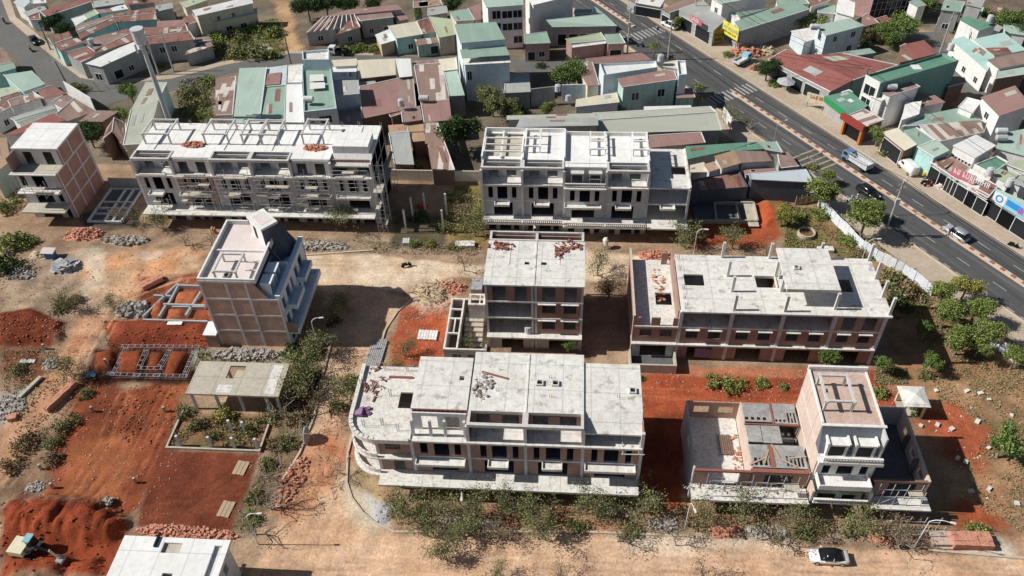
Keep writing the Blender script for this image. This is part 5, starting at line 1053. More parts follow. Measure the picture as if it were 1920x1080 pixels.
# ---- upper centre
H('workshop','open workshop with white roof battens over brown sheets beside the dirt lane',B_,[([(372,244),(560,216),(640,104),(482,140)],(3.6,3.8,4.6,4.4),'r_rust'),([(600,262),(785,204),(742,110),(660,180)],(3.6,3.8,4.6,4.4),'r_rust'),([(482,132),(1100,72),(1060,34),(690,74)],4.8,'r_maroon'),([(782,160),(1036,128),(1010,84),(742,108)],4.4,'r_brown')],'gray_wall','workshop',auto=4)
wk=bpy.data.objects['workshop']
for k in range(9):t=k/8;a=Vector(B_(385+395*t,243-44*t,3.9));b=Vector(B_(505+230*t,128-22*t,4.9));o=MB();o.tube(a,b,.13,n=4);o.build('roof_batten','white_paint',wk)
H('shed','small brown roof annex to the right of the batten-roofed workshop',B_,[([(1055,162),(1150,142),(1100,95),(1018,112)],3.4,'r_maroon')],'gray_wall','shed')
H('house','cream sheet roof house with rust patch and mint front on the narrow street',B_,[([(1048,292),(1250,258),(1205,160),(990,196)],(4.2,4.2,5,5),'r_cream'),([(1250,258),(1360,238),(1292,138),(1205,160)],(4.2,4.2,5,5),'r_rust')],'pale_teal',auto=1)
H('shed','small white roof shed with earthen walls left of the cream sheet roof',B_,[([(935,336),(1045,302),(1000,218),(892,262)],3.2,'r_white')],'sand','shed')
H('house','pale lime roof house behind the rusty awning near the blue tower house',B_,[([(1370,285),(1492,262),(1470,148),(1296,128)],4.6,'r_lime')],'cream_wall')
H('shopfront','green shuttered shopfront under a rusty awning on the narrow street',B_,[([(1204,346),(1492,300),(1484,268),(1188,296)],(3,3,3.5,3.5),'r_rustpale')],'plaster_green','shop',wins=[(0,0,.45,.4,2.3,1.8,'shutter'),(0,0,.72,.4,2.3,2,'shutter')])
H('house','small green roof house behind the pale lime roof',B_,[([(1498,162),(1642,152),(1590,64),(1448,90)],4.2,'r_green')],'cream_wall')
H('house','strip of brown roof against the white wall of the dark-windowed tower',B_,[([(1642,152),(1688,146),(1688,20),(1590,64)],4.2,'r_maroon')],'cream_wall')
H('house','pinkish low roof far back above the cream sheet roof',B_,[([(1230,60),(1400,40),(1380,0),(1220,20)],4.0,'r_tan')],'cream_wall')
H('tower_house','white three storey house with dark framed windows, top centre',C_,[([(-190,58),(88,38),(82,-30),(-235,-26)],10.5,'r_green_pale')],'plaster','house',wins=[(0,0,.24,z,z+1.9,1.9,'window')for z in(1.2,4.6,7.6)]+[(0,0,.55,z,z+1.7,2.3,'window')for z in(4.6,7.6)]+[(0,0,.85,z,z+1.7,2.0,'window')for z in(1.3,4.6,7.6)])
H('tower_house','tall plain white house right of the dark-windowed white house',C_,[([(155,40),(468,-36),(440,-110),(90,-40)],9.5,'slab_white')],'plaster','house',wins=[(0,3,.5,3.5,5,1,'window')])
H('tower_house','bluish white tower house with stepped green roofs above the dark round tree',B_,[([(1556,488),(1910,470),(1902,412),(1546,432)],8.6,'slab'),([(1545,436),(1905,414),(1870,342),(1530,374)],(9.8,9.8,10.6,10.6),'r_green',None),([(1533,326),(1870,296),(1800,165),(1488,184)],12.0,'r_green')],'pale_blue','house',wins=[(0,0,.09,5,7,.9,'window')],par=(.5,0,0))
H('house','rusty roof with green patch and white edging left of the wide sea-green roof',A_,[([(1618,868),(1744,862),(1768,572),(1616,592)],5,'r_rustpale')],'plaster')
H('house','wide sea-green roof house behind the far left terrace',A_,[([(1746,925),(1945,925),(2000,505),(1796,512)],(5,5,5.6,5.6),'r_green_pale')],'plaster')
H('house','two-tone house with green lower roof and grey upper pad beside the narrow green-roof tower',B_,[([(20,915),(212,918),(232,642),(40,660)],5,'r_green'),([(44,655),(228,638),(235,488),(62,512)],5.2,'r_bluegray'),([(60,640),(180,630),(190,542),(78,556)],5.4,'r_maroon',None)],'plaster')
H('house','off-white sheet roof house tucked left of the narrow green-roof tower',B_,[([(214,918),(362,920),(345,632),(222,634)],5.2,'r_white'),([(236,622),(346,618),(345,482),(242,492)],5.2,'slab')],'plaster')
H('tower_house','narrow tower house with green roof, roof lights and square white roof box',B_,[([(362,838),(604,812),(556,478),(345,482)],(8.5,8.5,8.8,8.8),'r_green'),([(348,446),(546,446),(546,368),(345,384)],10.8,'slab')],'pale_blue','house',wins=[(0,0,.6,5.6,7.1,2.4,'window'),(0,0,.2,5.9,6.7,.6,'window')],par=(.5,0))
nt_=bpy.data.objects['tower_house.003']if 'tower_house.003' in bpy.data.objects else bpy.data.objects['tower_house']
for p in([(402,610),(510,606),(506,556),(402,560)],[(405,668),(518,660),(516,616),(402,620)]):
 o=MB();o.q([B_(x,y,8.75)for x,y in p]);o.build('roof_light','r_white',nt_)
tank(B_,400,770,8.5,'white water tank lying on the narrow green-roof tower','cloth_white')
H('house','pale flat-roofed house right of the narrow green-roof tower',B_,[([(590,722),(778,706),(770,600),(585,606)],7,'r_gray'),([(584,602),(756,592),(752,490),(572,506)],5.4,'r_white'),([(586,500),(757,492),(756,440),(566,452)],6,'r_cream'),([(606,940),(806,940),(790,830),(600,834)],4,'r_brown')],'pale_blue')
H('house','long cream roof house with two roof lights on the narrow street',B_,[([(764,592),(1050,562),(1042,440),(758,452)],(5.4,5.4,6,6),'r_cream'),([(1074,582),(1172,572),(1160,440),(1044,440)],(5.4,5.4,6,6),'r_white')],'mudbrick')
H('house','broad purple-brown roof house in the middle of the block',B_,[([(795,892),(1085,832),(1066,590),(778,652)],(4,4,4.8,4.8),'r_maroon'),([(1085,832),(1200,800),(1176,575),(1064,588)],(4.2,4.2,4.8,4.8),'r_brown')],'mudbrick')
H('house','long brown roof house with pale stripes and a small water tank',B_,[([(1232,762),(1452,745),(1392,474),(1186,490)],(4.6,4.6,5.2,5.2),'r_rustpale'),([(1262,922),(1468,900),(1450,752),(1236,768)],4.6,'r_maroon')],'mudbrick')
tank(B_,1262,762,4.8,'silver water tank on the pale striped brown roof')
H('shed','flat greyish brown roof on the narrow street behind the pale striped roof',B_,[([(1178,490),(1382,474),(1370,444),(1168,458)],5,'r_brown')],'mudbrick','shed')
H('house','cream and green roof house against the bluish tower house',B_,[([(1450,722),(1566,716),(1510,526),(1408,536)],5,'r_green_pale'),([(1406,534),(1510,522),(1500,432),(1366,446)],5.2,'r_cream')],'gray_wall')
H('shed','low pinkish sheds with patched roofs in the yard behind the far left terrace',B_,[([(1140,992),(1264,986),(1252,880),(1140,884)],3.4,'r_tan'),([(1000,1000),(1140,992),(1130,930),(990,940)],3.4,'r_tan'),([(1100,880),(1210,860),(1190,820),(1110,830)],3.6,'r_gray')],'mudbrick','shed')
H('shed','pale grey sheet roof over the yard beside the scaffolded end wall',G_,[([(1200,352),(1346,356),(1310,108),(1156,122)],(3.4,3.4,4.2,4.2),'r_gray')],'mudbrick','shed')
H('shed','long ribbed whitish-brown lean-to left of the dark round tree',G_,[([(1482,400),(1650,396),(1522,46),(1420,48)],(3.6,3.6,4.4,4.4),'r_rustpale'),([(1340,184),(1440,176),(1420,112),(1312,118)],3.8,'r_tan')],'mudbrick','shed')
o=MB();a,b=Vector(G_(1170,470)),Vector(G_(1850,495));o.wall('x',a.x,b.x,0,2.4,a.y-.1,a.y+.1);tag(o.build('boundary_wall','cream_wall'),'weathered cream plot wall behind the weedy gap between the far rows','wall')
# ---- right of centre, up to the main road
H('house','broad grey-green roof house with open colonnade near the crossing',C_,[([(296,204),(790,196),(690,104),(228,152)],(4.8,4.8,6,6),'r_green_pale')],'gray_wall',wins=[(0,0,.15+.18*k,.2,3,2,'opening')for k in range(5)])
H('shed','teal gabled kiosk roof touching the road near the broad grey-green roof',C_,[([(596,104),(690,106),(620,48),(604,90)],(4.6,4.2,4.8,5),'r_teal'),([(462,104),(596,102),(604,70),(470,70)],4.2,'r_green')],'pale_teal','kiosk')
H('house','dark green roof cottage with pinkish wall and window on the narrow street',C_,[([(92,332),(290,324),(262,240),(92,262)],4.4,'r_green')],'pink_wall',wins=[(0,0,.25,.3,2.3,1.6,'door'),(0,0,.68,1.1,2.3,1.2,'window')])
H('shop','lime roof shop with white awning strip facing the narrow street',C_,[([(440,328),(706,302),(664,244),(398,292)],(4,4,4.8,4.8),'r_lime'),([(716,332),(850,326),(808,254),(690,258)],(4,4,4.6,4.6),'r_green'),([(454,358),(706,326),(704,308),(450,342)],3.8,'r_white',None)],'pink_wall','shop',wins=[(1,0,.5,.2,2.4,2.6,'shutter')])
H('house','maroon roof house with rusty side wing beside the crossing',C_,[([(596,482),(1052,452),(972,394),(548,440)],(4.4,4.4,5.2,5.2),'r_maroon'),([(566,646),(655,640),(604,470),(474,474)],(4,4,4.6,4.6),'r_rustpale')],'cream_wall')
H('house','light blue box house with off-white sunken roof behind the stained mint house',C_,[([(688,562),(1092,502),(1080,456),(656,478)],7.6,'r_white'),([(1130,500),(1250,520),(1240,450),(1140,470)],7.6,'r_cream')],'pale_blue',par=(.5,0,1))
H('house','small bluish white tower at the road end of the stained mint house',C_,[([(1252,562),(1312,556),(1300,452),(1238,450)],8,'slab')],'pale_blue',par=(.5,0),auto=1)
H('house','stained mint house with two windows and flat brown roof near the road',C_,[([(826,656),(1240,598),(1208,514),(788,590)],(6.6,6.6,6.9,6.9),'r_maroon')],'plaster_green',wins=[(0,0,.24,3.2,4.9,1.5,'window'),(0,0,.74,3.2,4.9,1.5,'window')])
H('shed','small brown roof lean-to on the road side of the stained mint house',C_,[([(1232,738),(1372,732),(1350,664),(1240,670)],3.4,'r_maroon')],'plaster_green','shed')
H('shed','cream roof outbuilding below the long blue garden wall',C_,[([(474,806),(805,770),(782,694),(480,746)],3.8,'r_cream')],'pale_blue','shed')
H('shed','low pale sheds along the near foot of the stained mint house',C_,[([(990,826),(1348,812),(1340,790),(988,800)],2.8,'r_white')],'pale_blue','shed')
o=MB();a,b=Vector(C_(372,750)),Vector(C_(690,742));d=(b-a).normalized();n_=Vector((-d.y,d.x,0))*.2;bt=[a,b,b+n_,a+n_];o.hexa([(q.x,q.y,0)for q in bt],[(q.x,q.y,3.6)for q in bt]);tag(o.build('garden_wall','pale_blue'),'long light blue garden wall left of the stained mint house','wall')
o=MB();a,b=Vector(C_(145,800)),Vector(C_(320,780));d=(b-a).normalized();n_=Vector((-d.y,d.x,0))*.2;bt=[a,b,b+n_,a+n_];o.hexa([(q.x,q.y,0)for q in bt],[(q.x,q.y,4.2)for q in bt]);tag(o.build('garden_wall','gray_wall'),'grey streaked yard wall right of the bluish tower house','wall')
tank(C_,342,690,3.0,'upright steel water tank at the left end of the blue garden wall','galv',True)
H('warehouse','long grey-green warehouse with raised left ridge behind the far centre terrace',C_,[([(405,1010),(1572,978),(1530,842),(640,902)],(4.6,4.6,6,6),'r_graygreen','gray_wall'),([(640,902),(1530,842),(1488,802),(600,852)],(6,6,5.2,5.2),'r_graygreen','gray_wall'),([(30,955),(648,942),(644,884),(60,890)],6.6,'r_gray','gray_wall'),([(-40,900),(640,884),(620,850),(-40,868)],5.6,'r_graygreen','gray_wall')],'gray_wall','warehouse')
H('shed','flat maroon roof lean-to attached to the near side of the long warehouse',W_,[([(98,306),(652,256),(610,152),(88,186)],4.6,'r_maroon')],'gray_wall','shed')
H('shed','bright deep green roof shed running to the road from the far centre terrace',W_,[([(458,424),(900,330),(1165,246),(458,290)],(4.2,4.4,4.6,4.6),'r_green_deep'),([(900,340),(1240,318),(1165,246),(900,270)],4.4,'r_green_deep'),([(1240,322),(1424,352),(1362,244),(1168,246)],4,'r_green')],'gray_wall','shed')
H('house','tan and brown gable roof house with white front edge right of the deep green shed',W_,[([(816,516),(1012,458),(938,332),(742,388)],(5.2,5.4,6.2,6),'r_tan'),([(1012,458),(1322,438),(1262,342),(938,332)],(5.4,5.2,5.8,6.2),'r_brown'),([(690,548),(836,500),(752,440),(636,472)],4.6,'r_tan')],'galv')
H('shed','cream fibre roof shed left of the tan gable roof house',W_,[([(500,552),(692,548),(640,448),(500,480)],3.8,'r_cream')],'gray_wall','shed')
H('shed','flat brown-grey forecourt roof between the tan gable house and the road',W_,[([(1404,512),(1592,490),(1482,342),(1376,372)],3.4,'r_brown')],'gray_wall','shed')
H('house','rusty red roof house with white parapet edges behind the brown foundation plot',W_,[([(504,742),(1082,694),(988,528),(500,628)],(3.6,3.6,4,4),'r_rust')],'plaster_navy',par=(.25,0))
H('shed','thin maroon roof strip behind the white-edged rusty roof',W_,[([(1050,582),(1382,542),(1362,508),(1032,524)],4,'r_maroon')],'gray_wall','shed')
H('warehouse','pale blue-white roof shed with dark blue wall ending at the road trees',W_,[([(1104,622),(1742,654),(1662,518),(1086,562)],(4.8,4.6,5.2,5.4),'r_bluegray')],'plaster_navy','warehouse')
for q in TK:tank(*q,up=True)
H('house','brown infill roof between the white corner roof and the grey walled house',A_,[([(1066,352),(1090,336),(1072,282),(985,300)],4.7,'r_rust'),([(1180,206),(1395,196),(1378,148),(1176,160)],4.4,'r_maroon')],'gray_wall')
H('row_house','low rusty lean-to roofs stepping down behind the corner house',A_,[([(640,330),(985,250),(960,215),(620,300)],4.2,'r_rust'),([(600,205),(850,140),(842,120),(590,180)],4.1,'r_rustpale')],'pale_teal')
H('shed','long rust-brown sheet roof running down behind the pale grey sheet roof',B_,[([(1268,1080),(1400,1072),(1368,905),(1262,918)],(3.8,3.8,4.4,4.4),'r_rustpale'),([(1010,880),(1105,850),(1090,836),(1000,860)],4.2,'r_rust')],'mudbrick','shed')
H('house','patched roofs at the left edge between the pale green and striped brown roofs',A_,[([(10,760),(170,700),(140,690),(0,735)],4,'r_rust'),([(110,905),(420,815),(395,790),(100,880)],3.9,'r_gray')],'plaster')
H('shed','grey and rusty lean-to roofs filling the yard below the long cream roof',B_,[([(770,650),(900,620),(890,600),(766,600)],4.6,'r_gray'),([(1100,920),(1250,900),(1230,800),(1090,840)],4.2,'r_brown')],'mudbrick','shed')
# ---- across the main road
H('shop','white and blue awning shops at the far end of the road, top edge',C_,[([(925,22),(1112,54),(1150,-10),(960,-40)],3.2,'r_white'),([(860,-10),(930,25),(965,-35),(900,-60)],3.2,'r_maroon')],'gray_wall','shop',wins=[(0,0,.5,.1,2.4,7,'opening')])
H('shop','brown roof shop with gate between the awning shops and the grey garage',C_,[([(1118,66),(1182,98),(1440,6),(1390,-40)],3.8,'r_brown')],'gray_wall','shop',wins=[(0,0,.5,.1,2.4,2.5,'opening')])
H('house','pale plank roof house on the left street edge above the red long shed',A_,[([(100,20),(180,60),(230,10),(160,-40)],4,'r_bluegray'),([(240,30),(350,20),(340,-20),(250,-30)],4,'r_white')],'plaster')
H('house','row of small patched sheds above the narrow brown roof row',A_,[([(1170,90),(1300,60),(1290,20),(1165,45)],3.6,'r_gray'),([(960,40),(1160,20),(1150,-20),(950,-10)],4,'r_rust'),([(700,60),(940,24),(920,-20),(690,10)],4.2,'r_gray')],'gray_wall')
H('shed','bleached tin roof shed behind the batten-roofed workshop',B_,[([(1180,60),(1290,50),(1290,5),(1180,10)],4,'r_rustpale'),([(1290,120),(1440,95),(1430,40),(1290,60)],4,'r_gray')],'gray_wall','shed')
H('shed','dark lean-to filling the yard right of the bluish tower house',C_,[([(-60,700),(140,690),(130,560),(-40,540)],4,'r_gray')],'gray_wall','shed')
H('shed','maroon sheds between the lane and the mint roof building',T_,[([(300,560),(420,520),(330,440),(250,470)],3,'r_rust')],'mudbrick','shed')
H('house','weathered roofs filling the right frame edge above the khaki roof',T_,[([(1200,300),(1400,330),(1400,230),(1180,200)],4.5,'r_green_pale'),([(1010,250),(1140,300),(1180,250),(1080,200)],4.2,'r_gray')],'plaster')
H('shop','grey flat-roof garage with red sign on its roof edge, across the road',C_,[([(1246,72),(1516,226),(1604,150),(1440,8)],4.2,'r_gray')],'gray_wall','shop',wins=[(0,0,.25,.1,3,4,'opening'),(0,0,.72,.1,3,5,'opening')])
H('house','white house with balcony and green roof behind the grey garage',C_,[([(1492,-14),(1574,30),(1925,-36),(1800,-90)],7.2,'r_green_pale'),([(1622,96),(1706,156),(1800,120),(1690,66)],4.4,'slab')],'plaster',auto=1)
H('house','green gable roof house squeezed between the white balcony house and the yellow signboard',C_,[([(1704,130),(1925,92),(1930,62),(1680,92)],(5,5,5.8,5.8),'r_green')],'plaster')
H('shop','long slate-grey shop with yellow signboard and number boards across the road',C_,[([(1712,234),(2240,68),(2120,0),(1664,164)],(5.2,5.2,5.6,5.6),'r_green')],'gray_wall','shop')
sh=bpy.data.objects['shop.002']
H('house','plain sage green roof house at the top edge above the banana clump',D_,[([(70,45),(310,30),(262,-30),(60,-20)],5,'r_green')],'plaster')
H('house','reddish brown roof house at the top edge left of the pink glass building',D_,[([(322,56),(462,6),(440,-40),(306,-10)],5,'r_rust')],'plaster')
H('shed','small sage roof shed right of the banana clump',D_,[([(372,96),(505,106),(505,40),(378,42)],4,'r_green')],'plaster','shed')
H('house','white house with pillared terrace and sage roof behind the wide red roof',D_,[([(432,270),(726,192),(618,138),(356,190)],(6.4,6.4,6.8,6.8),'r_green_pale'),([(268,322),(436,262),(380,196),(170,232)],3.6,'slab')],'pale_blue',auto=1)
tank(D_,345,225,6.6,'silver water tank on the pillared terrace house')
pg=thing('office_building','pink and white building with dark gridded glass side, top right','building',P(1640,10))
o=MB();c1,c2,c3,c4_=[Vector(P(*q))for q in((1568,22),(1628,33),(1702,24),(1640,-6))]
for a,b,m_,nm in((c1,c2,'pink_wall','pink_wall'),(c2,c3,'window_dark','glass_side'),(c3,c4_,'pink_wall','pink_wall'),(c4_,c1,'plaster','pink_wall')):
 q=MB();q.q([(a.x,a.y,0),(b.x,b.y,0),(b.x,b.y,11),(a.x,a.y,11)]);q.build(nm,m_,pg)
q=MB();q.q([(p.x,p.y,11)for p in(c1,c2,c3,c4_)]);q.build('roof','slab',pg)
q=MB()
for k in range(9):a=c2.lerp(c3,k/8);q.box(a.x-.06,a.x+.06,a.y-.18,a.y-.02,0,11.2)
for z in(1.8,3.6,5.4,7.2,9):q.tube((c2.x,c2.y-.1,z),(c3.x,c3.y-.1,z),.06,n=4)
q.build('glazing_grid','steel',pg)
H('shed','white porch wing with open front left of the pink glass building',D_,[([(510,92),(640,130),(650,20),(530,-30)],6,'slab_white')],'plaster','house',auto=1)
H('house','dusty red double roof behind the garden trees',D_,[([(700,208),(850,165),(742,104),(664,152)],4.2,'r_maroon'),([(846,186),(935,170),(890,118),(800,146)],4.2,'r_red')],'pink_wall')
H('market_hall','very wide weathered red roof hall facing the road',D_,[([(0,450),(468,690),(642,600),(140,372)],(3.6,3.6,4.8,4.8),'r_red'),([(230,412),(642,602),(972,490),(560,402)],(5,4.8,4.6,5),'r_red'),([(430,408),(560,436),(812,396),(762,362)],4.9,'r_green')],'gray_wall','hall',wins=[(0,0,.18,.1,2.8,5,'opening'),(0,0,.5,.1,2.8,3,'opening'),(0,0,.75,.1,2.8,4,'opening')])
H('house','rusty pink roof cottage with rubble side in the garden behind the green tower',D_,[([(990,470),(1120,440),(1030,330),(990,350)],4,'r_rust'),([(1120,440),(1278,400),(1170,302),(1020,334)],4.2,'r_red')],'mudbrick')
H('tower_house','tall narrow teal-walled house with sunken green roof and white front',D_,[([(736,562),(846,622),(1432,452),(1312,400)],9.5,'r_green_deep')],'teal_wall','house',par=(.5,0))
gt=bpy.data.objects['tower_house.004']if 'tower_house.004' in bpy.data.objects else None
if gt:
 a,b=Vector(D_(736,562,9.5)),Vector(D_(846,622,9.5));d=(b-a).normalized();n_=Vector((d.y,-d.x,0))*.12
 o=MB();bt=[a+n_,b+n_,b+n_*.1,a+n_*.1];o.hexa([(q.x,q.y,0)for q in bt],[(q.x,q.y,9.6)for q in bt]);o.build('white_front','plaster',gt)
 for z in(4.2,7.0):win(gt,a+n_,b+n_,.5,z-1,z+1.0,2.6)
 o=MB();o.q([D_(x,y,9.06)for x,y in((1090,520),(1160,520),(1130,485),(1060,485))]);o.build('roof_light','r_white',gt)
H('house','white two storey house with brown roof and balcony beside the teal-walled tower',D_,[([(852,694),(912,722),(1140,652),(1046,600)],7.4,'r_maroon'),([(766,722),(852,760),(960,690),(860,660)],6.2,'slab'),([(1128,806),(1332,768),(1242,708),(1140,700)],4.6,'r_maroon'),([(1000,905),(1130,860),(1150,760),(1030,770)],5.2,'slab_white')],'plaster',auto=2)
tank(D_,920,680,7.4,'small water tank on the white two storey house beside the teal tower','galv')
gs=H('shop','green roof shop with bright green fascia and roof lights at the road',D_,[([(430,724),(622,868),(752,792),(612,680)],(3.5,3.5,4.2,4.2),'r_green_deep')],'gray_wall','shop')
a,b=Vector(D_(428,724,3.5)),Vector(D_(620,870,3.5));o=MB();d=(b-a).normalized();n_=Vector((d.y,-d.x,0))*.1;bt=[a+n_*2,b+n_*2,b+n_,a+n_];o.hexa([(q.x,q.y,2.5)for q in bt],[(q.x,q.y,3.7)for q in bt]);o.build('fascia','green_paint',gs)
for p in([(570,700),(640,690),(610,668),(545,690)],[(620,770),(690,740),(660,720),(590,750)]):o=MB();o.q([D_(x,y,4.05)for x,y in p]);o.build('roof_light','r_white',gs)
og=H('shop','orange framed open shop with red fascia and rusty roof at the road',D_,[([(612,862),(736,952),(872,902),(722,820)],(3.8,3.8,4,4),'r_rustpale')],'plaster_navy','shop')
a,b=Vector(D_(596,870,3.9)),Vector(D_(736,956,3.9));d=(b-a).normalized();n_=Vector((d.y,-d.x,0))
for nm,m_,u0,u1,z0,z1,e0,e1 in(('fascia','sign_red',-.2,1.02,3.1,4.3,.1,.9),('frame_post','orange_paint',0,.09,0,3.1,.05,.8),('frame_post','orange_paint',.9,1.0,0,3.1,.05,.8),('opening','opening_shade',.09,.9,0.0,3.1,.02,.1)):  # the opening is a near-black panel, shop shade put into colour
 L_=(b-a).length;bt=[a+d*L_*u0+n_*e1,a+d*L_*u1+n_*e1,a+d*L_*u1+n_*e0,a+d*L_*u0+n_*e0];o=MB();o.hexa([(q.x,q.y,z0)for q in bt],[(q.x,q.y,z1)for q in bt]);o.build(nm,m_,og)
H('house','grey-green sheet roof house behind the rust and cream roofs, right side',D_,[([(1010,950),(1622,908),(1442,808),(1186,858)],4.2,'r_green')],'plaster')
H('house','rust-streaked brown roof house right of the pale cream roadside roof',D_,[([(1262,1070),(1622,992),(1592,900),(1136,942)],(4,4,4.6,4.6),'r_rustpale')],'plaster')
H('house','white gabled house with green roof and solar heater, right of the lane',T_,[([(778,178),(966,284),(1130,228),(850,148)],(6,6,6.4,6.4),'r_green_deep')],'plaster')
H('house','grey and green stacked roofs at the top edge right of the pink glass building',T_,[([(610,92),(790,112),(830,20),(640,0)],5.5,'r_green'),([(790,140),(980,132),(1000,72),(812,50)],4.6,'r_green'),([(840,40),(985,76),(1020,-10),(860,-20)],8,'r_gray')],'gray_wall',auto=1)
H('house','pale green roof corner house at the top edge by the lane',T_,[([(310,16),(400,66),(480,50),(400,-20)],4.4,'r_green')],'plaster')
H('workshop','long mint roof building with white gated front along the lane',T_,[([(706,368),(1038,656),(1108,516),(820,334)],(5,5,5.4,5.4),'r_teal'),([(908,362),(1108,514),(1400,462),(1190,300)],(5.2,5.2,5.6,5.6),'r_teal'),([(1008,440),(1100,512),(1262,482),(1220,438)],5.6,'r_rust',None)],'plaster','workshop',auto=1)
H('house','khaki flat roof house with pale green lower edge at the right frame edge',T_,[([(1140,632),(1400,586),(1400,474),(1034,550)],6.2,'r_brown','plaster'),([(1110,728),(1400,684),(1400,590),(1130,640)],5.6,'r_green_pale')],'mudbrick')
H('house','white house with large pinkish red roof at the right frame edge',T_,[([(976,896),(1146,1070),(1440,972),(1292,788)],(7,7,7.6,7.6),'r_maroon'),([(770,985),(900,1040),(985,935),(850,900)],5.6,'slab_white')],'plaster',auto=2)
H('shed','dark brown shed at the end of the lane behind the teal-walled tower',T_,[([(672,802),(842,762),(822,716),(706,684)],4.2,'r_brown')],'mudbrick','shed')
H('shed','brown roof shed under the big tree in the top right corner',T_,[([(1052,112),(1165,124),(1204,60),(1112,46)],4.4,'r_rust')],'gray_wall','shed')
H('house','cream sheet roof roadside house with open dark front, right of the road',E_,[([(852,112),(1026,250),(1116,206),(976,80)],(3.8,3.8,4.4,4.4),'r_cream')],'mudbrick',wins=[(0,0,.5,.1,3.2,5,'opening')])
H('shed','blue-green roof strip between the cream roadside roof and the mint gable',E_,[([(1116,206),(1160,226),(1264,182),(1112,78),][:4],(4.4,4.2,4.4,4.6),'r_green'),([(1012,100),(1120,200),(1262,176),(1112,78)],4.4,'r_green')],'pale_teal','shed')
H('house','mint gabled house with pale front wall beside the white delivery van',E_,[([(1118,222),(1248,304),(1362,248),(1266,168)],(5,5,5.4,5.4),'r_green_pale')],'pale_teal')
H('house','boxy house with large white sheet roof and row of small wall holes',E_,[([(1384,212),(1556,304),(1712,212),(1560,130)],(6,6,6.2,6.2),'r_white')],'plaster',wins=[(0,0,.1+.16*k,3.8,4.3,.4,'vent')for k in range(6)])
H('house','wide pale green roof house at the right frame edge above the deep green roof',E_,[([(1702,232),(1960,300),(1960,80),(1762,118)],(5,5,5.4,5.4),'r_green_pale')],'plaster')
H('house','deep green roof with white rim behind the pink signboard',E_,[([(1548,352),(1682,424),(1806,332),(1720,286)],5,'r_green_deep')],'plaster',par=(.2,0))
H('house','lime gable roof house with white rims right of the deep green roof',E_,[([(1682,436),(1806,504),(1882,430),(1742,386)],5,'r_lime'),([(1782,352),(1960,420),(1960,316),(1850,322)],5,'r_lime')],'plaster')
tank(D_,1740,1010,5.2,'silver water tank on the wide pale green roof at the right edge')
tank(D_,1740,1062,5.2,'second silver water tank standing just below the other at the right edge','tarp_gray')
rs=H('shop_row','roadside shop row with patched white and rusty roof under a pink signboard',E_,[([(1216,336),(1420,470),(1512,380),(1340,268)],(3.6,3.6,4.2,4.2),'r_rustpale'),([(1420,470),(1642,612),(1722,514),(1512,380)],(3.6,3.6,4.2,4.2),'r_white'),([(1562,556),(1648,604),(1722,518),(1626,470)],4.3,'r_rust',None),([(1250,330),(1330,380),(1400,330),(1324,296)],4.15,'r_rust',None)],'gray_wall','shop',wins=[(0,0,.25,.1,2.9,5,'opening'),(0,0,.75,.1,2.9,4,'opening'),(1,0,.3,.1,2.9,5,'opening'),(1,0,.75,.1,2.9,4,'shutter')])
bs=H('shop_row','roadside shop with blue signboard and white sacks in front, right frame edge',E_,[([(1664,594),(1960,780),(1960,640),(1702,530)],(3.8,3.8,4.4,4.4),'r_green_pale')],'gray_wall','shop',wins=[(0,0,.3,.1,3.1,6,'opening'),(0,0,.75,.1,3.1,6,'opening')])
H('house','weathered grey roof house at the right frame edge behind the blue signboard',E_,[([(1832,494),(1960,540),(1960,430),(1862,440)],4.8,'r_gray')],'plaster')
def board(name,label,v,p0,p1,z0,z1,mat,parent=None,text=(),posts=True,post_mat='steel',cat='sign'):
 """flat signboard between two surveyed bottom points, facing the road"""
 a,b=Vector(v(p0[0],p0[1],z0)),Vector(v(p1[0],p1[1],z0));d=(b-a);L_=d.length;d.normalize();n_=Vector((d.y,-d.x,0))
 root=thing(name,label,cat,(a.x,a.y,0));bt=[a+n_*.08,b+n_*.08,b-n_*.08,a-n_*.08]
 o=MB();o.hexa([(q.x,q.y,z0)for q in bt],[(q.x,q.y,z1)for q in bt]);o.build('board',mat,root)
 if posts:
  for t in(.1,.9):q=a+d*L_*t-n_*.2;o=MB();o.box(q.x-.08,q.x+.08,q.y-.08,q.y+.08,0,z1);o.build('post',post_mat,root)
 for s,u,zz,sz,m_,wd in text:
  q=a+d*(L_*u)+n_*.1
  if s is None:glyph_row(root,q+Vector((0,0,zz-q.z)),d,wd,sz,m_,int(zz*10))
  else:lettering(root,s,(q.x,q.y,zz),d,(0,0,1),sz,m_,width=wd)
 return root,a,d,n_,L_
yb_,a,d,n_,L_=board('signboard','large yellow signboard with dark lettering above the red-paved shop entrance',C_,(1575,238),(1690,312),2.6,5.6,'sign_yellow',text=[('AN NGUYÊN',.07,4.0,1.15,'truck_blue',5.6),(None,.12,3.2,.45,'sign_ochre',4.6)])
o=MB();c=a+d*(L_*.32)+n_*.11+Vector((0,0,0));z_=5.35
o.hexa([tuple(c+d*-.35+Vector((0,0,z_-2.6-.25))),tuple(c+d*.35+Vector((0,0,z_-2.6-.25))),tuple(c+d*.35-n_*.05+Vector((0,0,z_-2.6-.25))),tuple(c+d*-.35-n_*.05+Vector((0,0,z_-2.6-.25)))],[tuple(c+d*-.05+Vector((0,0,z_-2.6+.15))),tuple(c+d*.05+Vector((0,0,z_-2.6+.15))),tuple(c+d*.05-n_*.05+Vector((0,0,z_-2.6+.15))),tuple(c+d*-.05-n_*.05+Vector((0,0,z_-2.6+.15)))]);o.build('emblem','sign_ochre',yb_)
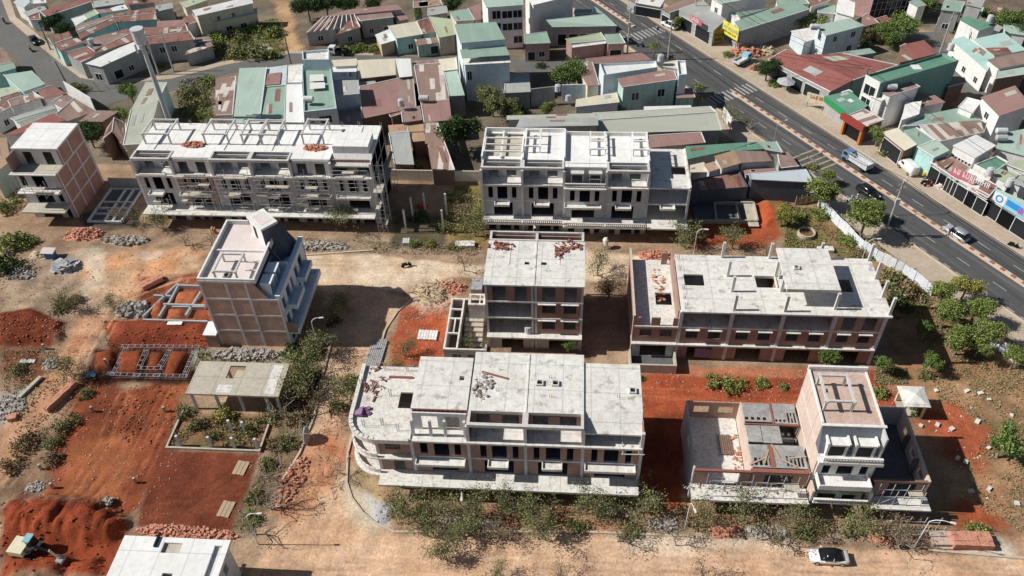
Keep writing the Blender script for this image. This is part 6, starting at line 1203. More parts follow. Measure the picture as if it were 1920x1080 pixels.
board('number_board','ochre board reading 104 left of the large yellow signboard',C_,(1500,330),(1572,318),.2,3.6,'sign_ochre',text=[('104',.15,1.9,1.3,'black_paint',2.4),(None,.2,.9,.6,'black_paint',2.0)],posts=False)
board('number_board','smaller ochre board reading 104 at the foot of the yellow signboard',C_,(1680,382),(1728,360),.1,2.6,'sign_ochre',text=[('104',.1,1.2,.9,'black_paint',1.6)],posts=False)
board('roof_sign','red and white sign standing on the grey garage roof edge',C_,(1336,150),(1422,196),4.3,5.6,'sign_pink',text=[(None,.1,4.6,.8,'white_paint',3.0)],posts=False)
board('signboard','faded pink signboard with pale letters above the patched shop roofs',E_,(1366,426),(1540,506),3.9,5.6,'sign_pink',text=[(None,.1,4.5,1.1,'cloth_white',6.6),(None,.78,4.1,.5,'cloth_white',1.2)])
board('signboard','plain white shop sign along the roof edge right of the pink signboard',E_,(1490,536),(1642,620),3.4,4.5,'cloth_white',text=[(None,.2,3.75,.55,'sign_pink',4.0)],posts=False)
bb_,a,d,n_,L_=board('signboard','blue shop sign with round white emblem panel at the right frame edge',E_,(1676,618),(1960,790),3.5,5.6,'sign_cyan',posts=False)
def flat_on(root,a,d,n_,u0,u1,z0,z1,mat,name,e=.1):
 bt=[a+d*u0+n_*(e+.02),a+d*u1+n_*(e+.02),a+d*u1+n_*e,a+d*u0+n_*e];o=MB();o.hexa([(q.x,q.y,z0)for q in bt],[(q.x,q.y,z1)for q in bt]);return o.build(name,mat,root)
flat_on(bb_,a,d,n_,.1,2.4,3.55,5.55,'white_paint','emblem_panel');flat_on(bb_,a,d,n_,2.6,5.6,4.2,5.3,'sign_blue','blue_panel')
o=MB();c=a+d*1.25+n_*.14+Vector((0,0,1.05));ring=lambda r:[tuple(c+d*r*math.cos(2*math.pi*i/16)+Vector((0,0,r*math.sin(2*math.pi*i/16))))for i in range(16)]
ro,ri=ring(.72),ring(.45)
for i in range(16):j=(i+1)%16;o.q([ro[i],ro[j],ri[j],ri[i]])
o.build('emblem','sign_blue',bb_);q=a+d*5.0+n_*.14;glyph_row(bb_,(q.x,q.y,4.0),d,5.2,1.1,'sign_magenta',3)
bs_=board('shop_sign','faded cream and orange shop sign leaning at the stall below the wide red roof',D_,(280,760),(425,800),1.2,3.4,'cream_wall',posts=True,text=[(None,.2,2.3,.8,'orange_paint',2.6)])
wsn=board('billboard','plain white roadside board behind the long warehouse',C_,(1578,878),(1638,962),1.0,3.4,'white_paint')
# ================================================================== VEGETATION
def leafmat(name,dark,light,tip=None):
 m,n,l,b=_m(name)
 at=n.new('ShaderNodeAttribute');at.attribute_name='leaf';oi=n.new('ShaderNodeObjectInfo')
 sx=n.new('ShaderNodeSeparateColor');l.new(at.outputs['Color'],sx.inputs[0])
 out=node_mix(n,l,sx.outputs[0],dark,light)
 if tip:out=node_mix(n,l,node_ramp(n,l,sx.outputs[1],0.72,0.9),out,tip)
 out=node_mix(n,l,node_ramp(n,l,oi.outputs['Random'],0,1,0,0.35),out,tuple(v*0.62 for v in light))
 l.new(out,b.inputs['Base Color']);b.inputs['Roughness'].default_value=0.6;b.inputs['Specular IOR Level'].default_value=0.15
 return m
leafmat('leaf_dense',(0.046,0.085,0.025),(0.186,0.279,0.078),(0.326,0.388,0.109))
leafmat('leaf_mid',(0.07,0.109,0.031),(0.264,0.333,0.093),(0.434,0.465,0.155))
leafmat('leaf_dark',(0.019,0.04,0.016),(0.07,0.124,0.039),(0.124,0.186,0.062))
leafmat('leaf_olive',(0.075,0.09,0.032),(0.27,0.29,0.115),(0.4,0.36,0.18))
leafmat('leaf_dry',(0.13,0.1,0.05),(0.31,0.245,0.135),(0.4,0.31,0.19))
leafmat('leaf_yellow',(0.124,0.139,0.031),(0.372,0.372,0.093),(0.527,0.465,0.155))
leafmat('leaf_pink',(0.31,0.031,0.155),(0.775,0.109,0.434))
leafmat('grass_dry',(0.188,0.156,0.081),(0.425,0.356,0.194),(0.275,0.288,0.112));leafmat('grass_green',(0.1,0.112,0.037),(0.275,0.288,0.112),(0.4,0.338,0.175))
surf('bark',(0.16,0.13,0.10),dark=(0.07,0.06,0.05),light=(0.27,0.24,0.2),big=1.5);surf('bark_pale',(0.34,0.30,0.25),dark=(0.18,0.15,0.12),big=1.5)
def leaf_mesh(name,pts,sizes,shades,matname,rs,flat=0.0,aspect=0.62):
 """one mesh of small leaf faces; pts n x 3"""
 n=len(pts);nv=rs.normal(size=(n,3));nv[:,2]=np.abs(nv[:,2])+flat;nv/=np.linalg.norm(nv,axis=1)[:,None]
 t=rs.normal(size=(n,3));t-=(t*nv).sum(1)[:,None]*nv;t/=np.linalg.norm(t,axis=1)[:,None];bt=np.cross(nv,t)
 s=sizes[:,None]*.5
 co_=np.stack([pts-t*s,pts-bt*s*aspect+nv*s*.25,pts+t*s,pts+bt*s*aspect+nv*s*.25],1).reshape(-1,3).astype(np.float32)
 me=bpy.data.meshes.new(name);me.vertices.add(n*4);me.vertices.foreach_set('co',co_.ravel())
 me.loops.add(n*4);me.loops.foreach_set('vertex_index',np.arange(n*4,dtype=np.int32));me.polygons.add(n);me.polygons.foreach_set('loop_start',np.arange(0,n*4,4,dtype=np.int32))
 a=me.color_attributes.new('leaf','FLOAT_COLOR','POINT')
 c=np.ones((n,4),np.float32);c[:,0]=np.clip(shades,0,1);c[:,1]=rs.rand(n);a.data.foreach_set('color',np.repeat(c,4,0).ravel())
 me.update(calc_edges=True);me.materials.append(MATS[matname]);return me
def limb(mb,a,b,r0,r1,rs,seg=3,wob=.12):
 pts=[Vector(a)]
 for k in range(1,seg+1):q=Vector(a).lerp(Vector(b),k/seg);q+=Vector(rs.normal(size=3)*wob*(k<seg)*(Vector(b)-Vector(a)).length*.5);pts.append(q)
 for k in range(seg):mb.tube(pts[k],pts[k+1],r0+(r1-r0)*k/seg,r0+(r1-r0)*(k+1)/seg,5)
 return pts
VARS={}
def make_tree(kind,seed):
 rs=np.random.RandomState(seed);rr=random.Random(seed)
 tb=MB();P_,S_,H_=[],[],[]
 if kind in('round','dense','broad'):
  h,r,rz,zc,nc,nl,sz,mat,bark={'round':(3.6,1.4,1.2,2.5,95,36,.21,'leaf_dense','bark_pale'),'dense':(6.0,2.3,2.0,3.9,150,42,.28,'leaf_mid','bark'),'broad':(6.5,3.2,2.4,4.3,190,42,.32,'leaf_dense','bark')}[kind]
  top=zc-rz*.3
  pts=limb(tb,(0,0,-.2),(rs.normal()*.15,rs.normal()*.15,top),.16*h/4,.08*h/4,rs)
  lobes=[(rs.normal(size=3)*np.array([r*.3,r*.3,rz*.22])+np.array([0,0,zc]),rs.uniform(.5,.8))for _ in range(7)]
  for k in range(6):c=lobes[k][0];limb(tb,tuple(pts[-1]-Vector((0,0,.3*rs.rand()))),tuple(c),.06*h/4,.025,rs,2)
  for k in range(nc):
   c,f=lobes[rs.randint(7)];d=rs.normal(size=3);d/=np.linalg.norm(d);rad=f*(rs.rand()**.35)
   cc=c+d*np.array([r,r,rz])*rad*.82
   if cc[2]<zc-rz*.95:continue
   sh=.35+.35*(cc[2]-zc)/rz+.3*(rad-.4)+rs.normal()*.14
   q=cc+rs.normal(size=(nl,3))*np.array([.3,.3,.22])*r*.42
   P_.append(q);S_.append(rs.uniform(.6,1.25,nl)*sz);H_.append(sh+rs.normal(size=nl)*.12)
 elif kind in('sparse','dry','bare'):
  mat,bark={'sparse':('leaf_olive','bark'),'dry':('leaf_dry','bark'),'bare':('leaf_dry','bark_pale')}[kind]
  for s_ in range(rr.choice((1,2,2))):
   a=(rs.normal()*.12,rs.normal()*.12,-.2);fk=Vector((rs.normal()*.25,rs.normal()*.25,rs.uniform(.8,1.4)));limb(tb,a,tuple(fk),.09,.06,rs)
   for k in range(rr.randint(4,6)):
    an=rs.rand()*6.28;rad=rs.uniform(.9,2.1);e=fk+Vector((math.cos(an)*rad,math.sin(an)*rad,rs.uniform(1.0,2.6)))
    lp=limb(tb,tuple(fk),tuple(e),.05,.025,rs,3,.18)
    for t in range(6):
     base_=lp[rr.randint(1,3)];e2=base_+Vector(rs.normal(size=3)*np.array([.6,.6,.35]))+Vector((0,0,.35));limb(tb,tuple(base_),tuple(e2),.022,.012,rs,2,.2)
     if kind=='bare' and rs.rand()<.8:continue
     n_=rr.randint(20,38)if kind=='sparse' else rr.randint(12,22)
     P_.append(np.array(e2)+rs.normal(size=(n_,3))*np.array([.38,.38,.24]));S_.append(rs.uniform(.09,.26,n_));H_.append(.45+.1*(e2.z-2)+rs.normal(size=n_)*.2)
 elif kind in('bush','weed','darkbush'):
  mat,bark={'bush':('leaf_mid','bark'),'weed':('leaf_olive','bark'),'darkbush':('leaf_dark','bark')}[kind]
  for k in range(6):an=rs.rand()*6.28;limb(tb,(0,0,-.1),(math.cos(an)*.7,math.sin(an)*.7,rs.uniform(.7,1.3)),.04,.015,rs,2)
  for k in range(46):
   an=rs.rand()*6.28;rad=math.sqrt(rs.rand())*1.25*(1+.25*math.sin(an*3+seed));z=rs.uniform(.15,1.25)*(1-.45*rad/1.4);n_=14
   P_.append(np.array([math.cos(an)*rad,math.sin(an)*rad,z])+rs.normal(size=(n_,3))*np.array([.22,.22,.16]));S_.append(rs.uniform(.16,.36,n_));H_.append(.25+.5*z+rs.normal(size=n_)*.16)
 elif kind=='banana':
  mat,bark='leaf_mid','bark'
  for k in range(7):
   bx_,by_=rs.normal(size=2)*.9;hh=rs.uniform(1.6,2.6);tb.tube((bx_,by_,0),(bx_,by_,hh),.14,.1,6)
   for j in range(8):
    an=rs.rand()*6.28;L_=rs.uniform(1.4,2.2)
    for q in range(12):t=(q+.5)/12;P_.append(np.array([[bx_+math.cos(an)*L_*t,by_+math.sin(an)*L_*t,hh+1.6*t-1.9*t*t+rs.normal()*.03]]));S_.append(np.array([.55*(1-abs(t-.4))]));H_.append(np.array([.4+.4*t+rs.normal()*.1]))
 elif kind=='palm':
  mat,bark='leaf_mid','bark';limb(tb,(0,0,-.2),(.2,.1,3.2),.14,.1,rs)
  for j in range(16):
   an=j*.39+rs.rand()*.2;L_=rs.uniform(1.3,1.9);u=rs.uniform(.5,1.5)
   for q in range(16):t=(q+.5)/16;P_.append(np.array([[.2+math.cos(an)*L_*t,.1+math.sin(an)*L_*t,3.2+u*t-1.9*t*t]])+rs.normal(size=(2,3))*.08);S_.append(np.array([.3,.3]));H_.append(np.array([.5,.3])+rs.normal()*.1)
 if not P_:P_,S_,H_=[np.zeros((1,3))+np.array([0,0,1.])],[np.array([.05])],[np.array([.5])]
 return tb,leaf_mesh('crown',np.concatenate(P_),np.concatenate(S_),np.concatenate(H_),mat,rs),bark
def tree_var(kind,k,crown_mat=None):
 key=(kind,k,crown_mat)
 if key not in VARS:
  tb,lm,bark=make_tree(kind,11*k+len(kind)*101)
  if crown_mat:lm.materials[0]=MATS[crown_mat]
  tr=MB.build(tb,'trunk',bark);VARS[key]=(tr.data,lm);bpy.data.objects.remove(tr)
 return VARS[key]
RT=random.Random(5)
def tree(kind,px,py,zc,sc,label,mat=None,group=None,squash=1.0,name=None):
 """crown centre seen at photo pixel (px,py) standing zc above the ground"""
 x,y,_=P(px,py,zc);td,cd=tree_var(kind,RT.randint(0,3),mat)
 nm=name or{'bush':'bush','weed':'bush','darkbush':'bush','banana':'banana_clump','palm':'palm_tree'}.get(kind,'tree')
 r=thing(nm,label,{'bush':'bush','banana_clump':'banana plant','palm_tree':'palm'}.get(nm,'tree'),(x,y,max(0,ground_z(x,y))if y<130 else 0),group)
 r.rotation_euler.z=RT.uniform(0,6.28);r.scale=(sc*RT.uniform(.92,1.08),sc*RT.uniform(.92,1.08),sc*squash)
 for n_,d in(('trunk',td),('crown',cd)):o=bpy.data.objects.new(n_,d);COL.objects.link(o);o.parent=r
 return r
t=tree
for px,py,s,lb in((748,950,1.15,'leftmost roadside tree below the front brick terrace, by the grey sand spill'),(822,942,1.0,'thin roadside tree second from left below the front brick terrace'),(876,950,1.3,'fullest green roadside tree below the front brick terrace'),(962,938,1.05,'roadside tree under the shorter canopy of the front brick terrace'),(1010,952,1.1,'roadside tree with yellowish leaves below the middle of the front terrace'),(1098,942,1.05,'roadside tree below the right part of the front terrace'),(1132,950,.9,'small roadside tree second from the right end of the front terrace'),(1200,940,1.25,'roadside tree at the right end of the front terrace, beside the dark gap')):
 t('sparse',px,py,2.3,s,lb,group='roadside trees below the front terrace')
for px,py,s,lb,k in((1330,965,1.0,'olive roadside tree under the left ledge of the roofless shell','sparse'),(1402,965,1.15,'bushy roadside tree below the form boards of the roofless shell','sparse'),(1470,968,.9,'dry brown roadside tree left of the white tower front','dry'),(1510,978,1.0,'roadside tree right under the white tower house balcony','sparse'),(1622,972,1.25,'wide roadside tree at the right end of the white tower house','sparse'),(1690,985,.9,'thin dry roadside tree left of the curved white street lamp','dry')):
 t(k,px,py,2.2,s,lb)
for px,py,s,lb in((832,1035,.95,'thin sapling standing in the dirt road bed, bottom centre'),(926,1075,.8,'small dark sapling cut by the bottom edge'),(1050,1070,.9,'nearly leafless sapling at the bottom edge right of the centre'),(1318,1068,1.0,'bare twiggy sapling at the bottom edge below the pale dusty road patch')):
 t('sparse' if px<1000 else 'dry',px,py,1.6,s,lb)
t('weed',1083,985,.7,.9,'green shrub on the verge right of the front terrace middle');t('weed',1180,995,.7,.9,'dull shrub among pale rubble on the front verge');t('weed',880,985,.7,.9,'low shrub between the kerb and the front terrace');t('bush',1510,998,.6,.8,'green weed clump beside the parked white car');t('weed',1600,990,.6,1.0,'weed clump left of the red brick heap');t('bush',1835,992,.6,.9,'bright weeds behind the stacked red bricks')
for px,py,s,lb,k in((800,990,1.0,'leaning roadside tree on the kerb below the corner bay','sparse'),(868,992,1.1,'kerbside tree whose branches shade the road, left of centre','sparse'),(940,996,.9,'dry kerbside tree below the middle of the front terrace','dry'),(1018,994,1.1,'kerbside tree with twisted trunk below the front terrace','sparse'),(1160,1000,1.0,'dusty kerbside tree near the pale rubble','dry'),(1270,1005,.9,'dry kerbside tree at the dark gap mouth','dry'),(1452,1002,1.0,'kerbside tree over the site rubble left of the parked car','dry'),(1690,1012,1.0,'bare kerbside tree right of the parked car','bare'),(500,940,1.1,'leafless tree on the verge right of the lower red lot','bare'),(640,870,.9,'leafless tree at the kerb left of the corner bay','bare'),(590,760,1.1,'dry verge tree opposite the rounded corner deck','dry')):
 t(k,px,py,2.0,s,lb)
for px,py,z,s,k,lb in((1552,668,2.4,1.0,'round','clipped round tree in front of the right row back wall'),(1660,678,2.4,1.0,'round','clipped round tree just right of the right row corner'),(1748,678,2.4,1.0,'round','clipped round tree standing in the dark building shadow'),(1737,615,2.4,1.0,'round','small tree at the shadow edge left of the dense grove'),(1770,548,3.1,0.92,'dense','dark bushy tree at the top of the grove by the road'),(1812,538,2.9,0.83,'dense','yellow-green tree touching the road at the top of the grove'),(1775,590,2.9,0.92,'dense','broad tree in the middle of the grove'),(1832,582,2.9,0.92,'dense','leafy grove tree nearest the dashed road line'),(1862,620,2.9,0.83,'dense','lowest right tree of the grove above the white fence end'),(1800,640,2.9,0.92,'dense','loose-crowned tree with pale trunk at the foot of the grove'),(1838,645,2.7,0.78,'dense','small loose tree between the pale trunk and the white fence'),(1905,672,2.2,.7,'dense','tree half outside the right edge above the lawn'),(1887,828,3.4,1.5,'round','round-crowned tree with crooked grey trunk on the right lawn'),(1545,362,3.4,1.1,'dense','roadside tree at the broken end of the white fence'),(1622,415,3.9,1.35,'dense','large roadside tree overhanging the white fence'),(1640,385,3.4,.8,'dense','roadside tree close behind the large one at the fence'),(1468,405,2.4,.75,'dense','small yellow-leaved tree on the red earth heap')):
 t(k,px,py,z,s,lb,mat='leaf_yellow' if 'yellow' in lb else None)
for px,py,s,lb,m_ in((1672,525,1.7,'rust-tinged bush at the right end of the row with the raised slab','leaf_olive'),(1702,545,1.7,'brown leaved bush right of the column stubs','leaf_dry'),(1680,565,1.4,'dark bush against the right row end wall','leaf_dark'),(1590,450,1.2,'weedy bush inside the white fence',None),(1540,400,1.2,'green bush between the concrete ring and the white fence',None),(1500,405,1.0,'low green bush left of the concrete ring',None),(1620,475,1.1,'dry bush beneath the large fence tree','leaf_dry'),(1720,770,.7,'bush behind the gazebo floor',None),(1735,700,.8,'low weeds at the foot of the shaded round tree','leaf_olive'),(1650,735,.9,'bush at the rear right corner of the white tower house',None),(1340,715,1.0,'green weeds on the red earth strip',None),(1375,722,1.2,'larger green weed clump on the red earth strip',None),(1428,715,.8,'right weed clump on the red earth strip',None),(1470,722,.5,'small weed near the white tower rear',None),(1200,705,.5,'little weed by the yard wall right of the front terrace roof',None)):
 t('weed' if m_ else 'bush',px,py,.6,s,lb,mat=m_)
for px,py,z,s,k,lb in((1286,445,2.4,1.25,'sparse','wide olive tree before the lower right bay of the grey terrace'),(1375,445,2.4,1.1,'sparse','olive tree on the brown foundation plot'),(1440,465,2.2,1.0,'dry','dry tree right of the brown foundation plot'),(868,490,2.2,1.2,'dry','dry brown tree on the back road left of the flat-roofed pair'),(890,425,2.2,1.3,'sparse','tall dry tree at the left corner of the far grey terrace'),(868,395,2.0,1.0,'dry','dry yellowish tree in the weedy gap'),(645,410,2.4,1.2,'sparse','twiggy tree in front of the right end of the scaffolded terrace'),(1120,500,2.0,1.2,'sparse','leafy tree just right of the flat-roofed pair'),(1140,545,2.0,1.1,'sparse','tree in the dark gap beside the flat-roofed pair'),(1066,642,2.2,.9,'round','bright green round tree behind the front terrace roof'),(872,652,1.6,.8,'sparse','small tree inside the roofless annex'),(755,652,1.8,.9,'sparse','ragged tree on the red yard left of the annex'),(745,690,1.2,.7,'sparse','low ragged shrub tree behind the rounded corner deck'),(650,735,1.9,1.3,'sparse','dry leafy tree left of the rounded corner deck'),(612,580,2.6,1.1,'sparse','large dark tree in the shade of the blue front'),(640,560,2.4,.9,'sparse','dark tree behind the blue front along the cross street'),(596,645,2.2,1.2,'sparse','leafy tree around the bent street lamp by the blue front'),(575,690,2.2,1.2,'sparse','verge tree right of the open pavilion'),(560,725,2.0,1.2,'sparse','verge tree below the pavilion corner'),(535,770,1.8,1.2,'bare','leafless grey tree beside the pavilion'),(560,810,1.5,1.0,'bare','leafless shrub tree left of the wrapped statue'),(515,895,2.0,1.1,'bare','leafless tree with long branch shadows on the scattered bricks'),(478,985,2.0,1.2,'bare','leafless tree near the bent lamp, throwing branch shadows on the road')):
 t(k,px,py,z,s,lb)
for px,py,s,lb,k in((545,655,1.0,'dark shrub at the foot of the brick end wall','darkbush'),(590,700,.9,'dark shrub on the cross street verge','darkbush'),(625,600,1.0,'shaded shrub under the blue balconies','darkbush'),(420,775,1.2,'pale tufted bush in front of the open pavilion','weed'),(365,795,1.0,'weedy bush in the left part of the column yard','weed'),(470,800,1.0,'weedy bush in the right part of the column yard','weed'),(395,815,.8,'brown weeds between the column stubs','weed'),(345,770,.9,'weeds under the pavilion left edge','weed'),(505,780,1.0,'weeds at the right edge of the column yard','weed'),(540,830,1.0,'grey-green weeds on the cross street verge below the pavilion','weed'),(475,930,.9,'weeds along the red lot edge','weed'),(470,970,.9,'green weeds under the bent lamp','bush'),(850,460,.8,'weeds at the kerb left of the dry brown tree','weed'),(775,455,.8,'green kerb weeds below the weedy gap','bush'),(805,455,.7,'yellow kerb weeds below the weedy gap','weed'),(905,390,1.2,'yellow green weeds along the left wall of the far grey terrace','weed'),(860,370,1.1,'weeds in the sunny part of the gap','weed'),(790,405,1.2,'dark weeds in the shaded gap','darkbush'),(830,425,1.1,'dull weeds at the gap edge','weed')):
 t(k,px,py,.6,s,lb,mat='leaf_yellow' if('yellow' in lb or 'pale tufted' in lb)else None)
for px,py,s,lb,k,m_ in((560,672,1.3,'dense weeds between the pavilion and the cross street kerb','weed',None),(590,662,1.1,'weed clump under the bent lamp by the blue front','darkbush',None),(570,712,1.3,'tall weeds on the verge level with the pavilion slab','weed',None),(548,748,1.3,'tangled dry brush beside the pavilion columns','weed','leaf_dry'),(585,742,1.0,'brush at the kerb opposite the corner deck','weed','leaf_dark'),(560,785,1.2,'brush at the verge above the wrapped stone','weed','leaf_dry'),(520,830,1.0,'grey brush at the column yard corner','weed','leaf_dry'),(500,870,.9,'weeds at the end of the red lot kerb','weed',None),(655,715,1.1,'weeds left of the corner deck wall','weed',None),(630,760,.9,'low weeds at the corner bay kerb','weed',None),(110,575,1.1,'brush around the leafy shrub tree on the left clearing','weed',None),(140,560,.9,'grey brush right of the leafy shrub tree on the left clearing','weed','leaf_dry'),(95,860,1.0,'brush along the lower dirt track','weed','leaf_dry'),(45,830,1.2,'dry brush at the left frame edge below the gravel','weed','leaf_dry'),(20,870,1.1,'dry brush at the left frame edge beside the spoil heap','weed','leaf_dry')):
 t(k,px,py,.6,s,lb,mat=m_)
for px,py,z,s,k,lb in((122,565,1.6,1.0,'sparse','leafy shrub tree on the left clearing'),(210,572,1.6,.8,'sparse','small shrub tree above the pale slab rubble'),(125,690,1.6,1.0,'sparse','shrub tree beside the dirt track, left'),(150,705,1.4,.9,'dry','dry shrub tree left of the rebar foundation'),(185,640,1.4,.7,'bare','bare twigs by the red earth bank'),(228,405,2.0,1.0,'dry','dry twiggy tree before the grey beam grid'),(258,405,2.0,.9,'dry','dry tree at the left corner of the scaffolded terrace'),(300,415,1.8,1.0,'sparse','olive tree before the first bay of the scaffolded terrace'),(345,450,1.2,1.0,'bare','fallen grey brushwood tree near the blue tower parapet'),(395,450,1.2,.9,'bare','grey twigs beside the brick stack at the blue tower')):
 t(k,px,py,z,s,lb)
for px,py,s,lb,k in((22,455,1.9,'dark green bush at the left frame edge below the narrow tower','bush'),(12,500,2.0,'deep shaded bush at the left frame edge','darkbush'),(50,450,1.4,'bush at the lower left foot of the narrow tower','bush'),(12,385,1.5,'bush beside the left wall of the narrow tower','bush'),(115,800,1.0,'weeds beside the long red brick stack','weed'),(135,785,.9,'green weeds right of the long red brick stack','weed'),(95,830,.9,'weeds along the dirt track edge','weed'),(160,735,.8,'weeds left of the rebar foundation corner','weed'),(30,690,.9,'weeds on the left plot','weed')):
 t(k,px,py,.7,s,lb)
for px,py,z,s,k,lb,m_ in((243,175,2.6,.85,'dense','bright green round tree at the street bend',None),(166,250,3.5,.85,'broad','dark tree behind the narrow tower roof','leaf_dark'),(228,218,2,.7,'dense','small green tree by the curved beige roof',None),(100,48,2,.8,'broad','dark shrub tree beside the teal gable row','leaf_dark'),(120,55,2,.6,'broad','dark shrub tree before the patchwork roof house','leaf_dark'),(268,4,3,.8,'broad','tree cut by the top edge behind the roof rows',None),(575,12,4,1.0,'broad','dark tree left in the clump behind the batten-roofed workshop','leaf_dark'),(612,8,4,1.1,'broad','dark tree in the middle of the clump behind the workshop','leaf_dark'),(655,6,4,1.0,'broad','dark tree cut by the top edge behind the workshop','leaf_dark'),(700,6,4,.8,'broad','dark tree at the right end of the clump behind the workshop','leaf_dark'),(785,22,2.5,.7,'dense','leafy tree between the workshop and the cream roof',None),(850,8,3,.9,'broad','tree cut by the top edge left of the white three storey house','leaf_dark'),(858,242,5.4,1.5,'dense','big dark round tree left of the far grey terrace','leaf_dark'),(922,192,3.4,1.0,'broad','yellowish broad tree beside the big dark round tree','leaf_olive'),(960,200,3,.7,'broad','olive tree at the foot of the bluish tower house','leaf_olive'),(1026,206,2,.7,'dense','bright green tree under the steel water tank',None),(1068,150,2.4,1.0,'broad','wide green garden tree behind the blue garden wall',None),(1092,152,2.2,.7,'broad','lower garden tree by the rusty wing',None),(970,225,1.5,.6,'dense','small plant at the raised end of the long warehouse',None),(1376,215,2.5,1.0,'sparse','grey half-bare tree by the white roadside board',None),(1405,235,2.0,.8,'bare','bare tree with shadow at the road edge',None),(1310,185,1.5,.8,'sparse','scraggly shrub tree at the crossing',None),(1438,135,2.2,.8,'broad','dark bushy tree at the corner of the wide red roof','leaf_dark'),(1270,42,1.8,.6,'dense','small tree beside the parked white car',None),(1340,18,2,.6,'dense','small tree before the grey garage',None),(1655,62,2.6,.85,'broad','garden tree left of the shaded lane',None),(1692,55,3,1.0,'broad','bushy garden tree overhanging the lane',None),(1672,78,2,.7,'broad','low garden tree by the red double roof',None),(1625,62,2.2,.7,'broad','brownish tree before the red double roof','leaf_olive'),(1738,8,3,.8,'broad','tree at the top edge right of the pink building',None),(1895,40,4,1.1,'broad','big tree in the top right corner',None),(1915,62,3,.9,'broad','second tree in the top right corner','leaf_dark'),(1862,25,3,.7,'broad','smaller tree left of the big one in the top right corner',None),(1645,265,1.2,.8,'dense','round bush tree beside the cream roadside roof',None),(1782,270,1.6,.6,'dense','yellow green tree behind the boxy white roof house','leaf_yellow'),(1555,330,2,.6,'dense','slim tree top behind the roadside tree at the fence end',None)):
 t(k,px,py,z,s,lb,mat=m_)
for px,py,s,lb,k in((1465,292,.9,'dark shrub on the near pavement by the deep green roof','darkbush'),(1525,310,.8,'shrub at the yellow road lines','bush'),(1365,100,.9,'shrub below the yellow signboard','bush'),(1452,155,1.0,'agave-like plant at the umbrella stall','bush'),(1665,285,1.0,'shrub by the red garden bed','bush'),(1310,160,.9,'shrub at the crossing corner','bush'),(655,92,1.2,'shrub left on the street bank below the workshop','bush'),(675,88,1.3,'shrub middle on the street bank below the workshop','bush'),(700,90,1.2,'shrub right on the street bank below the workshop','bush'),(1015,120,.9,'shrub on the side street edge','darkbush'),(975,205,1.2,'dark bush beneath the grey streaked wall','darkbush'),(1000,222,1.0,'dark bush behind the warehouse ridge','darkbush'),(298,120,.8,'climbing bush on the grey wall of the corner house','bush'),(150,165,1.2,'scrub on the verge by the leaning pole','weed'),(138,160,1.0,'scrub right under the leaning pole','weed'),(840,300,1.0,'bush between the sheds behind the wall','darkbush'),(780,310,1.0,'bush in the open yard between the sheds','bush'),(1905,100,1.4,'hedge bush in the top right corner','bush'),(1790,55,1.2,'dry hedge bush by the lane pole','weed'),(1700,105,1.2,'bush at the lane bend','bush'),(1620,80,1.2,'bush behind the white terrace house','darkbush'),(1880,230,1.0,'bush in the lane yard','bush')):
 t(k,px,py,.7,s,lb)
t('bush',1165,195,2.6,1.5,'brownish climbing shrub by the stained mint house',mat='leaf_olive');t('bush',1168,212,2.2,.9,'magenta flowering climber on the warehouse edge',mat='leaf_pink',squash=.5)
t('banana',1516,40,2.2,1.3,'large banana clump behind the pillared terrace house');t('banana',1535,38,2.2,1.2,'right part of the banana grove behind the pillared terrace house');t('banana',1500,45,2.0,1.0,'left part of the banana grove behind the long slate shop');t('banana',272,45,2.0,.5,'small banana plant behind the steel mast top')
t('palm',1228,92,2.2,1.0,'small palm at the zebra crossing');t('banana',382,215,1.0,.7,'leafy vegetables at the near end of the fenced garden');t('weed',352,175,.8,1.6,'trellis-grown plants in the fenced garden');t('weed',375,190,.8,1.6,'grey-green garden plants left of the rusty roof');t('bush',390,150,.8,1.4,'green bush at the top of the fenced garden');t('weed',362,210,.8,1.5,'tangled vines in the fenced garden');t('bush',385,228,.8,1.1,'vegetable bush right behind the long terrace roof')
for k in range(16):
 px,py=(405+RT.uniform(0,120),50+RT.uniform(0,55));t(RT.choice(('bush','weed')),px,py,.7,RT.uniform(1.2,2.0),'overgrown shrub on the vacant weedy lot by the dirt lane',group='shrubs on the weedy lot')
def grass(name,label,polys,n,mat,h=.4,seed=1,dens_noise=True):
 rs=np.random.RandomState(seed);out=[]
 for poly in polys:
  pw=np.array([P(*q)[:2]for q in poly]);lo,hi=pw.min(0),pw.max(0);q=rs.rand(n*3,2)*(hi-lo)+lo
  keep=sdist(q[:,0],q[:,1],[tuple(a)for a in pw])>0
  if dens_noise:keep&=fbm(q[:,0],q[:,1],3.0,4,seed+20)>rs.uniform(.38,.56,len(q))
  out.append(q[keep][:n])
 q=np.concatenate(out);z=np.array([ground_z(a,b)for a,b in q])+h*.35
 me=leaf_mesh(name,np.column_stack([q,z]),rs.uniform(.5,1.3,len(q))*h,rs.normal(.5,.25,len(q)),mat,rs,aspect=.4)
 o=bpy.data.objects.new(name,me);COL.objects.link(o);return stuff(o,label,'grass')
grass('dry_grass','dry tufted grass covering the field on the right',[[(1740,700),(1920,690),(1920,1000),(1840,960),(1800,880),(1860,800),(1760,750)],[(1640,690),(1700,690),(1700,720),(1640,720)],[(1690,560),(1760,560),(1880,690),(1760,700)]],2300,'grass_dry',.34,1)
grass('green_grass','green weeds around the concrete ring inside the white fence',[[(1470,385),(1560,395),(1660,470),(1640,490),(1470,470)],[(840,350),(905,345),(912,455),(830,440)],[(1640,480),(1700,500),(1750,570),(1680,600)]],1800,'grass_green',.45,2)
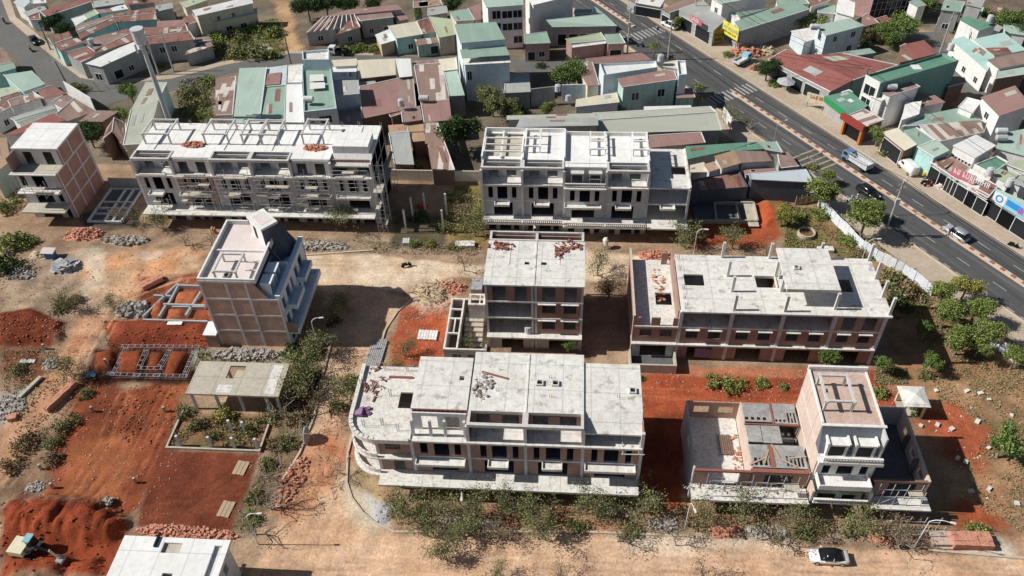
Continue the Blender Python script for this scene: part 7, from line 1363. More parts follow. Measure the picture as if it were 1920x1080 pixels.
grass('verge_grass','mixed dry weeds along the verges of the dirt roads',[[(545,650),(610,645),(560,860),(470,1000),(440,990),(500,860)],[(320,785),(520,785),(490,840),(320,838)],[(720,925),(1290,945),(1290,995),(740,985)],[(1300,955),(1760,990),(1760,1008),(1300,998)],[(400,440),(900,460),(900,480),(420,468)],[(370,660),(550,660),(545,685),(370,690)],[(0,660),(100,655),(160,720),(60,860),(20,880)]],1300,'grass_dry',.4,3)
grass('lot_grass','weedy ground cover on the vacant lot by the dirt lane',[[(400,60),(520,35),(540,100),(420,118)],[(640,80),(720,78),(715,100),(640,100)],[(335,150),(400,145),(400,232),(335,230)]],1500,'grass_green',.6,4)
# ================================================================== CARS, POLES, PILES, SMALL THINGS
def loft(mb,secs,closed=True):
 """secs: (x, [(y,z)...]) rings joined along x"""
 rings=[[(x,y,z)for y,z in r]for x,r in secs]
 for a,b in zip(rings,rings[1:]):
  n=len(a)
  for i in range(n):j=(i+1)%n;mb.q([a[i],a[j],b[j],b[i]])
 mb.q(list(reversed(rings[0])));mb.q(rings[-1])
def ring_(hw,zb,zt,tuck=.88,sh=.9):
 zm=zb+(zt-zb)*.55
 return[(-hw*tuck,zb),(hw*tuck,zb),(hw,zb+.12),(hw,zm),(hw*sh,zt-.04),(hw*.6,zt),(-hw*.6,zt),(-hw*sh,zt-.04),(-hw,zm),(-hw,zb+.12)]
def wheel(root,x,y,r=.33,w_=.22):
 o=MB();n=16;s=1 if y>0 else-1
 ra=[(x+r*math.cos(6.2832*i/n),y-w_/2,r+r*math.sin(6.2832*i/n))for i in range(n)];rb=[(q[0],y+w_/2,q[2])for q in ra];o.hexa(ra,rb);wo=o.build('wheel','tyre',root)
 o=MB();ra=[(x+r*.62*math.cos(6.2832*i/10),y+s*(w_/2+.005),r+r*.62*math.sin(6.2832*i/10))for i in range(10)];o.hexa(ra,[(q[0],q[1]+s*.02,q[2])for q in ra]);o.build('rim','chrome',wo)
def car(name,label,loc,yaw,paint,kind='sedan',roofmat=None):
 t=thing(name,label,'car',(0,0,0));L,W,Hh={'sedan':(4.65,1.82,1.44),'suv':(4.6,1.86,1.72),'hatch':(4.2,1.75,1.5)}[kind]
 h=L/2;hw=W/2;bz=.22;belt=.92 if kind=='sedan' else 1.02;hood=.82 if kind=='sedan' else .98
 o=MB();tail=belt-.02 if kind=='sedan' else belt
 loft(o,[(-h,ring_(hw*.8,.38,tail-.12)),(-h+.12,ring_(hw*.93,.28,tail)),(-h+.7,ring_(hw,bz,belt+.02)),(0,ring_(hw,bz,belt+.02)),(h-1.35,ring_(hw,bz,belt)),(h-1.1,ring_(hw*.98,bz,hood+.05)),(h-.4,ring_(hw*.94,.25,hood-.05)),(h-.12,ring_(hw*.86,.3,hood-.17)),(h,ring_(hw*.72,.38,hood-.3))]);o.build('body',paint,t,True)
 o=MB();g=lambda w1,z:[(-w1,belt-.05),(w1,belt-.05),(w1*.98,belt+.1),(w1*.86,z-.05),(w1*.7,z),(-w1*.7,z),(-w1*.86,z-.05),(-w1*.98,belt+.1)]
 if kind=='sedan':S=[(-h+.55,belt+.04,.74),(-h+1.25,Hh-.08,.92),(-h+1.9,Hh-.01,.95),(.15,Hh-.01,.95),(.6,Hh-.1,.94),(h-1.2,belt+.04,.84)]
 else:S=[(-h+.08,belt+.06,.88),(-h+.4,Hh-.06,.92),(-h+1.2,Hh-.01,.95),(.25,Hh-.01,.95),(.6,Hh-.08,.94),(h-1.15,belt+.06,.86)]
 loft(o,[(x,g(hw*k,z))for x,z,k in S]);o.build('cabin_glass','car_glass',t,True)
 o=MB();a,b=(S[1][0]+.12,S[4][0]-.12)
 loft(o,[(a,[(-hw*.70,Hh-.1),(hw*.70,Hh-.1),(hw*.66,Hh-.03),(-hw*.66,Hh-.03)]),(a+.5,[(-hw*.76,Hh-.06),(hw*.76,Hh-.06),(hw*.68,Hh+.02),(-hw*.68,Hh+.02)]),(b-.4,[(-hw*.76,Hh-.06),(hw*.76,Hh-.06),(hw*.68,Hh+.02),(-hw*.68,Hh+.02)]),(b,[(-hw*.72,Hh-.11),(hw*.72,Hh-.11),(hw*.66,Hh-.05),(-hw*.66,Hh-.05)])]);o.build('roof',roofmat or paint,t,True)
 for s in(-1,1):
  for x in(-h+.85,h-.88):wheel(t,x,s*(hw-.1))
  for xx in(-.35,.75):
   if xx<.7 or kind!='sedan':o=MB();o.hexa([(xx-.05,s*hw*.97-.02,belt),(xx+.05,s*hw*.97-.02,belt),(xx+.05,s*hw*.97+.015,belt),(xx-.05,s*hw*.97+.015,belt)],[(xx-.04,s*hw*.84-.02,Hh-.08),(xx+.04,s*hw*.84-.02,Hh-.08),(xx+.04,s*hw*.84+.03,Hh-.08),(xx-.04,s*hw*.84+.03,Hh-.08)]);o.build('door_pillar',paint,t)
  o=MB();o.obox((h-.18,s*hw*.66,hood-.2),.3,.34,.13,-s*.35);o.build('headlight','lamp_clear',t)
  o=MB();o.obox((-h+.06,s*hw*.66,tail-.16),.14,.38,.14,s*.2);o.build('taillight','lamp_red',t)
  o=MB();o.obox((h-1.55,s*(hw+.1),belt+.08),.16,.22,.13);o.build('mirror',paint,t)
 o=MB();o.box(-h-.015,-h+.02,-.26,.26,.5,.62);o.build('number_plate','cloth_white',t);o=MB();o.box(h-.06,h+.01,-.5,.5,.42,.55);o.build('grille','black_paint',t)
 t.location=loc;t.rotation_euler.z=yaw;return t
def yaw_px(a,b,z=0):p,q=P(*a,z),P(*b,z);return math.atan2(q[1]-p[1],q[0]-p[0])
RYAW=math.atan2(RD.y,RD.x)
def at(px,py,z=0.0,dz=0.0):p=P(px,py,z);return(p[0],p[1],max(0,ground_z(p[0],p[1]))if p[1]<130 and z==0 else z+dz)
car('parked_car','white sedan with black glass roof parked on the dirt road, bottom right',at(1553,1044,.5)[:2]+(.02,),math.pi,'car_white','sedan','car_glass')
car('car','black estate car driving on the near lane of the asphalt road',at(1628,360,.7)[:2]+(.03,),RYAW,'car_black','suv')
car('car','silver off-road car on the lane beyond the road divider',at(1793,437,.7)[:2]+(.03,),RYAW+math.pi,'car_silver','suv')
car('parked_car','white off-road car parked in front of the grey garage across the road',at(1256,46,.7)[:2]+(.05,),RYAW+math.pi+.15,'car_white','suv')
car('car','dark car parked at the kerb of the side street, top left',at(65,76,.6)[:2]+(.04,),yaw_px((58,70),(72,84)),'car_black','hatch','car_black')
def truck(name,label,loc,yaw,cabmat,bedmat,L=6.2,high=True,W=2.0):
 t=thing(name,label,'truck',(0,0,0));h=L/2;w_=W/2
 o=MB();loft(o,[(h-1.7,[(-w_*.95,.5),(w_*.95,.5),(w_*.95,1.5),(w_*.86,2.15),(-w_*.86,2.15),(-w_*.95,1.5)]),(h-.5,[(-w_*.95,.5),(w_*.95,.5),(w_*.95,1.45),(w_*.84,2.15),(-w_*.84,2.15),(-w_*.95,1.45)]),(h-.05,[(-w_*.93,.5),(w_*.93,.5),(w_*.93,1.35),(w_*.8,1.9),(-w_*.8,1.9),(-w_*.93,1.35)]),(h,[(-w_*.9,.55),(w_*.9,.55),(w_*.9,1.2),(w_*.78,1.3),(-w_*.78,1.3),(-w_*.9,1.2)])]);c=o.build('cab',cabmat,t)
 o=MB();o.hexa([(h-.02,-w_*.78,1.34),(h+.02,-w_*.78,1.34),(h+.02,w_*.78,1.34),(h-.02,w_*.78,1.34)],[(h-.1,-w_*.7,1.86),(h-.05,-w_*.7,1.86),(h-.05,w_*.7,1.86),(h-.1,w_*.7,1.86)]);o.build('windscreen','car_glass',c)
 for s in(-1,1):o=MB();o.box(h-1.3,h-.35,s*w_*.93-.03,s*w_*.93+.03,1.4,1.95);o.build('side_window','car_glass',c);o=MB();o.box(h-.02,h+.03,s*w_*.7-.15,s*w_*.7+.15,.7,.9);o.build('headlight','lamp_clear',t)
 o=MB();o.box(-h,h-1.75,-w_*.4,w_*.4,.5,.75);o.build('chassis','black_paint',t)
 z1=1.9 if high else 1.35;o=MB();o.box(-h,h-1.8,-w_,w_,.8,.92)
 o.box(-h,h-1.8,-w_,-w_+.06,.92,z1);o.box(-h,h-1.8,w_-.06,w_,.92,z1);o.box(-h,-h+.06,-w_+.06,w_-.06,.92,z1);o.box(h-1.86,h-1.8,-w_+.06,w_-.06,.92,z1);o.build('cargo_bed',bedmat,t)
 if high:
  o=MB()
  for s in(-1,1):
   for k in range(7):x=-h+.1+k*(L-2.1)/6;o.box(x-.04,x+.04,s*(w_-.03)-.035,s*(w_-.03)+.035,z1,z1+.55)
   o.box(-h,h-1.8,s*(w_-.03)-.03,s*(w_-.03)+.03,z1+.5,z1+.58)
  o.build('side_rail',bedmat,t)
 for s in(-1,1):
  for x in(-h+1.0,h-.85):wheel(t,x,s*(w_-.14),.42,.28)
 t.location=loc;t.rotation_euler.z=yaw;return t
truck('truck','blue-cab truck with high pale cargo bed on the far lane of the road',at(1607,302,.9)[:2]+(.03,),RYAW+math.pi,'truck_blue','galv')
truck('small_truck','little white-cab truck parked on the narrow street, top centre',at(634,96,.9)[:2]+(.03,),yaw_px((645,96),(625,95)),'car_white','black_paint',4.6,False,1.7)
truck('small_truck','light blue-cab truck unloading by the red earth pile across the road',at(1392,113,.8)[:2]+(.06,),yaw_px((1385,116),(1400,108)),'sign_cyan','galv',4.8,False,1.8)
v_=thing('delivery_van','white rounded delivery van parked beside the mint gabled house','van',(0,0,0))
o=MB();loft(o,[(-2.2,ring_(.8,.4,1.9)),(-2.0,ring_(.9,.35,2.1)),(.6,ring_(.92,.35,2.1)),(1.2,ring_(.9,.35,1.9)),(1.75,ring_(.86,.35,1.2)),(2.2,ring_(.72,.4,.95))]);o.build('body','car_white',v_,True)
o=MB();o.hexa([(1.24,-.7,1.25),(1.78,-.72,1.22),(1.78,.72,1.22),(1.24,.7,1.25)],[(1.1,-.68,1.86),(1.26,-.66,1.88),(1.26,.66,1.88),(1.1,.68,1.86)]);o.build('windscreen','car_glass',v_)
for s in(-1,1):
 o=MB();o.box(.3,1.15,s*.9-.03,s*.9+.03,1.3,1.75);o.build('side_window','car_glass',v_)
 for x in(-1.35,1.35):wheel(v_,x,s*.8)
v_.location=at(1703,313,.9)[:2]+(.06,);v_.rotation_euler.z=RYAW+math.pi-.25
y_=thing('small_loader','small yellow loader machine parked by the shop row','machine',(0,0,0))
o=MB();loft(o,[(-1.2,ring_(.5,.5,1.2)),(0,ring_(.55,.5,1.3)),(1.0,ring_(.45,.55,1.1))]);o.build('body','yellow_paint',y_)
o=MB();o.box(-.5,.5,-.5,.5,2.0,2.08);[o.box(x-.04,x+.04,q-.04,q+.04,1.2,2.0)for x in(-.45,.45)for q in(-.45,.45)];o.build('canopy','yellow_paint',y_)
o=MB();o.box(1.0,1.9,-.6,.6,.25,.35);o.box(1.0,1.1,-.6,.6,.35,.8);o.build('bucket','steel',y_)
for s in(-1,1):
 for x in(-.8,.7):wheel(y_,x,s*.55,.36)
y_.location=at(1742,328,.6)[:2]+(.06,);y_.rotation_euler.z=RYAW+.9
def motorbike(label,loc,yaw,paint='plastic_red'):
 t=thing('motorbike',label,'motorbike',(0,0,0))
 for x in(-.62,.62):
  o=MB();n=12;ra=[(x+.3*math.cos(6.2832*i/n),-.06,.3+.3*math.sin(6.2832*i/n))for i in range(n)];o.hexa(ra,[(q[0],.06,q[2])for q in ra]);o.build('wheel','tyre',t)
 o=MB();loft(o,[(-.75,[(-.1,.6),(.1,.6),(.08,.75),(-.08,.75)]),(-.2,[(-.17,.35),(.17,.35),(.14,.72),(-.14,.72)]),(.2,[(-.14,.3),(.14,.3),(.1,.5),(-.1,.5)]),(.5,[(-.17,.45),(.17,.45),(.1,.95),(-.1,.95)]),(.62,[(-.08,.6),(.08,.6),(.06,.95),(-.06,.95)])]);o.build('body',paint,t)
 o=MB();o.box(-.7,.1,-.14,.14,.74,.84);o.build('seat','black_paint',t)
 o=MB();o.tube((.45,-.33,1.02),(.45,.33,1.02),.025);o.tube((.62,0,.35),(.46,0,1.02),.03);o.build('handlebar','chrome',t)
 t.location=loc;t.rotation_euler.z=yaw;return t
def person(label,loc,yaw,shirt,trousers,ride=True):
 t=thing('person',label,'person',(0,0,0));me=bpy.data.meshes.new('body')
 if ride:J=[(0,0,.85),(.06,0,1.1),(.1,0,1.38),(.12,0,1.5),(.15,0,1.62),(.16,0,1.72),(.1,.2,1.36),(.25,.26,1.12),(.44,.24,1.04),(.1,-.2,1.36),(.25,-.26,1.12),(.44,-.24,1.04),(.03,.12,.82),(.38,.17,.75),(.22,.17,.38),(.36,.17,.34),(.03,-.12,.82),(.38,-.17,.75),(.22,-.17,.38),(.36,-.17,.34)]
 else:J=[(0,0,.92),(0,0,1.15),(0,0,1.4),(0,0,1.5),(.02,0,1.6),(.02,0,1.7),(0,.2,1.4),(.05,.26,1.12),(.18,.24,.92),(0,-.2,1.4),(-.02,-.26,1.12),(.1,-.26,.9),(0,.11,.88),(.06,.12,.48),(.02,.12,.06),(.16,.12,.04),(0,-.11,.88),(-.04,-.12,.48),(-.1,-.12,.06),(.04,-.12,.04)]
 Eg=[(0,1),(1,2),(2,3),(3,4),(4,5),(2,6),(6,7),(7,8),(2,9),(9,10),(10,11),(0,12),(12,13),(13,14),(14,15),(0,16),(16,17),(17,18),(18,19)]
 Rd=[.15,.14,.15,.06,.1,.085,.07,.05,.04,.07,.05,.04,.1,.075,.05,.045,.1,.075,.05,.045]
 me.from_pydata(J,Eg,[]);b=bpy.data.objects.new('body',me);COL.objects.link(b);b.parent=t
 sk=b.modifiers.new('skin','SKIN'); 
 for i,r in enumerate(Rd):me.skin_vertices[0].data[i].radius=(r,r)
 me.skin_vertices[0].data[0].use_root=True
 b.modifiers.new('smooth','SUBSURF').levels=1
 for m_ in(shirt,trousers,'skin'):me.materials.append(MATS[m_])
 bpy.context.view_layer.update();dg=bpy.context.evaluated_depsgraph_get();m2=bpy.data.meshes.new_from_object(b.evaluated_get(dg));b.modifiers.clear();b.data=m2
 if not m2.materials:[m2.materials.append(MATS[m_])for m_ in(shirt,trousers,'skin')]
 for p in m2.polygons:
  c=p.center;p.material_index=2 if c.z>1.5 or(c.x>.4 and c.z>.9)else(1 if c.z<.88 else 0)
 o=MB();hx,hz=(.16,1.7)if ride else(.02,1.69)
 ring=lambda r,z:[(hx+r*math.cos(6.2832*i/10),r*math.sin(6.2832*i/10),z)for i in range(10)]
 o.hexa(ring(.135,hz-.03),ring(.13,hz+.07));o.hexa(ring(.13,hz+.07),ring(.06,hz+.14));o.build('helmet' if ride else 'hat','cloth_white' if ride else 'sand',t)
 t.location=loc;t.rotation_euler.z=yaw;return t
for(px,py),yw,lb,rl,sh,tr_,pm in(((1202,84),RYAW+.9,'motorbike crossing the road at the zebra crossing','rider in blue shirt on the motorbike at the zebra crossing','cloth_blue','cloth_dark','truck_blue'),((1596,378),RYAW+math.pi,'white scooter beside the black estate car','rider in pale clothes on the white scooter beside the black estate car','cloth_white','cloth_dark','white_paint'),((1607,375),RYAW+math.pi,'dark motorbike next to the white scooter at the road edge','second rider next to the black estate car, on a dark motorbike','cloth_white','cloth_blue','black_paint'),((57,92),yaw_px((57,92),(45,80)),'motorbike on the side street below the parked dark car','rider in white on the side street below the parked dark car','cloth_white','cloth_dark','black_paint'),((8,40),yaw_px((57,92),(45,80)),'motorbike at the far left end of the side street','rider in dark clothes at the far left end of the side street','cloth_dark','cloth_dark','black_paint')):
 p=at(px,py,.6);q=(p[0],p[1],.04);motorbike(lb,q,yw,pm);person(rl,q,yw,sh,tr_)
motorbike('black motorbike standing alone on the tan back road',at(762,497,.4)[:2]+(.05,),.4,'black_paint')
motorbike('parked motorbike on the pavement at the right frame edge',at(1900,460,.4)[:2]+(.06,),RYAW+.5,'black_paint')
for k,(px,py,lb)in enumerate(((1735,342,'leftmost motorbike parked before the shop row'),(1741,346,'motorbike parked between the loader and the goods of the shop row'),(1752,340,'motorbike parked deepest under the shop row awning'))):motorbike(lb,at(px,py,.4)[:2]+(.06,),RYAW+1.2,('black_paint','plastic_red','plastic_blue')[k])
person('worker in orange shirt standing by the brick stack at the blue tower',at(402,445)[:2]+(0.0,),1.0,'orange_paint','cloth_dark',False)
person('person in blue standing on the pavement across the road by the yellow sign',at(1235,32)[:2]+(.06,),1.0,'cloth_dark','cloth_dark',False)
# ---- poles, lamps, wires
TOPS={}
def utility_pole(key,label,base,h,arms=True,box=False,mat='pole_concrete',lean=(0,0)):
 p=P(*base);t=thing('utility_pole',label,'pole',(p[0],p[1],0));o=MB();top=(p[0]+lean[0],p[1]+lean[1],h);o.tube((p[0],p[1],-.2),top,.2,.12,8);o.build('pole_shaft',mat,t)
 if arms:
  for z in(h-.4,h-1.5):o=MB();c=Vector(top)-Vector((0,0,h-z));o.tube(tuple(c-RN*1.0),tuple(c+RN*1.0),.06,n=4);[o.tube(tuple(c+RN*k),tuple(c+RN*k+Vector((0,0,.3))),.07,n=5)for k in(-.9,0.3,.9)];o.build('cross_arm','steel',t)
 if box:o=MB();o.box(p[0]-.35,p[0]+.35,p[1]-.55,p[1]-.2,h-4.2,h-3.2);o.build('meter_box','galv',t)
 TOPS[key]=top;return t
utility_pole('a','tall concrete utility pole with cross arms by the white fence at the road',(1657,443),11.5,box=True)
utility_pole('b','utility pole left of the zebra crossing with tangled wires',(1176,100),11,box=True)
utility_pole('c','utility pole standing at the right edge of the zebra crossing',(1252,112),9.5)
utility_pole('d','dark utility pole in front of the green fascia shop',(1603,214),10.5,mat='bark')
utility_pole('e','pale concrete pole beside the lane behind the teal-walled tower',(1762,98),9.5)
utility_pole('f','leaning dark utility pole at the side street bend',(133,172),7.5,False,mat='bark',lean=(-.6,0))
utility_pole('g','dark wooden pole before the long red shed',(95,93),6.5,False,mat='bark')
utility_pole('h','slim pole at the dirt lane mouth above the wide sea-green roof',(546,122),11,False,mat='bark')
utility_pole('i','thin pole by the lower left corner house wall',(219,152),5,False,mat='bark');utility_pole('j','slender pole left of the grey corner house windows',(298,140),10,False,mat='galv');utility_pole('k','slender pole right of the grey corner house windows',(326,134),10,False,mat='galv')
utility_pole('l','utility pole at the top of the grey garage roof',(1300,42),10,True)
def wire(label,a,b,sag=1.0,r=.035):
 a,b=Vector(a),Vector(b);pts=[a.lerp(b,k/10)-Vector((0,0,sag*4*(k/10)*(1-k/10)))for k in range(11)];o=MB();o.path(pts,r,4);tag(o.build('overhead_wire','black_paint'),label,'wire','overhead wires along the roads')
off=RN*.9
for n0,n1,s in(('b','a',2.2),('c','d',1.6),('f','g',.6),('l','d',1.8)):
 for k in(-1,1):wire('overhead power wire strung between the utility poles along the roads',Vector(TOPS[n0])+off*k,Vector(TOPS[n1])+off*k,s)
wire('overhead power wire strung between the utility poles along the roads',TOPS['a'],RP(-15,109,11),1.5);wire('overhead power wire strung between the utility poles along the roads',Vector(TOPS['a'])+off,RP(-15,110,11),1.7);wire('overhead power wire strung between the utility poles along the roads',TOPS['b'],RP(-260,110,11),1.5);wire('overhead power wire strung between the utility poles along the roads',TOPS['d'],RP(-20,126,10.5),1.8)
def street_lamp(label,head,zh,arm,mat='white_paint',r=.05):
 """head = photo pixel of the lamp head; arm = offset of the mast from the head"""
 p=P(head[0],head[1],zh);b=(p[0]-arm[0],p[1]-arm[1]);t=thing('street_lamp',label,'street lamp',(b[0],b[1],0))
 o=MB();o.tube((b[0],b[1],-.1),(b[0],b[1],zh-.7),r*1.5,r,7);o.build('mast',mat,t)
 o=MB();o.path([(b[0],b[1],zh-.72),(b[0]+arm[0]*.25,b[1]+arm[1]*.25,zh-.2),(b[0]+arm[0]*.6,b[1]+arm[1]*.6,zh+.05),(p[0],p[1],zh)],r,6);o.build('arm',mat,t)
 o=MB();d=Vector((arm[0],arm[1],0)).normalized();o.obox((p[0]+d.x*.25,p[1]+d.y*.2,zh),.6,.24,.13,math.atan2(d.y,d.x));o.build('lamp_head','cloth_white',t);return t
street_lamp('bent white street lamp rising from the tree beside the blue front',(599,596),7,(1.3,.2));street_lamp('bent white street lamp at the lower edge of the red lots',(482,963),7,(1.5,.1));street_lamp('curved white street lamp above the stacked red bricks, bottom right',(1783,980),7,(2.0,-.5))
street_lamp('street lamp poking out of the trees below the corner bay',(865,933),6,(.1,-1.2));street_lamp('street lamp under the ledge of the roofless shell',(1302,955),6,(.3,-1.2));street_lamp('street lamp before the brown foundation plot',(1322,430),6,(1.2,-.1));street_lamp('white street lamp behind the fence by the large road tree',(1646,448),6.5,(1.4,.1));street_lamp('slim lamp standing before the far grey terrace balconies',(1002,425),6,(.2,-.8));street_lamp('grey street lamp on the near pavement of the main road',(1472,226),7.5,(1.4,.6),'steel');street_lamp('pale road lamp across the divider near the utility pole',(1705,330),8,(1.0,.7))
p=P(330,262);t_=thing('steel_mast','tall galvanised monopole mast with drum-shaped antenna head, upper left','mast',(p[0],p[1],0));zt=21.6
o=MB();o.tube((p[0],p[1],0),(p[0],p[1],zt),.62,.38,12);o.build('mast_tube','galv',t_)
o=MB();o.cyl((p[0],p[1]),1.15,zt,zt+2.6,14);o.cyl((p[0],p[1]),1.25,zt+2.6,zt+2.75,14);o.build('antenna_drum','galv',t_)
for k in range(5):a=k*1.257;o=MB();o.box(p[0]+1.2*math.cos(a)-.15,p[0]+1.2*math.cos(a)+.15,p[1]+1.2*math.sin(a)-.15,p[1]+1.2*math.sin(a)+.15,zt-1.9,zt-.1);o.build('antenna_panel','galv',t_)
p=P(1232,74);t_=thing('road_sign','small blue road sign on the divider end by the zebra crossing','road sign',(p[0],p[1],0));o=MB();o.tube((p[0],p[1],0),(p[0],p[1],3.2),.06);o.build('post','steel',t_);o=MB();o.obox((p[0]-.05,p[1]-.1,2.8),.7,.05,.9,.5);o.build('sign_panel','truck_blue',t_)
for(px,py,lb,m_,s)in((1474,152,'large grey market umbrella at the corner of the wide red roof','tarp_gray',2.0),):
 p=P(px,py,2.2);t_=thing('market_umbrella',lb,'umbrella',(p[0],p[1],0));o=MB()
 for k in range(8):a,b=k*.785,(k+1)*.785;o.q([(p[0]+s*math.cos(a),p[1]+s*math.sin(a),2.1),(p[0]+s*math.cos(b),p[1]+s*math.sin(b),2.1),(p[0],p[1],2.9)])
 o.build('umbrella_top',m_,t_);o=MB();o.tube((p[0],p[1],0),(p[0],p[1],2.85),.05);o.build('pole_shaft','steel',t_)
def panel_fence(name,label,pts,h,mat,step=1.15):
 w_=[Vector(P(*q))for q in pts];t=thing(name,label,'fence',tuple(w_[0]));k=0
 for a,b in zip(w_,w_[1:]):
  d=b-a;L_=d.length;d.normalize();n_=Vector((-d.y,d.x,0));m=max(1,int(L_/step))
  for i in range(m):
   hh=h+RW.uniform(-.1,.15);u0,u1=L_*i/m+.02,L_*(i+1)/m-.02;off=RW.uniform(-.05,.05);tl=RW.uniform(-.1,.1)
   A,B=a+d*u0+n_*off,a+d*u1+n_*off;o=MB();nn=n_*.02;nn=Vector((nn.x,nn.y,0))
   o.hexa([(q.x,q.y,0)for q in(A-nn,B-nn,B+nn,A+nn)],[(q.x+n_.x*tl,q.y+n_.y*tl,hh)for q in(A-nn,B-nn,B+nn,A+nn)]);o.build('fence_panel',mat,t)
   if i%2==0:o=MB();q=A+n_*.1;o.tube((q.x,q.y,0),(q.x,q.y,h+.5),.05,n=5);o.build('post','wood',t)
 return t
panel_fence('sheet_fence','white corrugated sheet fence running along the main road',[(1532,385),(1570,425),(1615,470),(1640,487),(1690,512),(1745,555)],2.1,'fence_white')
panel_fence('sheet_fence','short white sheet fence piece at the right edge below the grove',[(1848,640),(1880,665),(1905,682)],2.0,'fence_white')
panel_fence('plank_fence','pale upright plank fence beside the red earth heap',[(1490,385),(1535,378)],1.6,'wood',.5)
o=MB();c=P(1511,440)
for k in range(24):
 a,b=k*.2618,(k+1)*.2618;f=lambda r,t_,z:(c[0]+r*math.cos(t_),c[1]+r*math.sin(t_),z)
 o.q([f(1.5,a,0),f(1.5,b,0),f(1.5,b,.7),f(1.5,a,.7)]);o.q([f(1.5,a,.7),f(1.5,b,.7),f(1.25,b,.7),f(1.25,a,.7)]);o.q([f(1.25,a,.7),f(1.25,b,.7),f(1.25,b,0),f(1.25,a,0)])
cr_=thing('concrete_ring','round concrete well ring holding muddy water inside the fence','well ring',c);o.build('ring_wall','slab_tan',cr_);o=MB();o.cyl(c,1.24,.1,.35,20);o.build('muddy_water','mud_water',cr_)
# ---- heaps and stacks
def heap(name,label,px,py,rx,ry,h,mat,n=120,size=.24,z=0.0,rot=0.0,cat='heap',core=True,aspect=(1,.5,.4)):
 x,y,_=P(px,py,z);zz=z if z else max(0,ground_z(x,y));t=thing(name,label,cat,(x,y,zz));rs=random.Random(int(px*7+py));cr,sr=math.cos(rot),math.sin(rot)
 hgt=lambda u,v:h*max(0,1-(u*u+v*v))**.8*(.75+.5*vn(u*2.3+px,v*2.3+py))
 def vn(a,b):return float(vnoise(np.array([a]),np.array([b]))[0])
 W2=lambda u,v,q:(x+(u*rx)*cr-(v*ry)*sr,y+(u*rx)*sr+(v*ry)*cr,zz+q)
 if core:
  o=MB();m=11
  G=[[(-1+2*i/(m-1),-1+2*j/(m-1))for j in range(m)]for i in range(m)]
  for i in range(m-1):
   for j in range(m-1):
    qs=[G[i][j],G[i+1][j],G[i+1][j+1],G[i][j+1]]
    if all(u*u+v*v>1.05 for u,v in qs):continue
    o.q([W2(u,v,hgt(u,v)*.85-.03)for u,v in qs])
  o.build('heap_core',mat,t)
 o=MB()
 for k in range(int(n*1.35)):
  a,r=rs.random()*6.283,math.sqrt(rs.random())*1.02;u,v=r*math.cos(a),r*math.sin(a);s=size*rs.choice((.35,.5,.6,.8,1,1.3,1.9))
  o.k={};o.obox(W2(u,v,hgt(u,v)*.9+s*.15),s*aspect[0],s*aspect[1],s*aspect[2],rs.random()*3.1,rs.uniform(-.7,.7))
 o=o.build('loose_brick_pattern' if 'brick' in name else 'rubble',mat,t)
 if not core:o['kind']='stuff';t['kind']='stuff'
 return t
heap('brick_heap','pinkish heap of broken bricks at the foot of the narrow tower',158,440,3.4,1.8,.9,'pile_brick',150,.32);heap('brick_heap','long orange brick heap on the back road near the right row',1230,480,3.0,1.3,.8,'pile_brick',150,.3)
heap('brick_heap','reddish brick heap beneath the trees of the front ledge house',1358,988,2.0,1.6,.7,'pile_brick',100,.3);heap('brick_heap','brick heap in tree shade left of the curved lamp',1652,1002,1.8,1.2,.8,'pile_brick',100,.3)
heap('brick_heap','small orange brick heap on the second bay roof of the scaffolded terrace',364,272,2.1,.9,.3,'pile_brick',90,.32,z=13.22);heap('brick_heap','orange brick heap on the fifth bay roof of the scaffolded terrace',592,278,2.2,.9,.3,'pile_brick',90,.32,z=13.22)
heap('brick_heap','long strip of new bricks behind the white flat roof at the bottom edge',350,1000,6.5,.9,.5,'pile_brick',300,.3,rot=-.03);heap('brick_heap','loose bricks scattered along the kerb of the cross street',545,905,1.6,4.2,.25,'pile_brick',220,.28,core=False,rot=-.25)
heap('timber_heap','heap of old timber and broken tiles in front of the red yard',805,550,3.2,2.6,.7,'sand',110,.9,aspect=(1,.12,.08));heap('brick_heap','orange rubble beside the old timber heap',845,540,2.4,1.5,.6,'pile_brick',100,.3)
heap('rubble_heap','pale broken slab rubble left of the ground beam foundation',250,582,2.4,1.8,.8,'rubble',90,.6);heap('rubble_heap','grey-white stone rubble below the brick end wall',460,665,5.0,1.2,.5,'rubble',200,.4);heap('rubble_heap','blue-grey crushed stone heap on the left plots',96,683,1.2,1.2,.5,'rubble',80,.25)
heap('rubble_heap','rubbish and stones along the kerb by the scaffolded terrace',600,462,5.5,1.0,.4,'rubble',160,.35);heap('rubble_heap','bricks and boards dumped before the first scaffolded bays',235,452,4.0,1.2,.5,'rubble',130,.5);heap('rubble_heap','broken stones on the left clearing',40,515,2.6,1.4,.4,'rubble',70,.4);heap('rubble_heap','grey gravel spread at the left frame edge',15,765,2.6,2.2,.2,'rubble',160,.25);heap('rubble_heap','white stone bits on the red lot near its left part',203,948,.7,.9,.2,'rubble',50,.25);heap('rubble_heap','pale stone patch on the red slope',68,912,1.4,.8,.12,'rubble',60,.25)
heap('rubble_heap','white and grey rubble on the front verge by the dark gap',1245,985,2.0,.8,.35,'rubble',70,.3);heap('rubble_heap','site rubble under the tree left of the parked white car',1440,1000,2.8,1.0,.4,'rubble',110,.35);heap('rubble_heap','rubble on the verge under the front terrace trees',880,980,4.0,.7,.25,'rubble',100,.3);heap('sand_heap','grey sand and cement spill at the rounded kerb corner',718,962,1.5,1.6,.5,'tarp_gray',30,.15);heap('sand_heap','yellow sand heap by the blue site box',72,478,1.6,1.2,.9,'sand',30,.2)
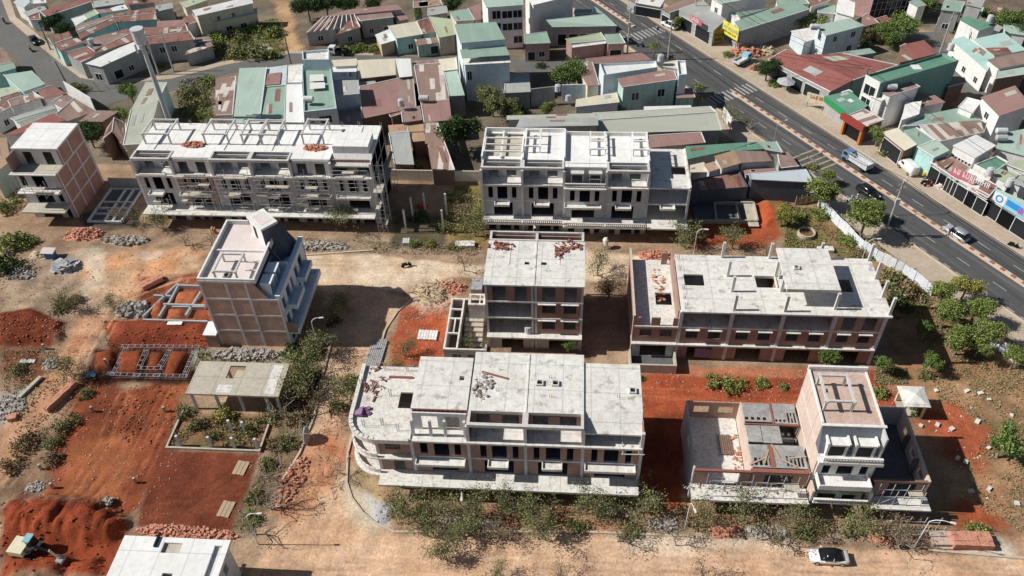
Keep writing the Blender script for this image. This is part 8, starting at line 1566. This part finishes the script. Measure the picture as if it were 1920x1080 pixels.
heap('brick_scraps','scattered red brick scraps at the left rear of the flat-roofed pair',940,462,2.2,.9,.05,'formred',45,.35,z=13.2,core=False);heap('brick_scraps','ring of brick scraps at the right rear of the flat-roofed pair',1065,462,2.0,1.2,.05,'formred',60,.35,z=13.2,core=False);heap('brick_scraps','trail of brick scraps in the right half of the flat-roofed pair',1048,478,.6,1.2,.05,'formred',25,.35,z=13.2,core=False)
heap('site_clutter','pieces of wood and tile strewn over the rounded corner deck',700,715,2.0,3.2,.08,'formred',40,.5,z=9.9,core=False,aspect=(1,.2,.1));heap('site_clutter','white debris on the left half of the middle terrace roof',905,725,1.2,2.4,.05,'rubble',60,.3,z=13.2,core=False);heap('site_clutter','debris strewn on the deck of the roofless shell',1385,850,1.4,3.0,.06,'pile_brick',50,.3,z=3.3,core=False);heap('site_clutter','boards and scraps on the long front ledge',1380,915,6.5,.7,.06,'rubble',110,.35,z=3.3,core=False,aspect=(1,.25,.15));heap('site_clutter','brick bits on the low bay deck of the right row',1235,535,1.0,4.0,.05,'pile_brick',50,.3,z=6.7,core=False)
heap('earth_pile','red earth and stone pile across the road beside the yellow sign shop',1400,100,4.0,2.0,1.2,'pile_brick',90,.5);heap('sand_heap','pale sand heap behind the red earth pile across the road',1430,95,3.0,2.4,.9,'sand',40,.4);heap('brick_heap','small reddish heap at the corner of the wide red roof',1412,130,1.2,.9,.6,'pile_brick',40,.35)
def stack(name,label,px,py,sx,sy,h,rot,mat,cat='stack',z=0.0,slant=0.0):
 x,y,_=P(px,py,z);zz=z if z else max(0,ground_z(x,y));t=thing(name,label,cat,(x,y,zz));o=MB();rs=random.Random(int(px));n=max(2,int(sx/.55));m=max(1,int(sy/.55));M2=Matrix.Rotation(rot,2)
 for i in range(n):
  for j in range(m):
   c=M2@Vector(((i+.5)/n*sx-sx/2,(j+.5)/m*sy-sy/2));hh=h*(1-slant*j/m)*rs.uniform(.9,1.03);o.obox((x+c.x,y+c.y,zz+hh/2),sx/n*.98,sy/m*.98,hh,rot)
 o.build('brick_courses_pattern',mat,t);return t
stack('brick_stack','long straight stack of new red bricks with deep shadow beside the dirt track',116,747,.9,5.6,1.0,-.35,'pile_brick');stack('brick_stack','sloping orange brick stack above the ground beam foundation',285,532,1.5,3.6,.9,-.75,'pile_brick');stack('brick_stack','large neat stack of orange bricks at the roadside, bottom right',1818,1018,4.6,2.0,1.1,.03,'pile_brick');stack('brick_stack','flat pinkish stack of bricks under the curved street lamp',1765,1012,2.6,1.9,.5,.03,'paver_red');stack('brick_stack','narrow red brick stack beside the worker at the blue tower',402,438,.7,.7,1.3,0,'pile_brick');stack('block_stack','pale concrete blocks stacked at the kerb of the weedy gap',872,461,3.4,1.4,.6,.05,'slab');stack('block_stack','grey crates of tiles left of the flat-roofed pair',895,540,1.8,2.6,.9,0,'stone_gray');stack('block_stack','low brick stack at the left track edge',25,785,1.2,1.0,.6,.3,'pile_brick');stack('block_stack','white stone blocks piled behind the raised slab of the right row',1547,470,2.6,1.2,.6,0,'slab')
def sheet_pile(name,label,px,py,sx,sy,h,rot,mat,n=5,z=0.0,cat='boards'):
 x,y,_=P(px,py,z);zz=z if z else max(0,ground_z(x,y));t=thing(name,label,cat,(x,y,zz));o=MB();M2=Matrix.Rotation(rot,2)
 for i in range(n):c=M2@Vector(((i+.5)/n*sx-sx/2,0));o.obox((x+c.x,y+c.y,zz+h/2+.02),sx/n-.06,sy*(1-.04*(i%2)),h,rot)
 o.build('board',mat,t);return t
sheet_pile('white_sheets','white ribbed sheets laid flat on the red yard',802,630,3.0,2.0,.25,-.03,'slab_white',7);sheet_pile('formwork_boards','pale plywood sheets on the upper part of the red lot',452,878,1.7,2.2,.1,-.12,'wood',3);sheet_pile('formwork_boards','pale plywood sheets on the lower part of the red lot',424,955,1.7,2.3,.1,-.12,'wood',3);sheet_pile('pipe_bundle','long grey pipes lying along the cross street behind the corner deck',705,665,2.4,6.0,.3,-.05,'steel',8);sheet_pile('formwork_boards','dark timber beams on the deck of the roofless shell',1360,835,1.6,3.2,.2,.02,'mudbrick',6,3.3);sheet_pile('concrete_lintel','long pale concrete beam lying by the dirt track',58,728,.6,4.2,.4,-.3,'slab_tan',1);sheet_pile('concrete_lintel','white bench-like slab by the beam foundation',330,612,2.4,.7,.15,.05,'slab_white',1);sheet_pile('formwork_boards','reddish timber plank on the middle terrace roof',928,704,3.6,.25,.1,-.3,'formred',1,13.22);sheet_pile('formwork_boards','corrugated sheet leaning by the scaffold foot',762,455,1.2,1.4,.5,.1,'galv',3);sheet_pile('formwork_boards','red formwork beam on the corner deck behind the stair opening',752,708,3.2,.3,.15,0,'formred',1,9.92);sheet_pile('blue_tarpaulin','small blue-grey tarpaulin patch by the rebar foundation',172,702,1.5,1.3,.15,.2,'truck_blue',1);sheet_pile('steel_bars','thin pale bars lying on the left plot',52,678,2.4,.7,.12,.05,'galv',5)
for k,(px,py)in enumerate(((1755,733),(1812,734),(1838,738),(1854,750),(1896,780),(1893,797),(1832,791),(1784,805),(1726,799),(1757,797),(1853,840),(1795,860),(1810,867),(1820,922),(1854,917),(1906,945))):
 p=P(px,py);o=MB();o.obox((p[0],p[1],max(0,ground_z(p[0],p[1]))+.15),RT.uniform(.4,.8),RT.uniform(.35,.6),.25,RT.uniform(0,1.5));tag(o.build('concrete_block','slab'),'square pale concrete block lying on the grassy field right of the white tower','block','concrete blocks strewn over the field')
p=at(97,482);t_=thing('site_box','blue tool box with pale pinkish lid on the left clearing','box',p);o=MB();o.obox((p[0],p[1],.7),1.6,1.1,1.4,.1);o.build('box_body','plastic_blue',t_);o=MB();o.obox((p[0]-.1,p[1],1.45),2.2,1.7,.1,.1,.1);o.build('lid','paver_pale',t_)
heap('tarpaulin_pile','pile of crumpled pale grey tarpaulin sheets on the left clearing',126,500,2.4,1.6,.6,'tarp_gray',60,.9,aspect=(1,.7,.08))
p=at(577,825);t_=thing('stone_monolith','tall wrapped grey stone standing on the cross street with round shadow','stone',p);o=MB();rs=random.Random(4);prev=None
for k in range(7):
 z=k*.42;r=(.5,.62,.66,.62,.55,.42,.2)[k];rg=[(p[0]+(r*.55)*math.cos(6.283*i/12)*rs.uniform(.92,1.08),p[1]+r*1.7*math.sin(6.283*i/12)*rs.uniform(.95,1.05),p[2]+z-.05)for i in range(12)]
 if prev:[o.q([prev[i],prev[(i+1)%12],rg[(i+1)%12],rg[i]])for i in range(12)]
 prev=rg
o.q(prev);o.build('stone_body','stone_gray',t_,True)
p=at(1135,465);t_=thing('concrete_mixer','small concrete mixer with pale drum on the back road','mixer',p);o=MB();o.tube((p[0],p[1]-.3,.9),(p[0],p[1]+.1,1.7),.35,.55,12);o.tube((p[0],p[1]+.1,1.7),(p[0],p[1]+.3,2.1),.55,.28,12);o.build('drum','slab',t_);o=MB();[o.tube((p[0]+a,p[1]+b,0),(p[0]+a*.5,p[1]+b*.5,1.1),.05)for a in(-.5,.5)for b in(-.4,.4)];o.build('stand_frame','steel',t_)
for px,py,z,lb,m_,nm in((682,772,9.9,'bundle of pink and purple cloth on the rounded corner deck','cloth_purple','cloth_bundle'),(1320,668,.0,'mauve sheet hung in a ground floor opening of the right row','cloth_purple','hung_cloth')):
 if nm=='hung_cloth':p=P(px,py,1.2);o=MB();o.hexa([(p[0]-1.4,83.35,.6),(p[0]+1.2,83.35,.5),(p[0]+1.2,83.4,.5),(p[0]-1.4,83.4,.6)],[(p[0]-1.4,83.45,2.4),(p[0]+1.2,83.45,2.3),(p[0]+1.2,83.5,2.3),(p[0]-1.4,83.5,2.4)]);tag(o.build(nm,m_),lb,'cloth')
 else:heap(nm,lb,px,py,.8,.8,.5,m_,14,.5,z=z,cat='cloth',aspect=(1,.8,.5))
heap('cloth_bundle','red cloth bundle in the weedy gap between the far rows',793,388,.8,.7,.6,'plastic_red',10,.5,cat='cloth')
for k,(px,py,lb)in enumerate(((1890,402,'first white sack pile before the blue sign shop'),(1902,410,'second white sack pile before the blue sign shop'),(1912,418,'white sack pile nearest the right edge before the blue sign shop'),(1880,395,'white sack pile nearest the dark tarpaulin'))):heap('sack_pile',lb,px,py,1.2,.9,.8,'cloth_white',16,.7,aspect=(1,.6,.4))
for px,py,lb,m_ in((1778,345,'goods stacked under the awning of the shop row','cloth_white'),(1770,352,'mixed goods beside the parked motorbikes','paver_pale'),(1810,365,'grey metal shutters leaning at the shop row','galv')):heap('goods_pile',lb,px,py,1.3,.9,.9,m_,22,.6)
for px,py,h,lb in((762,435,5,'left thin concrete post in the shaded gap'),(775,412,5,'second thin concrete post in the shaded gap'),(832,436,5,'right thin concrete post in the shaded gap'),(838,405,5,'rear right thin concrete post in the shaded gap'),(797,395,4,'rear middle concrete post in the shaded gap')):
 p=P(px,py);o=MB();o.box(p[0]-.15,p[0]+.15,p[1]-.15,p[1]+.15,0,h);tag(o.build('concrete_post','concrete'),lb,'post')
for px,py,lb in((78,880,'short grey stump post on the red lot left'),(100,915,'short stump post on the red slope'),(255,905,'short grey post with long shadow on the red lot'),(310,772,'concrete stub on the red bank beside the pavilion'),(175,772,'short concrete stub on the upper red lot'),(205,690,'round grey pipe stub by the rebar foundation'),(85,655,'leaning timber stake on the left plots')):
 p=at(px,py);o=MB();o.obox((p[0],p[1],p[2]+.5),.3,.3,1.2,.3);tag(o.build('concrete_stub','slab_tan'),lb,'post')
e=thing('excavator','light blue and cream excavator digging in the red earth, bottom left','excavator',(0,0,0))
for s in(-1,1):o=MB();loft(o,[(-1.5,[(s*.9-.25,.25),(s*.9+.25,.25),(s*.9+.25,.5),(s*.9-.25,.5)]),(-1.2,[(s*.9-.25,0),(s*.9+.25,0),(s*.9+.25,.75),(s*.9-.25,.75)]),(1.2,[(s*.9-.25,0),(s*.9+.25,0),(s*.9+.25,.75),(s*.9-.25,.75)]),(1.5,[(s*.9-.25,.25),(s*.9+.25,.25),(s*.9+.25,.5),(s*.9-.25,.5)])]);o.build('track','black_paint',e)
o=MB();o.box(-1.7,.3,-1.1,1.1,.85,1.7);o.cyl((0,0),.7,.7,.85,12);o.build('counterweight','exc_cream',e);o=MB();o.hexa([(.3,.1,.85),(1.3,.1,.85),(1.3,1.1,.85),(.3,1.1,.85)],[(.3,.1,2.6),(1.0,.1,2.6),(1.0,1.1,2.6),(.3,1.1,2.6)]);c=o.build('cab','car_glass',e);o=MB();o.box(.2,1.12,0,1.18,2.6,2.75);o.build('cab_roof','exc_blue',c);o=MB();o.box(.25,1.33,.05,1.15,.8,1.3);o.build('cab_base','exc_blue',c)
o=MB();o.tube((.6,-.5,1.3),(2.6,-.5,3.0),.22,.2);o.tube((2.6,-.5,3.0),(4.2,-.5,2.6),.2,.15);o.build('boom','black_paint',e);o=MB();o.tube((4.2,-.5,2.7),(4.9,-.5,1.0),.16,.12);o.build('stick','exc_cream',e);o=MB();o.hexa([(4.5,-1.0,.3),(5.2,-1.0,.3),(5.2,0,.3),(4.5,0,.3)],[(4.6,-1.0,1.1),(5.4,-1.0,1.0),(5.4,0,1.0),(4.6,0,1.1)]);o.build('bucket','steel',e)
p=P(50,1030,1.0);e.location=(p[0],p[1],0.2);e.rotation_euler.z=-.12
# ---- scaffolding on the far left terrace
def scaffold(label,x0,x1,y0,y1,z0,z1,seed,gap=1.6):
 rs=random.Random(seed);t=thing('scaffolding',label,'scaffolding',((x0+x1)/2,y0,0));n=max(2,int((x1-x0)/gap))
 for i in range(n+1):
  x=x0+(x1-x0)*i/n
  for y in(y0,y1):
   o=MB();o.tube((x,y,z0),(x+rs.uniform(-.1,.1),y,z1),.045,n=4);o.build('upright','galv',t)
 z=z0+1.7
 while z<z1:
  for y in(y0,y1):o=MB();o.tube((x0,y,z),(x1,y,z+rs.uniform(-.15,.15)),.04,n=4);o.build('ledger','galv',t)
  for i in range(n):
   if rs.random()<.6:xa,xb=x0+(x1-x0)*i/n,x0+(x1-x0)*(i+1)/n;o=MB();o.tube((xa,y0,z-1.6),(xb,y0,z),.035,n=4);o.build('brace','galv',t)
   if rs.random()<.22:xa,xb=x0+(x1-x0)*i/n,x0+(x1-x0)*(i+1)/n;o=MB();o.box(xa,xb,y0+.2,y1-.2,z+.05,z+.11);o.build('plank','slab_tan',t)
  z+=1.75
scaffold('scaffolding on the first bay balcony of the far left terrace',-73.5,-70.5,112.2,113.2,3.3,6.2,1);scaffold('scaffolding over the second bay of the far left terrace',-68.4,-62.4,112.6,113.6,3.3,10.4,2);scaffold('scaffolding over the third bay of the far left terrace',-61.4,-55.2,112.4,113.5,3.3,11.6,3);scaffold('scaffolding over the fourth bay of the far left terrace',-54.4,-48.2,112.4,113.5,3.3,10.6,4);scaffold('scaffolding over the fifth bay of the far left terrace',-47.4,-41.0,112.2,113.4,3.3,12.0,5);scaffold('scaffolding over the sixth bay of the far left terrace',-40.4,-34.2,112.4,113.5,6.5,11.8,6);scaffold('ladder-like scaffold tower at the right corner of the far left terrace',-33.2,-31.6,111.2,114.5,0,13.0,7);scaffold('scaffolding along the shaded end wall of the far left terrace',-33.0,-31.8,115.5,124.0,0,12.0,8,.8)
scaffold('scaffolding before the narrow tower at second floor',-97.5,-90.5,111.6,112.8,6.0,9.0,9);scaffold('props and scaffold frame on the front ledge of the roofless shell',18.0,29.0,57.8,58.9,3.3,6.4,10);scaffold('thin props on the right ledge of the white tower house',38.5,43.5,57.6,58.6,3.3,6.2,11);scaffold('scaffold frames leaning below the right ledge of the white tower',39.0,46.0,55.2,56.4,0,2.8,12)
o=MB();o.tube((7.2,59.3,9.2),(10.0,59.3,9.3),.06,n=4);o.tube((7.4,59.3,9.3),(7.2,61.5,11.6),.06,n=4);o.tube((9.3,59.3,9.3),(9.4,61.5,11.8),.06,n=4);tag(o.build('work_trestle','galv'),'white trestle frame hanging at the right bay of the front terrace','trestle')
def debris(name,label,polys,n,mat,smin,smax,seed):
 rs=np.random.RandomState(seed);o=MB()
 for poly in polys:
  pw=[P(*q)[:2]for q in poly];a=np.array(pw);lo,hi=a.min(0),a.max(0);q=rs.rand(n*3,2)*(hi-lo)+lo;q=q[(sdist(q[:,0],q[:,1],pw)>0)&(fbm(q[:,0],q[:,1],2.5,4,seed)>rs.uniform(.3,.6,len(q)))][:n]
  for x,y in q:s=rs.uniform(smin,smax);o.k={};o.obox((x,y,ground_z(x,y)+s*.2),s,s*rs.uniform(.4,.9),s*.5,rs.rand()*3,rs.uniform(-.4,.4))
 return stuff(o.build(name,mat),label,'debris')
SITE=[[(0,480),(380,470),(370,560),(200,600),(0,600)],[(0,600),(190,600),(160,740),(0,900)],[(150,720),(350,725),(320,980),(30,940)],[(540,640),(700,640),(640,900),(480,990),(430,990)],[(720,925),(1290,945),(1290,1005),(740,995)],[(1300,955),(1780,990),(1780,1020),(1300,1010)],[(400,440),(900,458),(900,480),(420,470)],[(755,560),(845,550),(840,675),(740,690)],[(1205,700),(1690,690),(1690,760),(1205,760)]]
o=MB();rs=random.Random(9)
for poly in([(545,650),(612,645),(560,860),(480,1000),(440,990)],[(600,860),(660,860),(640,940),(520,960)],[(720,925),(1290,945),(1760,990),(1700,1020),(740,1000)],[(0,500),(240,560),(200,700),(0,760)],[(400,445),(900,460),(900,480),(420,470)],[(750,540),(850,530),(840,600),(760,600)]):
 a=np.array([P(*q)[:2]for q in poly]);lo,hi=a.min(0),a.max(0)
 for k in range(130):
  x,y=rs.uniform(lo[0],hi[0]),rs.uniform(lo[1],hi[1])
  if sdist(np.array([x]),np.array([y]),[tuple(q)for q in a])[0]<0:continue
  L_,r=rs.uniform(.4,1.8),rs.uniform(0,3.14);z=ground_z(x,y)+.08;o.k={};o.tube((x,y,z),(x+L_*math.cos(r),y+L_*math.sin(r),z+rs.uniform(0,.5)),rs.uniform(.015,.05),.01,4)
stuff(o.build('twig_litter','bark'),'dead twigs and sticks littering the verges','debris')
debris('stone_debris','small pale stones and scraps scattered across the building site',SITE,170,'rubble',.07,.22,31);debris('earth_clods','clods of red earth on the spoil heap and dug strips',[[(0,940),(235,950),(225,1080),(0,1080)],[(190,600),(392,598),(388,655),(205,660)],[(0,590),(122,605),(116,640),(0,648)],[(150,720),(345,725),(330,840),(240,840)]],170,'earth',.1,.34,34);debris('brick_debris','small broken brick bits scattered across the building site',SITE,150,'pile_brick',.08,.26,32);debris('lawn_debris','small white bits scattered on the field to the right',[[(1700,700),(1920,700),(1920,990),(1780,980)]],60,'slab',.1,.24,33)
bpy.context.view_layer.update()
